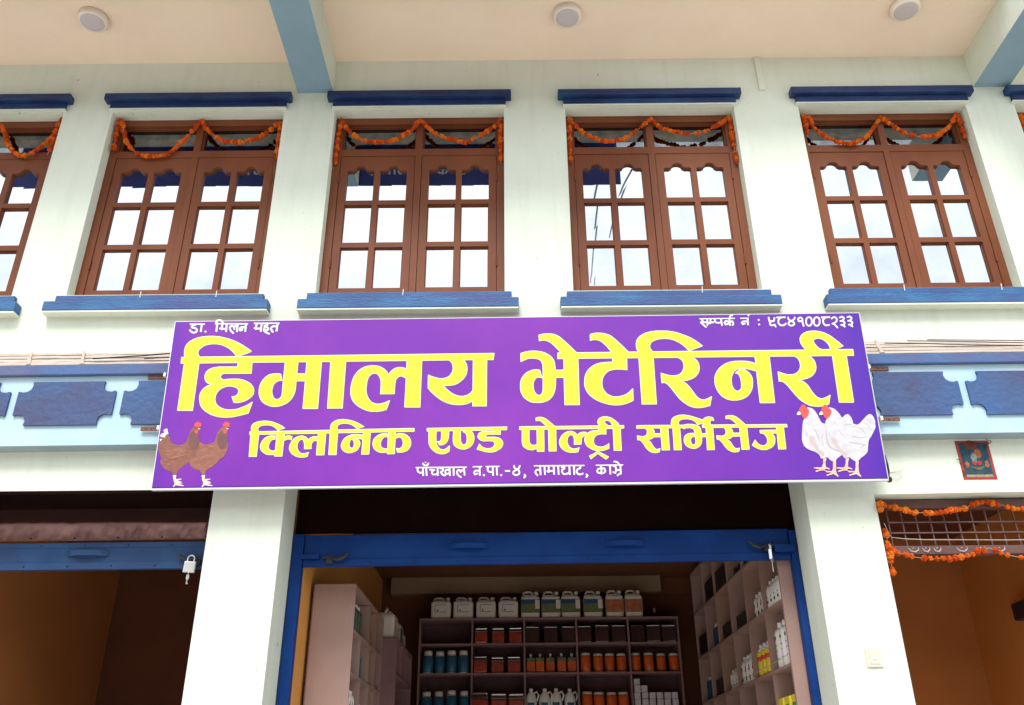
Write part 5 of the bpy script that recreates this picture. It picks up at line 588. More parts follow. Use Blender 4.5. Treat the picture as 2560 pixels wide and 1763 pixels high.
-183,-369 -148,-369 -152,-398 -219,-398 -222,-400 -225,-422 -226,-454 -258,-452 -368,-452 -376,-453 -384,-457 -399,-472 -395,-488 -390,-490 -294,-492 -246,-500 -233,-506 -220,-516 -208,-530 -201,-542 -197,-555 -197,-576 -202,-595 -212,-611 -228,-628 -251,-643 -280,-658 -321,-668 -357,-668 -405,-660 -467,-641 -493,-631 -494,-627 -469,-575 -458,-589 -439,-607 -417,-619 -387,-629 -360,-630 -336,-626 -312,-616 -302,-608 -291,-588 -289,-578 -288,-563 -295,-549 -303,-538 -311,-535 -341,-531 -420,-531 -441,-527 -461,-517 -477,-501 -481,-495 -484,-479 -482,-462 -475,-446 -467,-436 -452,-427 -435,-423 -397,-419 -305,-421 -301,-416 -301,-403 -305,-399 -552,-399 -570,-401 -570,-407 -547,-438 -541,-451 -536,-470 -534,-502 -536,-522 -542,-548 -556,-575 -564,-586 -581,-602 -592,-610 -614,-620 -646,-628 -681,-626 -714,-615 -743,-598 -755,-587 -764,-574 -773,-550 -776,-519 -775,-457 -771,-406 -773,-401 -776,-399 -828,-400 -831,-401 -833,-405 -833,-460 -836,-488 -843,-517 -851,-535 -866,-553 -889,-567 -912,-573 -936,-573 -957,-537 -940,-540 -935,-539 -924,-527 -917,-515 -914,-495 -912,-461 -914,-405 -919,-400 -977,-401 -981,-404 -982,-413 -980,-526 -976,-552 -968,-576 -952,-605 -938,-620 -917,-632 -903,-636 -886,-636 -874,-633 -859,-624 -822,-595 -827,-654 -842,-664 -860,-674 -876,-679 -899,-682 -936,-678 -954,-673 -973,-664 -995,-650 -1012,-636 -1029,-617 -1044,-597 -1053,-577 -1059,-548 -1063,-441 -1061,-405 -1066,-400 -1084,-400 -1084,-376 -1079,-373|-631,-405 -631,-402 -634,-400 -691,-399 -696,-404 -695,-485 -691,-531 -686,-548 -676,-566 -668,-574 -652,-582 -632,-573 -623,-565 -616,-548 -612,-529 -611,-485 -618,-456 -627,-439 -638,-427 -656,-419
911,-678 1032,-746 1004,-771 913,-702 833,-761 830,-761 816,-732 870,-706""".split(chr(10)),
'l2_edge': """1924,-243 1967,-243 2019,-251 2084,-271 2176,-304 2202,-281 2229,-271 2271,-271 2297,-277 2305,-283 2317,-325 2310,-331 2281,-325 2271,-334 2268,-350 2271,-370 2559,-371 2535,-343 2508,-320 2480,-309 2449,-312 2444,-309 2444,-276 2446,-267 2476,-257 2498,-255 2543,-260 2582,-277 2625,-313 2681,-373 3164,-374 3170,-383 3171,-411 3168,-421 3163,-424 3127,-424 3122,-683 3116,-689 3105,-690 3026,-690 3022,-688 3020,-682 3025,-496 2989,-497 3003,-516 3010,-546 3005,-598 2997,-617 2983,-639 2962,-660 2923,-683 2897,-691 2871,-696 2840,-695 2818,-691 2788,-681 2756,-664 2720,-635 2719,-628 2725,-618 2759,-565 2767,-560 2774,-563 2789,-591 2803,-609 2834,-627 2860,-630 2870,-628 2884,-618 2898,-600 2905,-573 2896,-534 2889,-519 2869,-499 2831,-492 2828,-455 2832,-444 3025,-443 3027,-423 2696,-420 2694,-674 2692,-683 2686,-688 2596,-688 2592,-685 2593,-527 2511,-530 2486,-550 2457,-558 2480,-581 2506,-632 2523,-654 2542,-663 2571,-655 2581,-658 2581,-669 2568,-708 2524,-718 2488,-716 2471,-710 2445,-697 2415,-670 2373,-600 2345,-564 2319,-564 2315,-561 2314,-522 2315,-506 2319,-502 2327,-500 2365,-508 2382,-507 2409,-499 2421,-488 2428,-471 2429,-452 2424,-435 2411,-419 2295,-418 2288,-680 2281,-686 2205,-688 2193,-688 2188,-681 2192,-529 2154,-530 2147,-583 2136,-613 2121,-634 2088,-658 2053,-670 2025,-670 1988,-660 1962,-644 1940,-620 1928,-586 1926,-567 1928,-542 1938,-512 1956,-491 1986,-475 2028,-468 2053,-469 2061,-472 2057,-449 2051,-432 2016,-418 1981,-419 1942,-432 1933,-429 1932,-417 1907,-416 1905,-427 1903,-678 1897,-684 1807,-684 1802,-678 1801,-668 1807,-417 1765,-417 1763,-427 1764,-665 1762,-680 1757,-683 1663,-681 1660,-664 1661,-523 1583,-524 1567,-538 1556,-544 1525,-552 1549,-576 1586,-645 1608,-659 1649,-649 1654,-654 1653,-662 1641,-701 1636,-706 1597,-714 1564,-714 1547,-710 1513,-691 1483,-661 1444,-591 1428,-570 1412,-556 1396,-560 1386,-557 1382,-506 1384,-493 1392,-490 1428,-499 1458,-501 1484,-493 1489,-490 1499,-472 1503,-445 1498,-428 1486,-417 1382,-415 1380,-410 1384,-369 1405,-365 1793,-367 1795,-331 1798,-316 1810,-292 1827,-275 1863,-256 1892,-247|1894,-353 1898,-367 1949,-366 1990,-357 2038,-358 2070,-362 2099,-371 2087,-350 2065,-330 2037,-316 2005,-308 1961,-307 1923,-316 1899,-333 1894,-344|2163,-370 2174,-369 2173,-365 2164,-367 2118,-381 2139,-400 2147,-417 2152,-474 2195,-474 2197,-417 2163,-416 2159,-413 2156,-387 2157,-375|2506,-419 2517,-433 2527,-473 2593,-473 2594,-420|1587,-418 1599,-434 1600,-467 1662,-468 1662,-417|2019,-570 2022,-588 2027,-598 2040,-610 2049,-611 2059,-594 2060,-529 2040,-528 2028,-538 2020,-553
1003,-251 1055,-253 1097,-267 1137,-294 1170,-325 1191,-349 1192,-356 1189,-362 1241,-363 1247,-368 1247,-382 1246,-406 1243,-411 1204,-414 1201,-660 1200,-674 1195,-680 1105,-681 1100,-676 1102,-413 1035,-413 1031,-475 1028,-480 973,-478 938,-484 914,-494 892,-517 880,-546 880,-560 884,-580 890,-594 899,-603 919,-615 947,-621 974,-620 1005,-610 1049,-581 1059,-583 1057,-649 1054,-654 998,-675 942,-683 1047,-744 1046,-755 1011,-785 1000,-783 916,-719 838,-777 831,-778 826,-774 808,-737 809,-728 867,-701 898,-679 874,-673 843,-661 809,-640 787,-619 768,-582 761,-559 761,-532 769,-502 756,-507 743,-524 736,-558 734,-595 728,-601 639,-600 637,-595 640,-546 638,-523 635,-508 628,-493 606,-483 588,-499 579,-514 572,-541 574,-576 583,-602 604,-627 621,-637 634,-640 666,-638 700,-626 709,-629 710,-636 698,-671 690,-691 686,-694 636,-699 595,-699 570,-693 543,-683 511,-663 491,-645 479,-627 468,-598 464,-575 465,-549 481,-505 497,-481 518,-459 558,-435 596,-425 629,-427 664,-443 688,-469 704,-452 730,-441 753,-437 790,-439 799,-442 802,-452 817,-441 852,-427 896,-421 932,-421 933,-413 444,-413 439,-674 433,-679 345,-678 340,-673 340,-412 302,-414 297,-675 295,-680 210,-680 204,-674 202,-647 181,-656 148,-661 103,-655 88,-649 60,-632 43,-614 34,-595 27,-546 29,-414 5,-413 0,-410 0,-367 2,-362 309,-361 262,-315 246,-305 234,-302 205,-308 198,-307 196,-302 196,-261 201,-255 240,-245 273,-247 300,-255 326,-269 346,-286 430,-362 937,-363 927,-342 925,-330 926,-311 933,-292 958,-267 975,-258|1023,-326 1035,-344 1061,-363 1093,-363 1092,-353 1084,-339 1061,-319 1035,-313 1023,-317|126,-512 128,-553 138,-576 165,-589 179,-589 203,-582 205,-413 128,-413
-2104,-242 -2046,-245 -1981,-259 -1924,-279 -1866,-310 -1824,-336 -1822,-346 -1826,-351 -1886,-370 -1285,-364 -1230,-367 -1227,-371 -1227,-412 -1233,-418 -1446,-419 -1446,-434 -1410,-425 -1378,-426 -1340,-435 -1305,-456 -1278,-487 -1271,-502 -1263,-531 -1262,-570 -1265,-585 -1276,-612 -1287,-628 -1301,-643 -1323,-657 -1358,-667 -1383,-671 -1427,-668 -1432,-662 -1443,-618 -1442,-607 -1429,-605 -1407,-609 -1394,-605 -1377,-586 -1369,-557 -1370,-531 -1378,-508 -1386,-497 -1409,-485 -1447,-500 -1449,-675 -1452,-684 -1465,-686 -1542,-687 -1547,-681 -1549,-667 -1583,-670 -1619,-669 -1645,-662 -1670,-648 -1703,-618 -1719,-584 -1722,-568 -1723,-529 -1719,-509 -1710,-490 -1686,-461 -1652,-438 -1631,-431 -1596,-424 -1568,-424 -1546,-429 -1547,-421 -1695,-420 -1742,-422 -1748,-673 -1751,-685 -1825,-688 -1843,-687 -1847,-685 -1849,-675 -1844,-505 -1881,-497 -1862,-525 -1858,-556 -1862,-583 -1879,-620 -1889,-632 -1908,-646 -1950,-664 -1973,-669 -1998,-668 -2014,-665 -2044,-652 -2060,-641 -2076,-622 -2090,-595 -2094,-563 -2092,-546 -2083,-522 -2069,-495 -2050,-473 -2030,-457 -1986,-437 -1933,-429 -1897,-430 -1843,-436 -1841,-422 -2111,-423 -2128,-425 -2130,-686 -2134,-688 -2225,-687 -2232,-681 -2233,-665 -2234,-426 -2266,-425 -2271,-676 -2272,-684 -2276,-688 -2366,-690 -2375,-687 -2377,-668 -2374,-516 -2391,-513 -2403,-517 -2414,-525 -2424,-540 -2429,-562 -2426,-606 -2429,-610 -2516,-613 -2522,-607 -2524,-557 -2531,-524 -2545,-502 -2564,-498 -2585,-523 -2594,-560 -2589,-599 -2574,-628 -2555,-646 -2536,-653 -2506,-652 -2465,-639 -2457,-641 -2453,-650 -2466,-699 -2469,-705 -2476,-708 -2515,-713 -2556,-712 -2587,-707 -2613,-698 -2636,-686 -2658,-669 -2675,-651 -2691,-625 -2700,-599 -2699,-573 -2690,-536 -2674,-500 -2712,-492 -2731,-497 -2756,-509 -2762,-695 -2766,-698 -2856,-696 -2862,-691 -2864,-677 -2928,-677 -2941,-675 -2966,-666 -3000,-645 -3020,-627 -3031,-610 -3039,-586 -3042,-553 -3037,-528 -3022,-494 -3001,-467 -2985,-454 -2964,-442 -2929,-433 -2889,-432 -2859,-437 -2858,-429 -3057,-430 -3060,-695 -3065,-697 -3156,-696 -3162,-691 -3166,-439 -3167,-431 -3176,-429 -3179,-424 -3183,-386 -3179,-381 -3165,-380 -3170,-339 -3168,-321 -3162,-302 -3149,-285 -3118,-266 -3067,-252 -2996,-250 -2947,-255 -2883,-274 -2815,-304 -2759,-342 -2757,-349 -2759,-354 -2817,-377 -2254,-373 -2232,-372 -2233,-326 -2223,-299 -2210,-282 -2185,-264 -2155,-250|-2138,-352 -2132,-371 -1922,-370 -1949,-343 -1982,-324 -2007,-315 -2043,-307 -2079,-308 -2118,-319 -2135,-333|-3073,-359 -3065,-379 -2853,-377 -2870,-359 -2907,-333 -2933,-322 -2970,-316 -3013,-316 -3049,-326 -3068,-339|-2374,-436 -2375,-426 -2753,-428 -2755,-441 -2734,-435 -2702,-436 -2667,-444 -2662,-453 -2667,-490 -2651,-473 -2631,-459 -2607,-447 -2584,-441 -2543,-440 -2519,-447 -2496,-460 -2473,-483 -2461,-466 -2432,-452 -2421,-449 -2374,-452|-2862,-463 -2858,-474 -2858,-456 -2863,-453|-1547,-493 -1548,-482 -1571,-479 -1580,-482 -1596,-495 -1610,-519 -1616,-552 -1613,-579 -1599,-597 -1584,-606 -1566,-610 -1547,-609|-2859,-495 -2860,-488 -2899,-497 -2911,-509 -2922,-529 -2929,-558 -2928,-581 -2921,-598 -2908,-610 -2885,-617 -2862,-615|-1942,-557 -1948,-524 -1961,-510 -1963,-503 -1969,-505 -1981,-528 -1985,-543 -1985,-567 -1980,-581 -1964,-595 -1952,-592 -1945,-581
-182,-361 -135,-363 -133,-373 -138,-407 -144,-413 -210,-414 -211,-463 -214,-468 -362,-466 -374,-469 -384,-479 -382,-483 -288,-484 -240,-492 -210,-511 -196,-526 -187,-543 -183,-556 -183,-582 -191,-607 -200,-622 -218,-640 -240,-656 -274,-672 -315,-683 -356,-682 -404,-674 -466,-655 -496,-644 -501,-638 -500,-627 -472,-569 -468,-566 -460,-567 -446,-585 -423,-606 -396,-618 -372,-623 -350,-622 -321,-614 -307,-604 -298,-590 -296,-569 -305,-551 -340,-546 -419,-546 -435,-543 -461,-532 -482,-512 -490,-493 -492,-474 -480,-442 -465,-427 -451,-420 -427,-414 -549,-415 -527,-452 -521,-479 -521,-521 -530,-560 -548,-591 -575,-617 -608,-635 -640,-642 -679,-640 -707,-632 -738,-616 -759,-598 -775,-572 -781,-546 -783,-486 -779,-417 -817,-415 -820,-478 -826,-515 -839,-546 -855,-565 -890,-584 -906,-588 -935,-587 -942,-582 -963,-547 -954,-577 -941,-602 -928,-615 -903,-628 -885,-629 -873,-625 -846,-608 -819,-583 -809,-583 -806,-592 -814,-664 -846,-685 -882,-695 -909,-696 -952,-687 -985,-671 -1016,-648 -1041,-618 -1057,-590 -1063,-570 -1068,-536 -1069,-416 -1085,-416 -1091,-410 -1092,-373 -1089,-369 -1078,-366|-665,-416 -681,-415 -678,-523 -676,-538 -667,-559 -658,-569 -647,-573 -632,-566 -624,-554 -619,-530 -618,-491 -627,-457 -642,-440 -667,-429 -668,-422|-920,-464 -921,-415 -966,-416 -968,-458 -965,-528 -938,-532 -925,-518 -921,-497""".split(chr(10)),
'small_face': """2868,1049 2877,1045 2879,1040 2876,1028 2869,1022 2859,1024 2855,1032 2856,1040 2859,1045
2666,1049 2671,1048 2674,1044 2675,1038 2673,1032 2669,1028 2649,1021 2644,1016 2645,1005 2695,1003 2693,991 2635,989 2636,965 2662,968 2666,966 2671,961 2675,947 2677,929 2675,919 2665,901 2655,893 2649,894 2645,905 2656,923 2657,933 2654,945 2636,942 2634,899 2614,896 2613,916 2572,904 2564,905 2559,910 2549,943 2553,952 2576,974 2584,978 2615,961 2614,990 2533,990 2536,901 2522,897 2516,897 2514,933 2490,929 2468,929 2445,939 2435,954 2433,970 2433,990 2403,990 2397,958 2432,957 2432,936 2395,935 2391,926 2382,921 2365,925 2357,930 2354,900 2335,899 2338,937 2292,936 2334,891 2335,881 2327,874 2321,875 2313,881 2263,935 2256,945 2261,957 2278,960 2283,968 2270,985 2268,991 2253,990 2255,1005 2620,1004 2624,1007 2625,1021 2629,1029 2638,1039|2294,990 2304,975 2301,959 2339,959 2341,990|2381,982 2381,991 2362,990 2359,944 2366,948 2374,947|2453,974 2455,962 2459,956 2468,952 2488,950 2510,954 2513,957 2512,986 2510,990 2457,990 2454,987|2571,940 2576,928 2609,937 2585,953
4114,1012 4122,1012 4133,1008 4148,990 4150,984 4146,973 4130,947 4145,935 4149,927 4148,916 4141,899 4129,885 4144,870 4129,854 4101,880 4083,882 4080,889 4082,895 4086,900 4103,902 4107,904 4111,902 4118,903 4126,912 4127,920 4111,934 4087,933 4083,935 4080,941 4081,949 4088,954 4110,956 4121,967 4127,979 4121,988 4116,991 4087,981 4079,988 4080,996 4087,1003
4019,1011 4032,1010 4040,1005 4050,993 4055,981 4049,966 4035,946 4050,933 4055,923 4045,895 4034,884 4049,869 4035,852 4008,877 3989,881 3985,890 3988,895 3996,901 4009,900 4012,903 4019,900 4027,903 4032,914 4030,920 4017,931 4014,933 3992,932 3985,937 3985,943 3987,948 3994,953 4016,955 4030,972 4032,979 4024,988 4015,988 3991,979 3984,985 3983,991 3990,1000
3611,1011 3618,1011 3641,1000 3647,992 3651,978 3653,955 3650,928 3636,897 3625,883 3611,875 3600,872 3581,876 3564,891 3560,903 3557,930 3561,958 3573,986 3586,1001|3578,932 3579,915 3585,900 3600,894 3617,904 3628,925 3633,952 3632,970 3626,983 3615,988 3609,989 3597,984 3591,979 3580,954
3707,1010 3713,1010 3732,1003 3742,993 3748,977 3750,953 3744,920 3729,891 3713,877 3696,871 3677,874 3667,881 3661,889 3654,913 3654,942 3662,970 3674,991 3684,1001|3726,932 3729,949 3726,977 3711,987 3694,983 3685,974 3677,954 3673,929 3677,904 3685,896 3693,893 3707,897 3712,901 3719,910
3860,1008 3876,1007 3875,986 3821,984 3793,958 3788,937 3792,917 3803,901 3817,896 3851,903 3856,898 3856,888 3852,883 3818,875 3808,875 3794,879 3783,889 3776,900 3770,918 3768,933 3771,958 3779,972 3788,983 3761,983 3763,1005
3920,1007 3931,1007 3947,1000 3955,993 3963,979 3964,970 3961,951 3957,941 3948,929 3921,907 3955,860 3955,855 3953,850 3946,845 3936,848 3902,896 3885,895 3879,903 3880,909 3886,915 3894,917 3899,925 3914,926 3936,945 3942,955 3944,966 3942,973 3935,979 3923,985 3912,981 3893,967 3887,967 3882,971 3881,981 3888,988 3904,1000
3290,1013 3325,1013 3322,992 3266,990 3249,976 3239,960 3235,937 3237,924 3247,910 3261,904 3278,905 3294,909 3314,929 3323,927 3326,922 3325,915 3316,901 3299,889 3270,882 3247,884 3232,893 3223,905 3216,921 3215,933 3218,959 3224,975 3237,991 3209,990 3211,1012
3509,1009 3524,1002 3537,982 3538,964 3535,929 3542,882 3535,872 3526,872 3522,877 3515,914 3514,937 3476,934 3473,935 3468,945 3464,974 3467,985 3489,1002|3485,973 3489,956 3514,959 3517,961 3516,976 3507,986 3497,983
3110,1013 3119,1013 3123,1006 3127,961 3166,965 3178,1004 3188,1008 3195,1002 3195,993 3180,947 3174,943 3145,941 3130,922 3129,918 3132,910 3136,907 3150,908 3177,917 3183,916 3196,879 3195,874 3189,868 3184,866 3180,868 3175,873 3170,892 3145,886 3130,886 3117,893 3112,901 3107,917 3107,924 3119,940 3110,940 3105,950 3103,1000 3106,1009
3351,1009 3360,1010 3364,1005 3364,988 3368,977 3389,964 3405,971 3419,982 3428,1002 3434,1008 3443,1009 3447,1004 3447,995 3436,972 3423,959 3411,952 3426,935 3429,925 3426,902 3419,893 3390,879 3372,878 3358,883 3343,895 3339,906 3340,927 3346,938 3364,952 3352,961 3345,978 3345,1003|3359,914 3360,908 3368,903 3384,900 3407,909 3409,921 3401,930 3384,939 3360,924
2858,1004 2868,1003 2866,991 2862,988 2860,972 2857,902 2838,901 2839,939 2819,944 2799,944 2790,940 2786,935 2790,930 2808,936 2816,936 2821,928 2820,922 2815,916 2784,906 2775,910 2763,930 2762,935 2764,942 2780,958 2793,965 2825,966 2840,963 2841,989 2758,990 2759,1003
2983,983 2992,984 2998,978 2998,968 2990,958 2980,958 2975,965 2974,970 2976,977
-3714,1075 -3693,1075 -3665,1064 -3649,1049 -3637,1023 -3338,1017 -3336,998 -3350,996 -3351,899 -3374,902 -3373,944 -3376,949 -3392,952 -3391,933 -3394,917 -3399,912 -3409,908 -3433,910 -3441,919 -3446,930 -3446,946 -3434,967 -3424,974 -3405,978 -3374,974 -3374,997 -3452,1000 -3453,899 -3473,901 -3477,904 -3477,965 -3487,967 -3490,964 -3493,956 -3489,940 -3490,934 -3499,927 -3505,928 -3510,934 -3517,959 -3527,969 -3536,970 -3543,965 -3546,954 -3546,948 -3540,937 -3521,914 -3501,895 -3496,886 -3497,880 -3501,875 -3506,873 -3512,875 -3545,906 -3565,935 -3570,956 -3567,974 -3558,988 -3546,995 -3530,996 -3517,990 -3508,982 -3503,988 -3494,993 -3476,990 -3477,1000 -3566,1003 -3588,1003 -3589,1000 -3587,901 -3610,903 -3611,932 -3643,933 -3648,928 -3653,926 -3683,940 -3687,944 -3690,954 -3685,963 -3679,964 -3667,959 -3669,1005 -3709,1003 -3707,904 -3709,903 -3728,905 -3731,915 -3732,1005 -3747,1006 -3750,1025 -3743,1026 -3744,1042 -3738,1058 -3725,1071|-3721,1034 -3715,1026 -3662,1025 -3667,1035 -3675,1042 -3701,1051 -3714,1047 -3720,1039|-3613,999 -3614,1004 -3644,1004 -3643,957 -3611,957|-3415,941 -3416,948 -3423,937 -3423,933 -3415,934
-3067,1021 -2949,1020 -2947,1002 -2957,1001 -2959,997 -2965,898 -2986,901 -2989,903 -2985,953 -2988,956 -3017,958 -3028,952 -3033,945 -3034,936 -3030,927 -3023,915 -3011,902 -3009,896 -3010,889 -3017,884 -3027,885 -3038,896 -3049,913 -3057,935 -3056,955 -3047,970 -3031,980 -3021,983 -2984,980 -2983,1002 -3085,1001 -3085,979 -3091,974 -3101,971 -3088,966 -3077,957 -3066,939 -3067,930 -3082,909 -3093,905 -3109,907 -3089,894 -3066,885 -3058,880 -3055,873 -3055,867 -3058,862 -3063,860 -3069,860 -3094,870 -3118,884 -3134,899 -3142,914 -3144,939 -3137,947 -3130,947 -3123,939 -3114,938 -3101,931 -3097,931 -3092,937 -3097,944 -3104,947 -3133,950 -3139,956 -3141,961 -3140,986 -3135,991 -3109,997 -3110,1002 -3156,1002 -3158,898 -3181,901 -3182,929 -3221,930 -3227,925 -3236,924 -3261,945 -3263,952 -3259,962 -3249,964 -3244,961 -3243,1001 -3264,1003 -3266,1022|-3180,992 -3181,1002 -3219,1002 -3221,955 -3181,955
-4062,1023 -3876,1021 -3872,1003 -3898,1002 -3900,904 -3923,910 -3922,1002 -3973,1003 -3976,997 -3981,994 -4002,989 -4017,981 -4017,978 -3989,974 -3971,964 -3957,950 -3949,930 -3950,915 -3960,897 -3975,888 -3998,885 -4015,890 -4035,902 -4055,924 -4059,932 -4058,938 -4050,945 -4042,943 -4019,918 -4001,911 -3989,911 -3978,916 -3972,928 -3975,937 -3980,943 -3994,949 -4019,953 -4035,960 -4044,976 -4044,987 -4030,1004 -4059,1005
2985,924 2993,922 2998,913 2996,904 2985,897 2978,899 2974,904 2973,911 2976,917
-3855,925 -3846,920 -3841,913 -3841,902 -3850,895 -3858,897 -3866,906 -3866,918
1098,-793 1120,-794 1137,-801 1152,-816 1164,-836 1201,-837 1200,-851 1184,-851 1177,-853 1176,-956 1157,-956 1128,-978 1116,-963 1118,-961 1149,-937 1156,-945 1156,-913 1122,-915 1116,-933 1110,-943 1103,-948 1094,-947 1076,-937 1071,-930 1071,-924 1075,-919 1083,-917 1096,-925 1100,-922 1103,-908 1105,-882 1101,-869 1078,-862 1074,-851 1056,-853 1055,-954 1036,-954 1035,-851 953,-852 955,-874 975,-871 984,-872 992,-886 998,-907 997,-917 994,-925 989,-932 973,-946 966,-946 960,-939 963,-929 975,-919 978,-913 978,-909 972,-892 957,-894 954,-897 955,-953 935,-954 934,-942 923,-946 906,-944 896,-937 885,-924 885,-911 895,-889 911,-876 933,-871 934,-856 932,-851 881,-850 881,-837 1140,-837 1135,-828 1124,-817 1091,-811 1088,-802 1092,-795|1112,-852 1117,-856 1121,-865 1124,-880 1124,-894 1157,-893 1157,-855 1149,-852|905,-917 915,-926 920,-926 933,-920 935,-918 934,-893 925,-893 914,-898 908,-906
-1098,-774 -1093,-774 -1087,-779 -1087,-787 -1091,-792 -1097,-792 -1102,-788 -1104,-783 -1103,-778
-1126,-786 -1122,-787 -1116,-793 -1108,-806 -1097,-810 -1087,-810 -1079,-807 -1071,-791 -1067,-787 -1059,-788 -1052,-797 -1058,-813 -1068,-825 -1084,-830 -1097,-830 -1115,-825 -1130,-809 -1133,-803 -1135,-794 -1130,-787
660,-836 751,-837 752,-851 714,-851 713,-865 708,-880 697,-889 678,-894 669,-907 667,-913 668,-923 683,-939 701,-939 728,-929 737,-934 738,-940 732,-949 697,-960 684,-960 667,-953 653,-936 647,-922 649,-904 657,-888 667,-878 687,-871 692,-868 693,-852 638,-851 639,-931 637,-953 618,-951 617,-851 585,-850 586,-943 586,-952 584,-954 567,-954 565,-939 545,-950 532,-954 512,-953 494,-946 481,-924 477,-913 478,-898 481,-889 489,-880 508,-873 487,-871 480,-869 477,-861 478,-856 486,-850 455,-851 458,-942 457,-950 438,-949 435,-851 403,-851 405,-932 403,-949 385,-949 385,-912 382,-915 344,-916 341,-922 333,-927 328,-926 311,-914 307,-907 309,-900 313,-896 324,-896 325,-851 296,-850 298,-948 295,-950 280,-950 276,-850 247,-849 246,-857 249,-951 229,-952 227,-901 208,-896 198,-901 189,-912 189,-918 195,-930 210,-947 212,-953 211,-960 205,-964 201,-964 190,-956 175,-936 169,-919 170,-909 179,-891 190,-882 206,-876 227,-879 226,-849 163,-848 164,-834|518,-851 522,-852 528,-861 526,-881 520,-890 500,-897 498,-901 497,-909 506,-929 514,-933 530,-933 546,-927 565,-916 565,-852|382,-894 384,-906 384,-890 383,-850 345,-850 344,-895
-68,-829 -61,-830 -58,-833 -55,-853 -47,-860 -31,-869 -28,-869 -20,-861 -11,-839 -5,-831 1,-829 8,-834 10,-840 2,-862 -4,-873 -13,-882 -3,-891 1,-901 5,-917 4,-928 -5,-943 -24,-954 -36,-958 -56,-956 -74,-948 -84,-936 -87,-928 -86,-912 -83,-902 -73,-893 -53,-882 -72,-865 -75,-856 -76,-836 -71,-830|-16,-921 -16,-912 -19,-903 -29,-894 -55,-905 -67,-915 -66,-928 -62,-931 -47,-938 -38,-938 -26,-933 -16,-925
-256,-834 -235,-836 -236,-849 -259,-851 -254,-947 -273,-948 -279,-850 -303,-849 -304,-870 -300,-950 -312,-952 -319,-950 -322,-916 -345,-918 -362,-912 -373,-903 -380,-891 -383,-880 -381,-849 -396,-849 -398,-837 -397,-835|-363,-879 -361,-887 -347,-897 -333,-898 -324,-896 -323,-894 -324,-851 -360,-850
-460,-835 -439,-835 -437,-848 -443,-851 -457,-851 -454,-948 -473,-949 -475,-904 -494,-898 -510,-899 -517,-906 -519,-914 -514,-922 -489,-913 -482,-919 -483,-929 -513,-943 -523,-943 -530,-936 -538,-920 -539,-911 -534,-896 -526,-885 -512,-878 -492,-878 -476,-882 -476,-856 -478,-850 -544,-850 -546,-847 -546,-836
-697,-838 -614,-840 -614,-853 -637,-854 -630,-946 -649,-947 -653,-897 -671,-893 -677,-908 -686,-914 -694,-910 -696,-904 -696,-897 -706,-890 -710,-889 -716,-896 -717,-914 -711,-928 -697,-942 -679,-953 -673,-960 -674,-969 -681,-973 -685,-972 -705,-960 -730,-936 -737,-917 -736,-892 -728,-878 -719,-869 -711,-865 -706,-866 -689,-879 -680,-871 -656,-875 -658,-854 -758,-853 -755,-943 -769,-946 -775,-944 -779,-852 -805,-853 -800,-946 -819,-947 -820,-928 -823,-927 -846,-935 -855,-935 -855,-944 -861,-949 -869,-950 -884,-949 -895,-942 -909,-928 -926,-905 -927,-901 -926,-895 -904,-882 -896,-873 -899,-868 -925,-866 -929,-863 -930,-852 -943,-853 -939,-943 -958,-945 -960,-934 -983,-939 -1013,-936 -1019,-930 -1029,-906 -1027,-893 -1019,-882 -1042,-880 -1051,-872 -1049,-865 -1042,-860 -986,-866 -982,-871 -982,-880 -1001,-893 -1008,-900 -1009,-905 -1003,-917 -977,-918 -961,-910 -963,-852 -1075,-852 -1068,-942 -1083,-944 -1087,-943 -1088,-940 -1096,-852 -1114,-852 -1108,-942 -1128,-943 -1130,-912 -1141,-916 -1155,-917 -1175,-908 -1183,-901 -1191,-888 -1196,-870 -1195,-851 -1209,-850 -1209,-837 -1198,-836|-885,-853 -877,-870 -877,-879 -883,-891 -901,-906 -880,-928 -861,-930 -873,-909 -873,-889 -866,-876 -858,-868 -847,-863 -825,-863 -825,-854|-1176,-869 -1172,-883 -1158,-895 -1150,-897 -1132,-890 -1134,-851 -1175,-852|-854,-904 -847,-914 -822,-906 -824,-885 -828,-883 -846,-885 -854,-896
-172,-887 -113,-887 -113,-908 -172,-907
766,-942 776,-943 791,-959 791,-965 787,-972 775,-988 768,-992 761,-990 757,-984 760,-975 768,-964 761,-956 759,-952 761,-945
52,-934 58,-936 64,-943 72,-954 73,-959 72,-964 60,-980 53,-987 48,-988 40,-983 39,-978 40,-973 50,-959 44,-949 44,-940
-217,-932 -211,-933 -204,-941 -205,-953 -214,-959 -224,-956 -229,-948 -229,-942 -225,-935
-419,-931 -410,-933 -404,-943 -408,-954 -415,-957 -427,-953 -430,-945 -429,-937""".split(chr(10)),
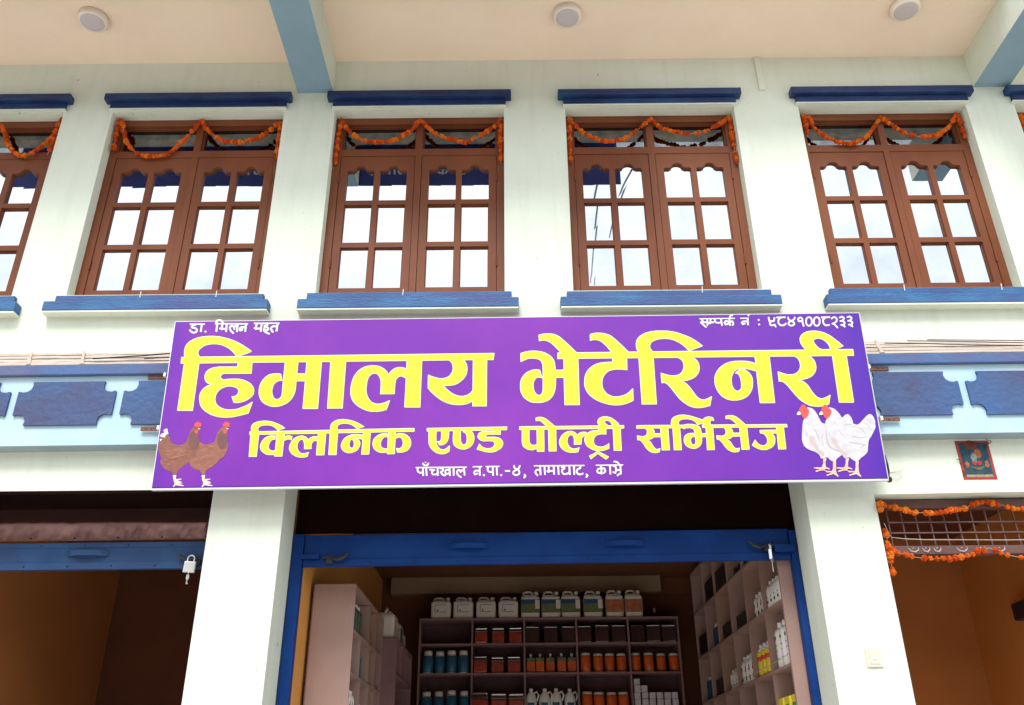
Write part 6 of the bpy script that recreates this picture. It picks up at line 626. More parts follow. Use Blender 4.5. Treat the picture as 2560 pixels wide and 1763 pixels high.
'small_edge': """2873,1048 2882,1043 2886,1035 2883,1024 2873,1015 2863,1017 2857,1028 2861,1041
2670,1048 2681,1039 2680,1028 2673,1021 2653,1014 2651,1005 2699,1003 2702,999 2701,988 2697,984 2642,982 2643,963 2671,965 2683,938 2684,923 2680,910 2672,897 2659,886 2653,887 2647,901 2658,919 2656,937 2642,935 2642,895 2634,890 2618,889 2615,908 2576,898 2568,898 2561,906 2551,938 2555,948 2589,977 2616,961 2616,984 2540,983 2543,897 2526,890 2518,893 2517,925 2466,923 2449,932 2440,944 2436,930 2401,928 2386,914 2364,921 2361,896 2347,891 2336,896 2339,930 2304,930 2342,887 2340,874 2326,868 2258,941 2266,956 2281,959 2285,964 2271,983 2255,986 2256,999 2260,1004 2624,1002 2631,1025 2643,1037|2303,983 2311,970 2308,957 2341,958 2343,983|2383,978 2383,984 2369,983 2366,945 2378,947|2460,970 2462,958 2473,950 2493,949 2515,954 2513,984 2463,983|2407,956 2436,957 2436,983 2410,983|2578,936 2582,927 2606,934 2589,946
4118,1011 4138,1006 4156,979 4137,943 4156,924 4152,904 4136,881 4151,866 4133,847 4105,873 4087,875 4082,884 4091,899 4123,901 4128,908 4129,915 4114,927 4091,926 4082,937 4083,945 4090,952 4115,955 4129,975 4119,984 4090,974 4081,984 4082,992 4092,1002
4024,1009 4045,1004 4062,977 4043,942 4061,924 4054,896 4042,880 4056,865 4039,845 4012,870 3993,874 3987,886 3997,897 4017,901 4024,899 4032,903 4034,909 4019,926 3995,925 3987,938 3999,951 4021,953 4032,968 4034,975 4028,981 3995,972 3986,981 3988,992 3995,999
3616,1010 3646,999 3654,988 3660,956 3673,983 3689,999 3718,1009 3742,997 3755,973 3757,948 3751,916 3732,882 3706,866 3681,868 3662,885 3655,921 3643,892 3620,871 3595,866 3574,877 3564,891 3560,912 3563,954 3579,989 3595,1002|3728,928 3731,945 3728,973 3715,980 3698,976 3684,950 3680,925 3684,900 3698,891 3711,895 3720,906|3584,928 3590,899 3605,893 3619,899 3632,929 3635,956 3630,976 3613,982 3598,975 3587,950
3864,1006 3883,1003 3881,982 3867,978 3827,977 3800,954 3795,933 3799,913 3808,899 3822,895 3856,901 3863,894 3863,884 3856,876 3830,869 3812,868 3798,873 3778,896 3771,919 3773,954 3787,976 3764,976 3764,1001 3768,1004
3925,1005 3936,1006 3955,995 3969,978 3971,966 3962,934 3928,903 3961,856 3960,846 3949,838 3940,841 3905,889 3888,889 3880,899 3890,914 3930,933 3944,951 3944,969 3927,979 3896,960 3883,967 3884,978 3893,987
3294,1012 3330,1011 3329,987 3310,983 3270,983 3256,971 3246,956 3242,933 3244,920 3255,906 3273,903 3299,908 3316,926 3324,928 3332,920 3332,911 3322,897 3303,882 3274,876 3251,877 3236,886 3218,917 3220,955 3236,984 3213,984 3213,1008 3217,1012
3513,1007 3534,996 3544,978 3542,924 3548,878 3539,866 3529,866 3524,873 3516,930 3480,927 3470,941 3466,970 3469,981 3494,1001|3492,969 3494,955 3518,958 3518,972 3511,979 3501,976
3115,1011 3124,1011 3129,1004 3134,960 3167,963 3180,1000 3193,1007 3202,998 3202,989 3187,943 3178,936 3151,934 3136,914 3140,906 3148,906 3182,916 3187,914 3203,875 3193,861 3184,861 3173,885 3134,879 3121,886 3114,897 3109,914 3118,932 3108,940 3105,996 3107,1005
3356,1008 3365,1008 3371,1001 3373,976 3393,962 3421,978 3432,1000 3439,1007 3448,1007 3454,1000 3454,991 3443,968 3419,946 3433,931 3436,921 3433,898 3424,886 3394,873 3376,872 3353,882 3345,891 3341,902 3342,923 3348,934 3364,948 3351,961 3346,975 3347,999|3365,910 3373,902 3388,898 3409,906 3411,917 3388,932 3367,920
2863,1003 2871,1003 2875,999 2867,968 2864,898 2842,894 2841,933 2823,937 2803,938 2793,931 2795,928 2821,934 2828,924 2820,909 2788,899 2779,903 2764,931 2772,944 2785,956 2803,965 2842,962 2844,979 2842,983 2762,983 2759,987 2761,999 2786,1003
2988,982 3000,981 3006,969 3002,958 2993,951 2981,954 2976,966 2980,975
-3709,1074 -3688,1074 -3660,1062 -3641,1044 -3629,1022 -3333,1016 -3328,993 -3342,989 -3343,895 -3350,892 -3371,898 -3372,942 -3383,944 -3387,913 -3404,901 -3427,903 -3443,926 -3441,947 -3429,966 -3419,972 -3400,976 -3370,972 -3372,991 -3445,993 -3445,904 -3448,892 -3467,894 -3474,899 -3474,960 -3482,960 -3484,956 -3482,929 -3494,920 -3508,930 -3515,955 -3525,963 -3534,962 -3538,950 -3533,933 -3488,882 -3489,876 -3501,866 -3510,871 -3542,902 -3564,936 -3567,952 -3563,973 -3553,986 -3537,994 -3581,996 -3578,904 -3581,895 -3588,894 -3607,899 -3608,925 -3637,926 -3648,919 -3677,934 -3686,945 -3686,955 -3676,963 -3665,959 -3665,996 -3700,998 -3699,900 -3703,896 -3723,898 -3728,911 -3729,997 -3744,1002 -3747,1021 -3740,1025 -3741,1038 -3735,1054 -3720,1070|-3713,1030 -3709,1024 -3660,1023 -3669,1035 -3695,1044 -3708,1040|-3610,995 -3637,996 -3635,956 -3609,955|-3523,993 -3503,981 -3488,991 -3474,991
-3062,1020 -2945,1019 -2941,1016 -2939,997 -2951,993 -2960,891 -2981,894 -2986,898 -2983,949 -3012,951 -3025,941 -3023,923 -3002,891 -3003,885 -3011,877 -3021,879 -3035,892 -3046,909 -3055,931 -3054,951 -3042,968 -3016,982 -2981,979 -2981,995 -3077,995 -3077,975 -3086,966 -3069,953 -3058,931 -3077,902 -3092,897 -3050,876 -3047,863 -3057,853 -3089,864 -3112,877 -3131,895 -3139,910 -3141,935 -3132,946 -3138,957 -3137,982 -3130,990 -3108,995 -3148,996 -3150,895 -3153,891 -3178,897 -3179,922 -3216,923 -3230,918 -3258,941 -3259,954 -3251,962 -3242,961 -3240,986 -3241,996 -3261,999 -3261,1020|-3177,988 -3178,995 -3212,995 -3212,954 -3178,953|-3121,942 -3096,929 -3089,934 -3099,940
-4056,1022 -3871,1020 -3866,1016 -3864,999 -3868,995 -3891,994 -3891,901 -3894,897 -3912,900 -3920,906 -3919,996 -3964,997 -3975,988 -4006,977 -3984,972 -3960,958 -3949,946 -3941,926 -3944,905 -3954,890 -3969,881 -3992,879 -4010,883 -4030,896 -4052,920 -4055,934 -4049,942 -4037,942 -4014,917 -3996,909 -3983,909 -3973,915 -3969,924 -3972,933 -3988,943 -4013,946 -4032,956 -4041,977 -4032,997 -4056,1001
2990,922 2998,921 3005,909 3003,900 2989,890 2983,892 2975,907 2978,913
-3850,923 -3841,919 -3833,909 -3833,898 -3844,889 -3853,890 -3863,902 -3863,914
1103,-794 1125,-795 1141,-802 1159,-820 1169,-837 1205,-838 1208,-841 1204,-857 1184,-859 1183,-959 1181,-962 1162,-962 1132,-984 1119,-967 1154,-939 1159,-942 1158,-919 1128,-921 1119,-943 1107,-954 1081,-943 1073,-935 1073,-927 1084,-918 1102,-925 1107,-886 1104,-874 1082,-868 1077,-857 1063,-859 1063,-944 1059,-960 1040,-961 1038,-958 1037,-857 961,-858 960,-875 989,-874 998,-889 1004,-910 1001,-929 978,-952 968,-951 962,-943 965,-933 980,-917 974,-898 961,-901 962,-952 959,-959 940,-960 936,-949 927,-952 910,-950 887,-927 887,-915 897,-893 911,-880 935,-872 936,-860 886,-856 883,-846 886,-838 1141,-839 1128,-823 1099,-819 1091,-813 1092,-801|1122,-858 1130,-876 1131,-895 1159,-894 1159,-859|912,-921 919,-927 934,-923 937,-920 936,-898 918,-904
-1093,-775 -1086,-777 -1079,-784 -1080,-791 -1087,-798 -1095,-796 -1101,-787
-1121,-787 -1101,-808 -1093,-811 -1074,-809 -1068,-795 -1058,-788 -1045,-801 -1051,-817 -1063,-831 -1092,-836 -1114,-828 -1131,-807 -1131,-794
665,-837 755,-838 758,-842 756,-857 721,-857 719,-874 710,-889 701,-895 682,-900 676,-911 675,-927 687,-940 706,-941 733,-930 744,-938 743,-948 736,-955 701,-966 688,-966 672,-959 655,-940 649,-926 651,-908 659,-892 671,-879 694,-871 695,-858 644,-857 646,-935 645,-955 641,-959 624,-958 621,-955 619,-857 592,-856 593,-956 588,-960 571,-960 567,-946 536,-960 516,-959 498,-952 483,-928 480,-902 485,-889 501,-878 487,-876 480,-870 483,-856 462,-856 465,-946 461,-956 444,-956 440,-952 437,-857 410,-857 412,-935 411,-952 408,-955 387,-953 387,-921 351,-922 342,-932 337,-933 315,-920 310,-908 317,-898 326,-896 327,-857 303,-856 305,-952 299,-956 284,-956 281,-953 279,-857 254,-855 256,-954 248,-958 231,-955 229,-906 213,-902 202,-907 196,-916 202,-934 219,-956 218,-963 205,-970 181,-945 173,-928 172,-912 182,-895 195,-883 211,-877 229,-879 228,-855 168,-855 165,-852 165,-839 169,-835|531,-857 535,-865 530,-891 504,-905 510,-928 518,-935 544,-932 568,-916 567,-857|360,-896 386,-896 385,-856 352,-856 351,-896
-63,-830 -51,-837 -48,-857 -27,-870 -18,-864 -6,-838 0,-832 9,-832 15,-839 9,-866 -5,-885 8,-904 10,-931 -1,-949 -27,-963 -46,-964 -66,-956 -80,-943 -84,-931 -80,-906 -53,-884 -69,-868 -74,-854 -74,-839|-13,-924 -17,-906 -25,-900 -50,-911 -60,-918 -59,-931 -43,-939 -21,-934
-251,-836 -232,-836 -228,-839 -231,-855 -251,-857 -247,-951 -258,-955 -271,-952 -275,-859 -277,-855 -296,-855 -293,-953 -308,-958 -317,-954 -318,-922 -345,-923 -371,-907 -381,-883 -378,-855 -392,-855 -396,-841 -392,-836|-356,-882 -354,-891 -342,-898 -321,-897 -322,-856 -353,-856
-456,-836 -434,-837 -430,-852 -449,-858 -447,-952 -463,-956 -471,-953 -472,-910 -489,-904 -505,-905 -512,-918 -509,-923 -484,-914 -475,-923 -476,-933 -508,-949 -518,-949 -536,-924 -537,-914 -532,-899 -522,-887 -512,-880 -487,-880 -474,-883 -473,-860 -476,-856 -539,-856 -544,-850 -544,-840 -541,-837
-692,-839 -610,-840 -607,-844 -609,-859 -630,-860 -622,-939 -625,-952 -643,-953 -646,-950 -651,-903 -665,-899 -670,-911 -683,-920 -692,-913 -695,-901 -705,-894 -709,-899 -710,-918 -704,-932 -666,-964 -667,-973 -676,-979 -700,-966 -724,-945 -732,-930 -735,-901 -730,-887 -711,-867 -701,-868 -684,-879 -675,-872 -654,-876 -655,-860 -751,-859 -748,-947 -752,-951 -764,-952 -773,-948 -776,-859 -798,-859 -793,-950 -814,-953 -819,-933 -848,-941 -848,-948 -854,-954 -864,-956 -879,-955 -890,-948 -923,-909 -924,-899 -899,-883 -894,-877 -921,-872 -926,-866 -928,-858 -936,-859 -932,-947 -935,-950 -954,-951 -959,-941 -978,-945 -1004,-944 -1017,-934 -1027,-909 -1019,-888 -1041,-885 -1048,-877 -1047,-869 -1037,-862 -981,-867 -976,-873 -975,-883 -1002,-907 -997,-919 -981,-920 -959,-913 -960,-859 -1024,-857 -1068,-858 -1061,-945 -1064,-949 -1078,-950 -1086,-944 -1093,-858 -1106,-857 -1101,-946 -1123,-949 -1126,-946 -1127,-919 -1150,-923 -1176,-909 -1191,-887 -1193,-857 -1203,-857 -1207,-853 -1207,-841 -1193,-837|-876,-860 -870,-873 -871,-887 -894,-910 -879,-927 -865,-931 -861,-929 -870,-912 -872,-897 -866,-883 -853,-869 -842,-864 -824,-864 -822,-860|-1169,-873 -1165,-887 -1153,-896 -1145,-898 -1129,-892 -1131,-857 -1168,-858|-847,-908 -841,-915 -820,-908 -821,-891 -841,-891 -847,-900
-167,-888 -108,-889 -106,-912 -110,-914 -167,-913 -170,-910
771,-943 780,-944 798,-963 794,-976 782,-992 772,-998 766,-996 759,-987 770,-968 762,-953
57,-936 71,-947 80,-963 67,-984 52,-994 42,-987 41,-981 53,-962 46,-953 46,-944
-213,-933 -203,-937 -197,-945 -198,-956 -210,-965 -220,-962 -227,-952 -223,-939
-414,-932 -405,-934 -397,-947 -401,-957 -411,-963 -422,-959 -428,-949 -427,-941""".split(chr(10)),
'hen1_body': """-3834,-314 -3813,-314 -3789,-321 -3771,-338 -3780,-369 -3784,-406 -3779,-438 -3750,-506 -3748,-552 -3759,-609 -3766,-629 -3786,-662 -3826,-702 -3844,-743 -3915,-794 -3950,-823 -3969,-849 -3978,-887 -4018,-891 -4034,-863 -4045,-852 -4056,-847 -4085,-841 -4118,-824 -4149,-797 -4176,-760 -4184,-742 -4188,-720 -4186,-710 -4177,-697 -4212,-629 -4229,-583 -4234,-549 -4235,-509 -4232,-474 -4228,-453 -4220,-434 -4210,-422 -4197,-415 -4164,-407 -4128,-409 -4102,-471 -4086,-497 -4066,-518 -4044,-527 -4007,-534 -3978,-531 -3961,-524 -3923,-504 -3909,-489 -3902,-465 -3892,-398 -3882,-366 -3872,-345 -3858,-327""".split(chr(10)),
'hen2_body': """-3498,-316 -3479,-316 -3451,-325 -3444,-330 -3438,-341 -3444,-405 -3441,-445 -3423,-502 -3415,-542 -3415,-584 -3423,-625 -3432,-648 -3450,-676 -3463,-692 -3494,-715 -3531,-764 -3575,-804 -3618,-828 -3634,-843 -3643,-863 -3648,-891 -3681,-893 -3698,-861 -3714,-844 -3752,-835 -3779,-825 -3795,-816 -3812,-802 -3832,-776 -3842,-759 -3846,-737 -3843,-724 -3831,-706 -3789,-672 -3774,-648 -3757,-605 -3751,-578 -3749,-554 -3761,-497 -3716,-523 -3682,-532 -3662,-532 -3639,-528 -3592,-506 -3579,-494 -3574,-485 -3561,-402 -3543,-356 -3521,-328""".split(chr(10)),
'hen_neck': """-3851,-373 -3808,-395 -3788,-415 -3771,-453 -3762,-507 -3764,-533 -3775,-577 -3829,-587 -3855,-562 -3871,-540 -3881,-512 -3887,-471 -3887,-432 -3882,-404 -3868,-386
-3513,-377 -3475,-397 -3452,-419 -3433,-459 -3426,-508 -3428,-537 -3439,-580 -3494,-592 -3522,-564 -3535,-546 -3544,-519 -3551,-471 -3550,-435 -3546,-410 -3534,-394""".split(chr(10)),
'hen_wing': """-4005,-557 -3966,-559 -3919,-573 -3897,-584 -3880,-598 -3879,-601 -3921,-652 -3951,-674 -3979,-689 -4024,-702 -4050,-703 -4093,-699 -4128,-642 -4126,-635 -4096,-596 -4081,-584 -4054,-570
-3669,-562 -3639,-562 -3591,-575 -3568,-585 -3555,-593 -3545,-602 -3546,-607 -3585,-655 -3608,-673 -3643,-693 -3690,-707 -3716,-708 -3760,-703 -3794,-647 -3789,-636 -3760,-599 -3748,-590 -3709,-571""".split(chr(10)),
'hen_tail': """-4161,-329 -4134,-398 -4158,-407 -4166,-417 -4173,-444 -4233,-426 -4227,-408 -4220,-398 -4201,-389 -4183,-386 -4201,-350
-4229,-456 -4196,-462 -4222,-489""".split(chr(10)),
'hen_comb': """-3808,-243 -3793,-267 -3782,-250 -3775,-273 -3760,-267 -3759,-321 -3841,-311 -3846,-268 -3829,-279 -3827,-252 -3825,-251 -3812,-267
-3469,-249 -3456,-272 -3444,-254 -3437,-278 -3422,-270 -3421,-325 -3503,-315 -3508,-273 -3491,-283 -3488,-256 -3474,-270
-3809,-350 -3787,-362 -3791,-394 -3796,-398 -3816,-399 -3832,-362
-3473,-355 -3451,-366 -3454,-397 -3460,-402 -3480,-404 -3495,-366""".split(chr(10)),
'hen_leg': """-3794,-327 -3762,-338 -3783,-350
-3460,-331 -3429,-342 -3449,-354
-3994,-893 -3976,-894 -3978,-942 -3908,-938 -3910,-947 -3963,-955 -3897,-975 -3954,-975 -3896,-986 -3898,-993 -3903,-994 -3946,-997 -3875,-1017 -3880,-1027 -3969,-1013 -3993,-1037 -3998,-1033 -3983,-992 -4002,-952 -4017,-896
-3660,-898 -3643,-899 -3645,-947 -3575,-943 -3577,-952 -3630,-960 -3565,-979 -3621,-979 -3564,-991 -3565,-995 -3571,-999 -3613,-1002 -3543,-1022 -3548,-1031 -3637,-1018 -3660,-1042 -3668,-1036 -3650,-998 -3669,-959 -3684,-901""".split(chr(10)),
'white1_body': """3431,-171 3463,-177 3489,-189 3499,-198 3517,-222 3536,-263 3562,-340 3571,-359 3582,-369 3614,-380 3626,-397 3664,-545 3687,-602 3713,-643 3790,-730 3749,-763 3693,-798 3681,-812 3663,-841 3640,-838 3621,-829 3605,-815 3579,-784 3523,-799 3503,-796 3494,-762 3477,-740 3439,-714 3395,-699 3366,-683 3340,-662 3324,-637 3314,-595 3313,-567 3324,-487 3344,-388 3358,-341 3387,-294 3398,-270""".split(chr(10)),
'white2_body': """3688,-175 3709,-178 3736,-188 3764,-208 3793,-247 3823,-309 3863,-273 3883,-265 3902,-264 3914,-275 3932,-302 3943,-349 3943,-382 3990,-397 4027,-373 4090,-312 4119,-286 4149,-266 4169,-269 4180,-275 4197,-302 4207,-349 4201,-425 4188,-452 4130,-542 4106,-567 4096,-583 4083,-619 4061,-713 4055,-727 4040,-746 4010,-771 3967,-798 3926,-839 3900,-838 3887,-833 3866,-819 3837,-788 3779,-802 3761,-770 3751,-735 3742,-723 3695,-696 3650,-683 3637,-677 3616,-655 3601,-625 3593,-593 3592,-569 3611,-442 3612,-389 3617,-358 3622,-345 3653,-303 3660,-287 3677,-232""".split(chr(10)),
'white_tint': """3609,-452 3612,-583 3616,-618 3624,-643 3638,-661 3651,-671 3677,-683 3712,-695 3672,-630 3663,-603 3659,-572 3660,-538 3681,-543 3703,-555 3715,-572 3727,-631 3740,-667 3753,-691 3764,-705 3781,-718 3826,-736 3794,-786 3771,-765 3734,-722 3698,-708 3637,-677 3624,-667 3609,-646 3596,-608 3591,-571 3597,-509
3403,-521 3450,-534 3471,-598 3487,-664 3497,-689 3513,-707 3557,-727 3538,-776 3516,-763 3501,-747 3469,-702 3419,-622 3409,-599 3404,-575""".split(chr(10)),
'white_comb': """3368,-136 3386,-136 3406,-147 3412,-153 3416,-170 3441,-199 3446,-217 3438,-251 3421,-281 3407,-296 3381,-311 3363,-306 3355,-294 3345,-261 3333,-254 3331,-222 3327,-202 3336,-181 3362,-151
3630,-143 3648,-142 3670,-154 3674,-159 3678,-176 3690,-187 3705,-209 3708,-222 3703,-248 3682,-287 3667,-303 3642,-317 3624,-312 3616,-300 3606,-267 3594,-260 3593,-228 3589,-208 3595,-192 3624,-157""".split(chr(10)),
'white_beak': """3586,-222 3607,-245 3601,-267 3561,-271 3558,-250
3321,-219 3344,-241 3339,-261 3331,-265 3297,-268 3293,-250""".split(chr(10)),
'white_eye': """3395,-209 3400,-217 3392,-225 3385,-215
3657,-213 3662,-221 3654,-229 3647,-220""".split(chr(10)),
'white_line': """4115,-335 4156,-381 4152,-385 4112,-341 4111,-338
4065,-359 4099,-387 4130,-425 4160,-478 4159,-482 4154,-482 4132,-441 4111,-411 4062,-364
3843,-388 3929,-390 3929,-395 3843,-393
3930,-410 3976,-420 4018,-440 4039,-459 4058,-484 4074,-508 4073,-513 4070,-514 4039,-470 4015,-446 3977,-427 3931,-415
3474,-442 3479,-445 3496,-481 3514,-534 3518,-576 3513,-615 3509,-612 3512,-570 3508,-536 3495,-496 3473,-450 3471,-445
3609,-443 3614,-448 3612,-504 3615,-587 3620,-620 3625,-637 3645,-665 3664,-682 3695,-698 3732,-710 3734,-712 3732,-716 3686,-701 3663,-689 3634,-663 3619,-639 3613,-618 3608,-572 3606,-490
3761,-448 3799,-523 3797,-526 3792,-525 3757,-451
3381,-468 3382,-532 3376,-534 3374,-477 3376,-470
3635,-479 3640,-479 3641,-484 3643,-533 3642,-536 3637,-538
3578,-494 3581,-499 3558,-538 3545,-575 3547,-610 3559,-649 3556,-654 3543,-619 3539,-579 3547,-549 3560,-521
3918,-532 3992,-551 4023,-551 4076,-540 4081,-540 4082,-544 4040,-555 4002,-558 3945,-547 3917,-537
3865,-601 4036,-640 4063,-624 4065,-628 4046,-641 4052,-644 4051,-648 4037,-646 3985,-678 3983,-672 4027,-644 3865,-608 3862,-604""".split(chr(10)),
'hen_light': """-3974,-536 -3915,-556 -3917,-563 -3920,-564 -3974,-545 -3976,-541
-3644,-540 -3589,-559 -3586,-561 -3587,-567 -3590,-568 -3644,-549 -3646,-546
-3996,-575 -3991,-582 -3991,-585 -4043,-610 -4046,-603
-3666,-580 -3661,-587 -3663,-590 -3707,-616 -3711,-607
-4100,-595 -4093,-602 -4130,-621 -4135,-613
-3576,-643 -3570,-649 -3605,-679 -3610,-672
-3908,-641 -3902,-645 -3902,-650 -3934,-670 -3939,-662
-4007,-668 -4001,-676 -4052,-703 -4057,-695
-3677,-677 -3670,-685 -3717,-718 -3722,-710
-3855,-712 -3851,-721 -3893,-738 -3896,-731
-3808,-713 -3760,-713 -3758,-720 -3806,-721
-4147,-713 -4098,-716 -4096,-723 -4145,-722
-3593,-736 -3587,-744 -3637,-771 -3640,-769 -3643,-763
-4095,-757 -4057,-768 -4056,-777 -4097,-766
-3757,-762 -3718,-772 -3717,-779 -3719,-782 -3757,-770""".split(chr(10)),
'white_leg': """3565,-796 3569,-797 3554,-827 3547,-851 3542,-897 3590,-922 3580,-931 3542,-918 3523,-933 3545,-947 3610,-950 3624,-918 3637,-835 3672,-836 3656,-939 3659,-977 3677,-1012 3668,-1019 3622,-984 3541,-1004 3538,-992 3602,-971 3605,-968 3580,-963 3542,-964 3539,-954 3520,-940 3482,-941 3422,-957 3420,-955 3419,-944 3478,-926 3406,-914 3403,-912 3406,-904 3495,-904 3509,-881 3521,-851 3529,-799
3826,-800 3830,-801 3810,-845 3802,-899 3850,-926 3844,-934 3841,-934 3802,-922 3783,-937 3804,-950 3872,-953 3888,-913 3899,-839 3935,-839 3926,-878 3917,-948 3921,-983 3937,-1016 3930,-1021 3926,-1022 3884,-988 3802,-1008 3798,-997 3800,-995 3867,-973 3841,-966 3803,-968 3796,-955 3780,-944 3743,-945 3681,-960 3680,-948 3738,-929 3666,-918 3663,-916 3666,-908 3755,-908 3771,-882 3782,-856 3790,-803""".split(chr(10)),
}

SG = {'U': [0.99999, 0.0, 0.004469], 'V': [-0.004454, -0.081136, 0.996693], 'N': [0.000363, -0.996703, -0.081135], 'O': [0.032898, -0.2075, 3.686739]}
U_, V_, N_, O_ = [Vector(SG[k]) for k in 'UVNO']
SIGN = thing('shop_sign', 'purple signboard with large yellow Devanagari lettering and pictures of hens', 'sign', O_)
SIGN.rotation_euler = Matrix((U_, N_ * -1.0, V_)).transposed().to_euler()   # local x along, local y into the wall, local z up
if Matrix((U_, N_ * -1.0, V_)).determinant() < 0: raise RuntimeError('axes')
SX, SZ = 2.120, 0.5237
MB().box(-SX, SX, 0.0, 0.022, -SZ, SZ).build('sign_panel', M_purple, SIGN)
fr = MB()
fr.box(-SX - .003, SX + .003, -0.002, 0.026, -SZ - 0.011, -SZ - 0.0005); fr.box(-SX - .003, SX + .003, 0.0, 0.026, SZ + 0.0005, SZ + 0.004)
fr.box(-SX - 0.005, -SX - 0.0005, -0.001, 0.026, -SZ, SZ); fr.box(SX + 0.0005, SX + 0.005, -0.001, 0.026, -SZ, SZ)
fr.build('edge_trim', M_signedge, SIGN)
ln = MB().box(-SX, SX, -0.0012, -0.0002, -SZ, -SZ + 0.006); ln.build('bottom_border', mat('dark blue sign border', (0.03, 0.012, 0.20)), SIGN)
def loops(s): return [[(float(a) / 2000, float(b) / 2000) for a, b in (q.split(',') for q in l.split())] for l in s.split('|')]
def decal(key, name, m, off, parent=SIGN, xf=lambda p: p):
    b = MB()
    for g_ in ART[key]:
        ls = [[xf(p) for p in l] for l in loops(g_)]
        tri = tessellate_polygon([[Vector((p[0], p[1], 0)) for p in l] for l in ls]); fl = [p for l in ls for p in l]
        b.add([(p[0], -off, p[1]) for p in fl], [tuple(t) for t in tri])
    return b.build(name, m, parent)
def words(base, fm, rim, line_split, gap):
    """each printed word is a part; its outline and shadow are sub-parts"""
    F = [[loops(g_)[k] for k in range(len(loops(g_)))] for g_ in ART[base + '_face']]
    def bb(g_): u = [p[0] for p in g_[0]]; v = [p[1] for p in g_[0]]; return min(u), max(u), sum(v) / len(v)
    items = sorted([(line_split(bb(g_)[2], bb(g_)[0]), *bb(g_), g_) for g_ in F], key=lambda t: (t[0], t[1]))
    W_ = []
    for it in items:
        if W_ and W_[-1]['l'] == it[0] and it[1] - W_[-1]['b'] < gap: W_[-1]['b'] = max(W_[-1]['b'], it[2]); W_[-1]['g'].append(it[4])
        else: W_.append(dict(l=it[0], a=it[1], b=it[2], g=[it[4]]))
    def sheet(gs, name, m, off, par):
        b = MB()
        for ls in gs:
            tri = tessellate_polygon([[Vector((p[0], p[1], 0)) for p in l] for l in ls]); fl = [p for l in ls for p in l]
            b.add([(p[0], -off, p[1]) for p in fl], [tuple(t) for t in tri])
        return b.build(name, m, par)
    subs = [('_edge', 'letter_shadow', M_ledge, 0.0008)] + ([('_rim', 'letter_outline', M_rim, 0.0013)] if rim else [])
    done = []
    for w_ in W_: w_['o'] = sheet(w_['g'], 'printed_word', fm, 0.0018, SIGN)
    for suf, nm, m, off in subs:
        bins = {}
        for g_ in ART[base + suf]:
            ls = loops(g_); a, b, v = bb(ls); l = line_split(v, a); c_ = (a + b) / 2
            best = min(range(len(W_)), key=lambda k: (W_[k]['l'] != l, max(0, W_[k]['a'] - c_, c_ - W_[k]['b'])))
            bins.setdefault(best, []).append(ls)
        for k, gs in bins.items(): sheet(gs, nm, m, off, W_[k]['o'])
words('l1', M_letter, True, lambda v, u: 0, 0.05)
words('l2', M_letter, True, lambda v, u: 0, 0.045)
words('small', M_whitep, False, lambda v, u: 0 if v > 0 else 1, 0.040)
h1 = decal('hen1_body', 'hen_picture', M_hen, 0.0010); h2 = decal('hen2_body', 'hen_picture', M_hen2, 0.0016); h2['label'] = 'brown hen in front'
decal('hen_wing', 'wing', M_hen2, 0.0021, h1); decal('hen_neck', 'neck', M_hneck, 0.0024, h1); decal('hen_tail', 'tail', M_whitep, 0.0022, h1); decal('hen_comb', 'comb', M_hred, 0.0028, h1); decal('hen_leg', 'legs', M_hleg, 0.0022, h1)
h3 = decal('white1_body', 'hen_picture', M_whiteh, 0.0022); h4 = decal('white2_body', 'hen_picture', M_whiteh, 0.0026); h3['label'] = 'white hen behind'; h4['label'] = 'white hen in front'
decal('hen_light', 'feather_highlight', M_hlight, 0.0030, h1); decal('white_tint', 'feather_shade', M_wtint, 0.0030, h4); decal('white_line', 'feather_line', M_fline, 0.0034, h4); decal('white_comb', 'comb', M_hred, 0.0032, h4); decal('white_beak', 'beak', M_hleg, 0.0034, h4); decal('white_eye', 'eye', M_blackp, 0.0038, h4); decal('white_leg', 'legs', M_wleg, 0.0024, h4)
def sgn(p):                                   # world point to sign space
    d = Vector(p) - O_; return (d.dot(U_), -d.dot(N_), d.dot(V_))
for x0, x1, z in ((-2.258, -2.05, 3.889), (-2.236, -2.03, 3.540), (2.10, 2.325, 3.902), (2.11, 2.320, 3.560)):
    b = MB().box(x0, x1, -0.124 if z < 3.7 else -0.112, -0.1165 if z < 3.7 else -0.1005, z - 0.012, z + 0.012, bev=0.001)
    xe = x0 if x0 < 0 else x1
    for dx in (0.03, 0.06): b.lathe([(0.004, 0), (0.003, 0.003)], (0, 0, 0), 6)
    b.v = [sgn(p) for p in b.v[:-24]] ; b.f = [f for f in b.f if max(f) < len(b.v)]; b.m = b.m[:len(b.f)]
    b.build('bracket', M_rust, SIGN)
    hx = (x0 + 0.035, x0 + .065) if x0 < 0 else (x1 - .035, x1 - .065)
    for q in hx:
        yy = (-0.127 if z < 3.7 else -0.115)
        s2 = MB().box(q - .003, q + .003, yy, yy + .0028, z - .003, z + .003); s2.v = [sgn(p) for p in s2.v]; s2.build('screw', M_darkiron, SIGN)
    tb = MB().box((x1 - .10 if x0 < 0 else x0 + .085), (x1 - .085 if x0 < 0 else x0 + .10), -0.148, -0.1165, z - 0.012, z + 0.012); tb.v = [sgn(p) for p in tb.v]; tb.build('bracket_leg', M_plastic, SIGN)

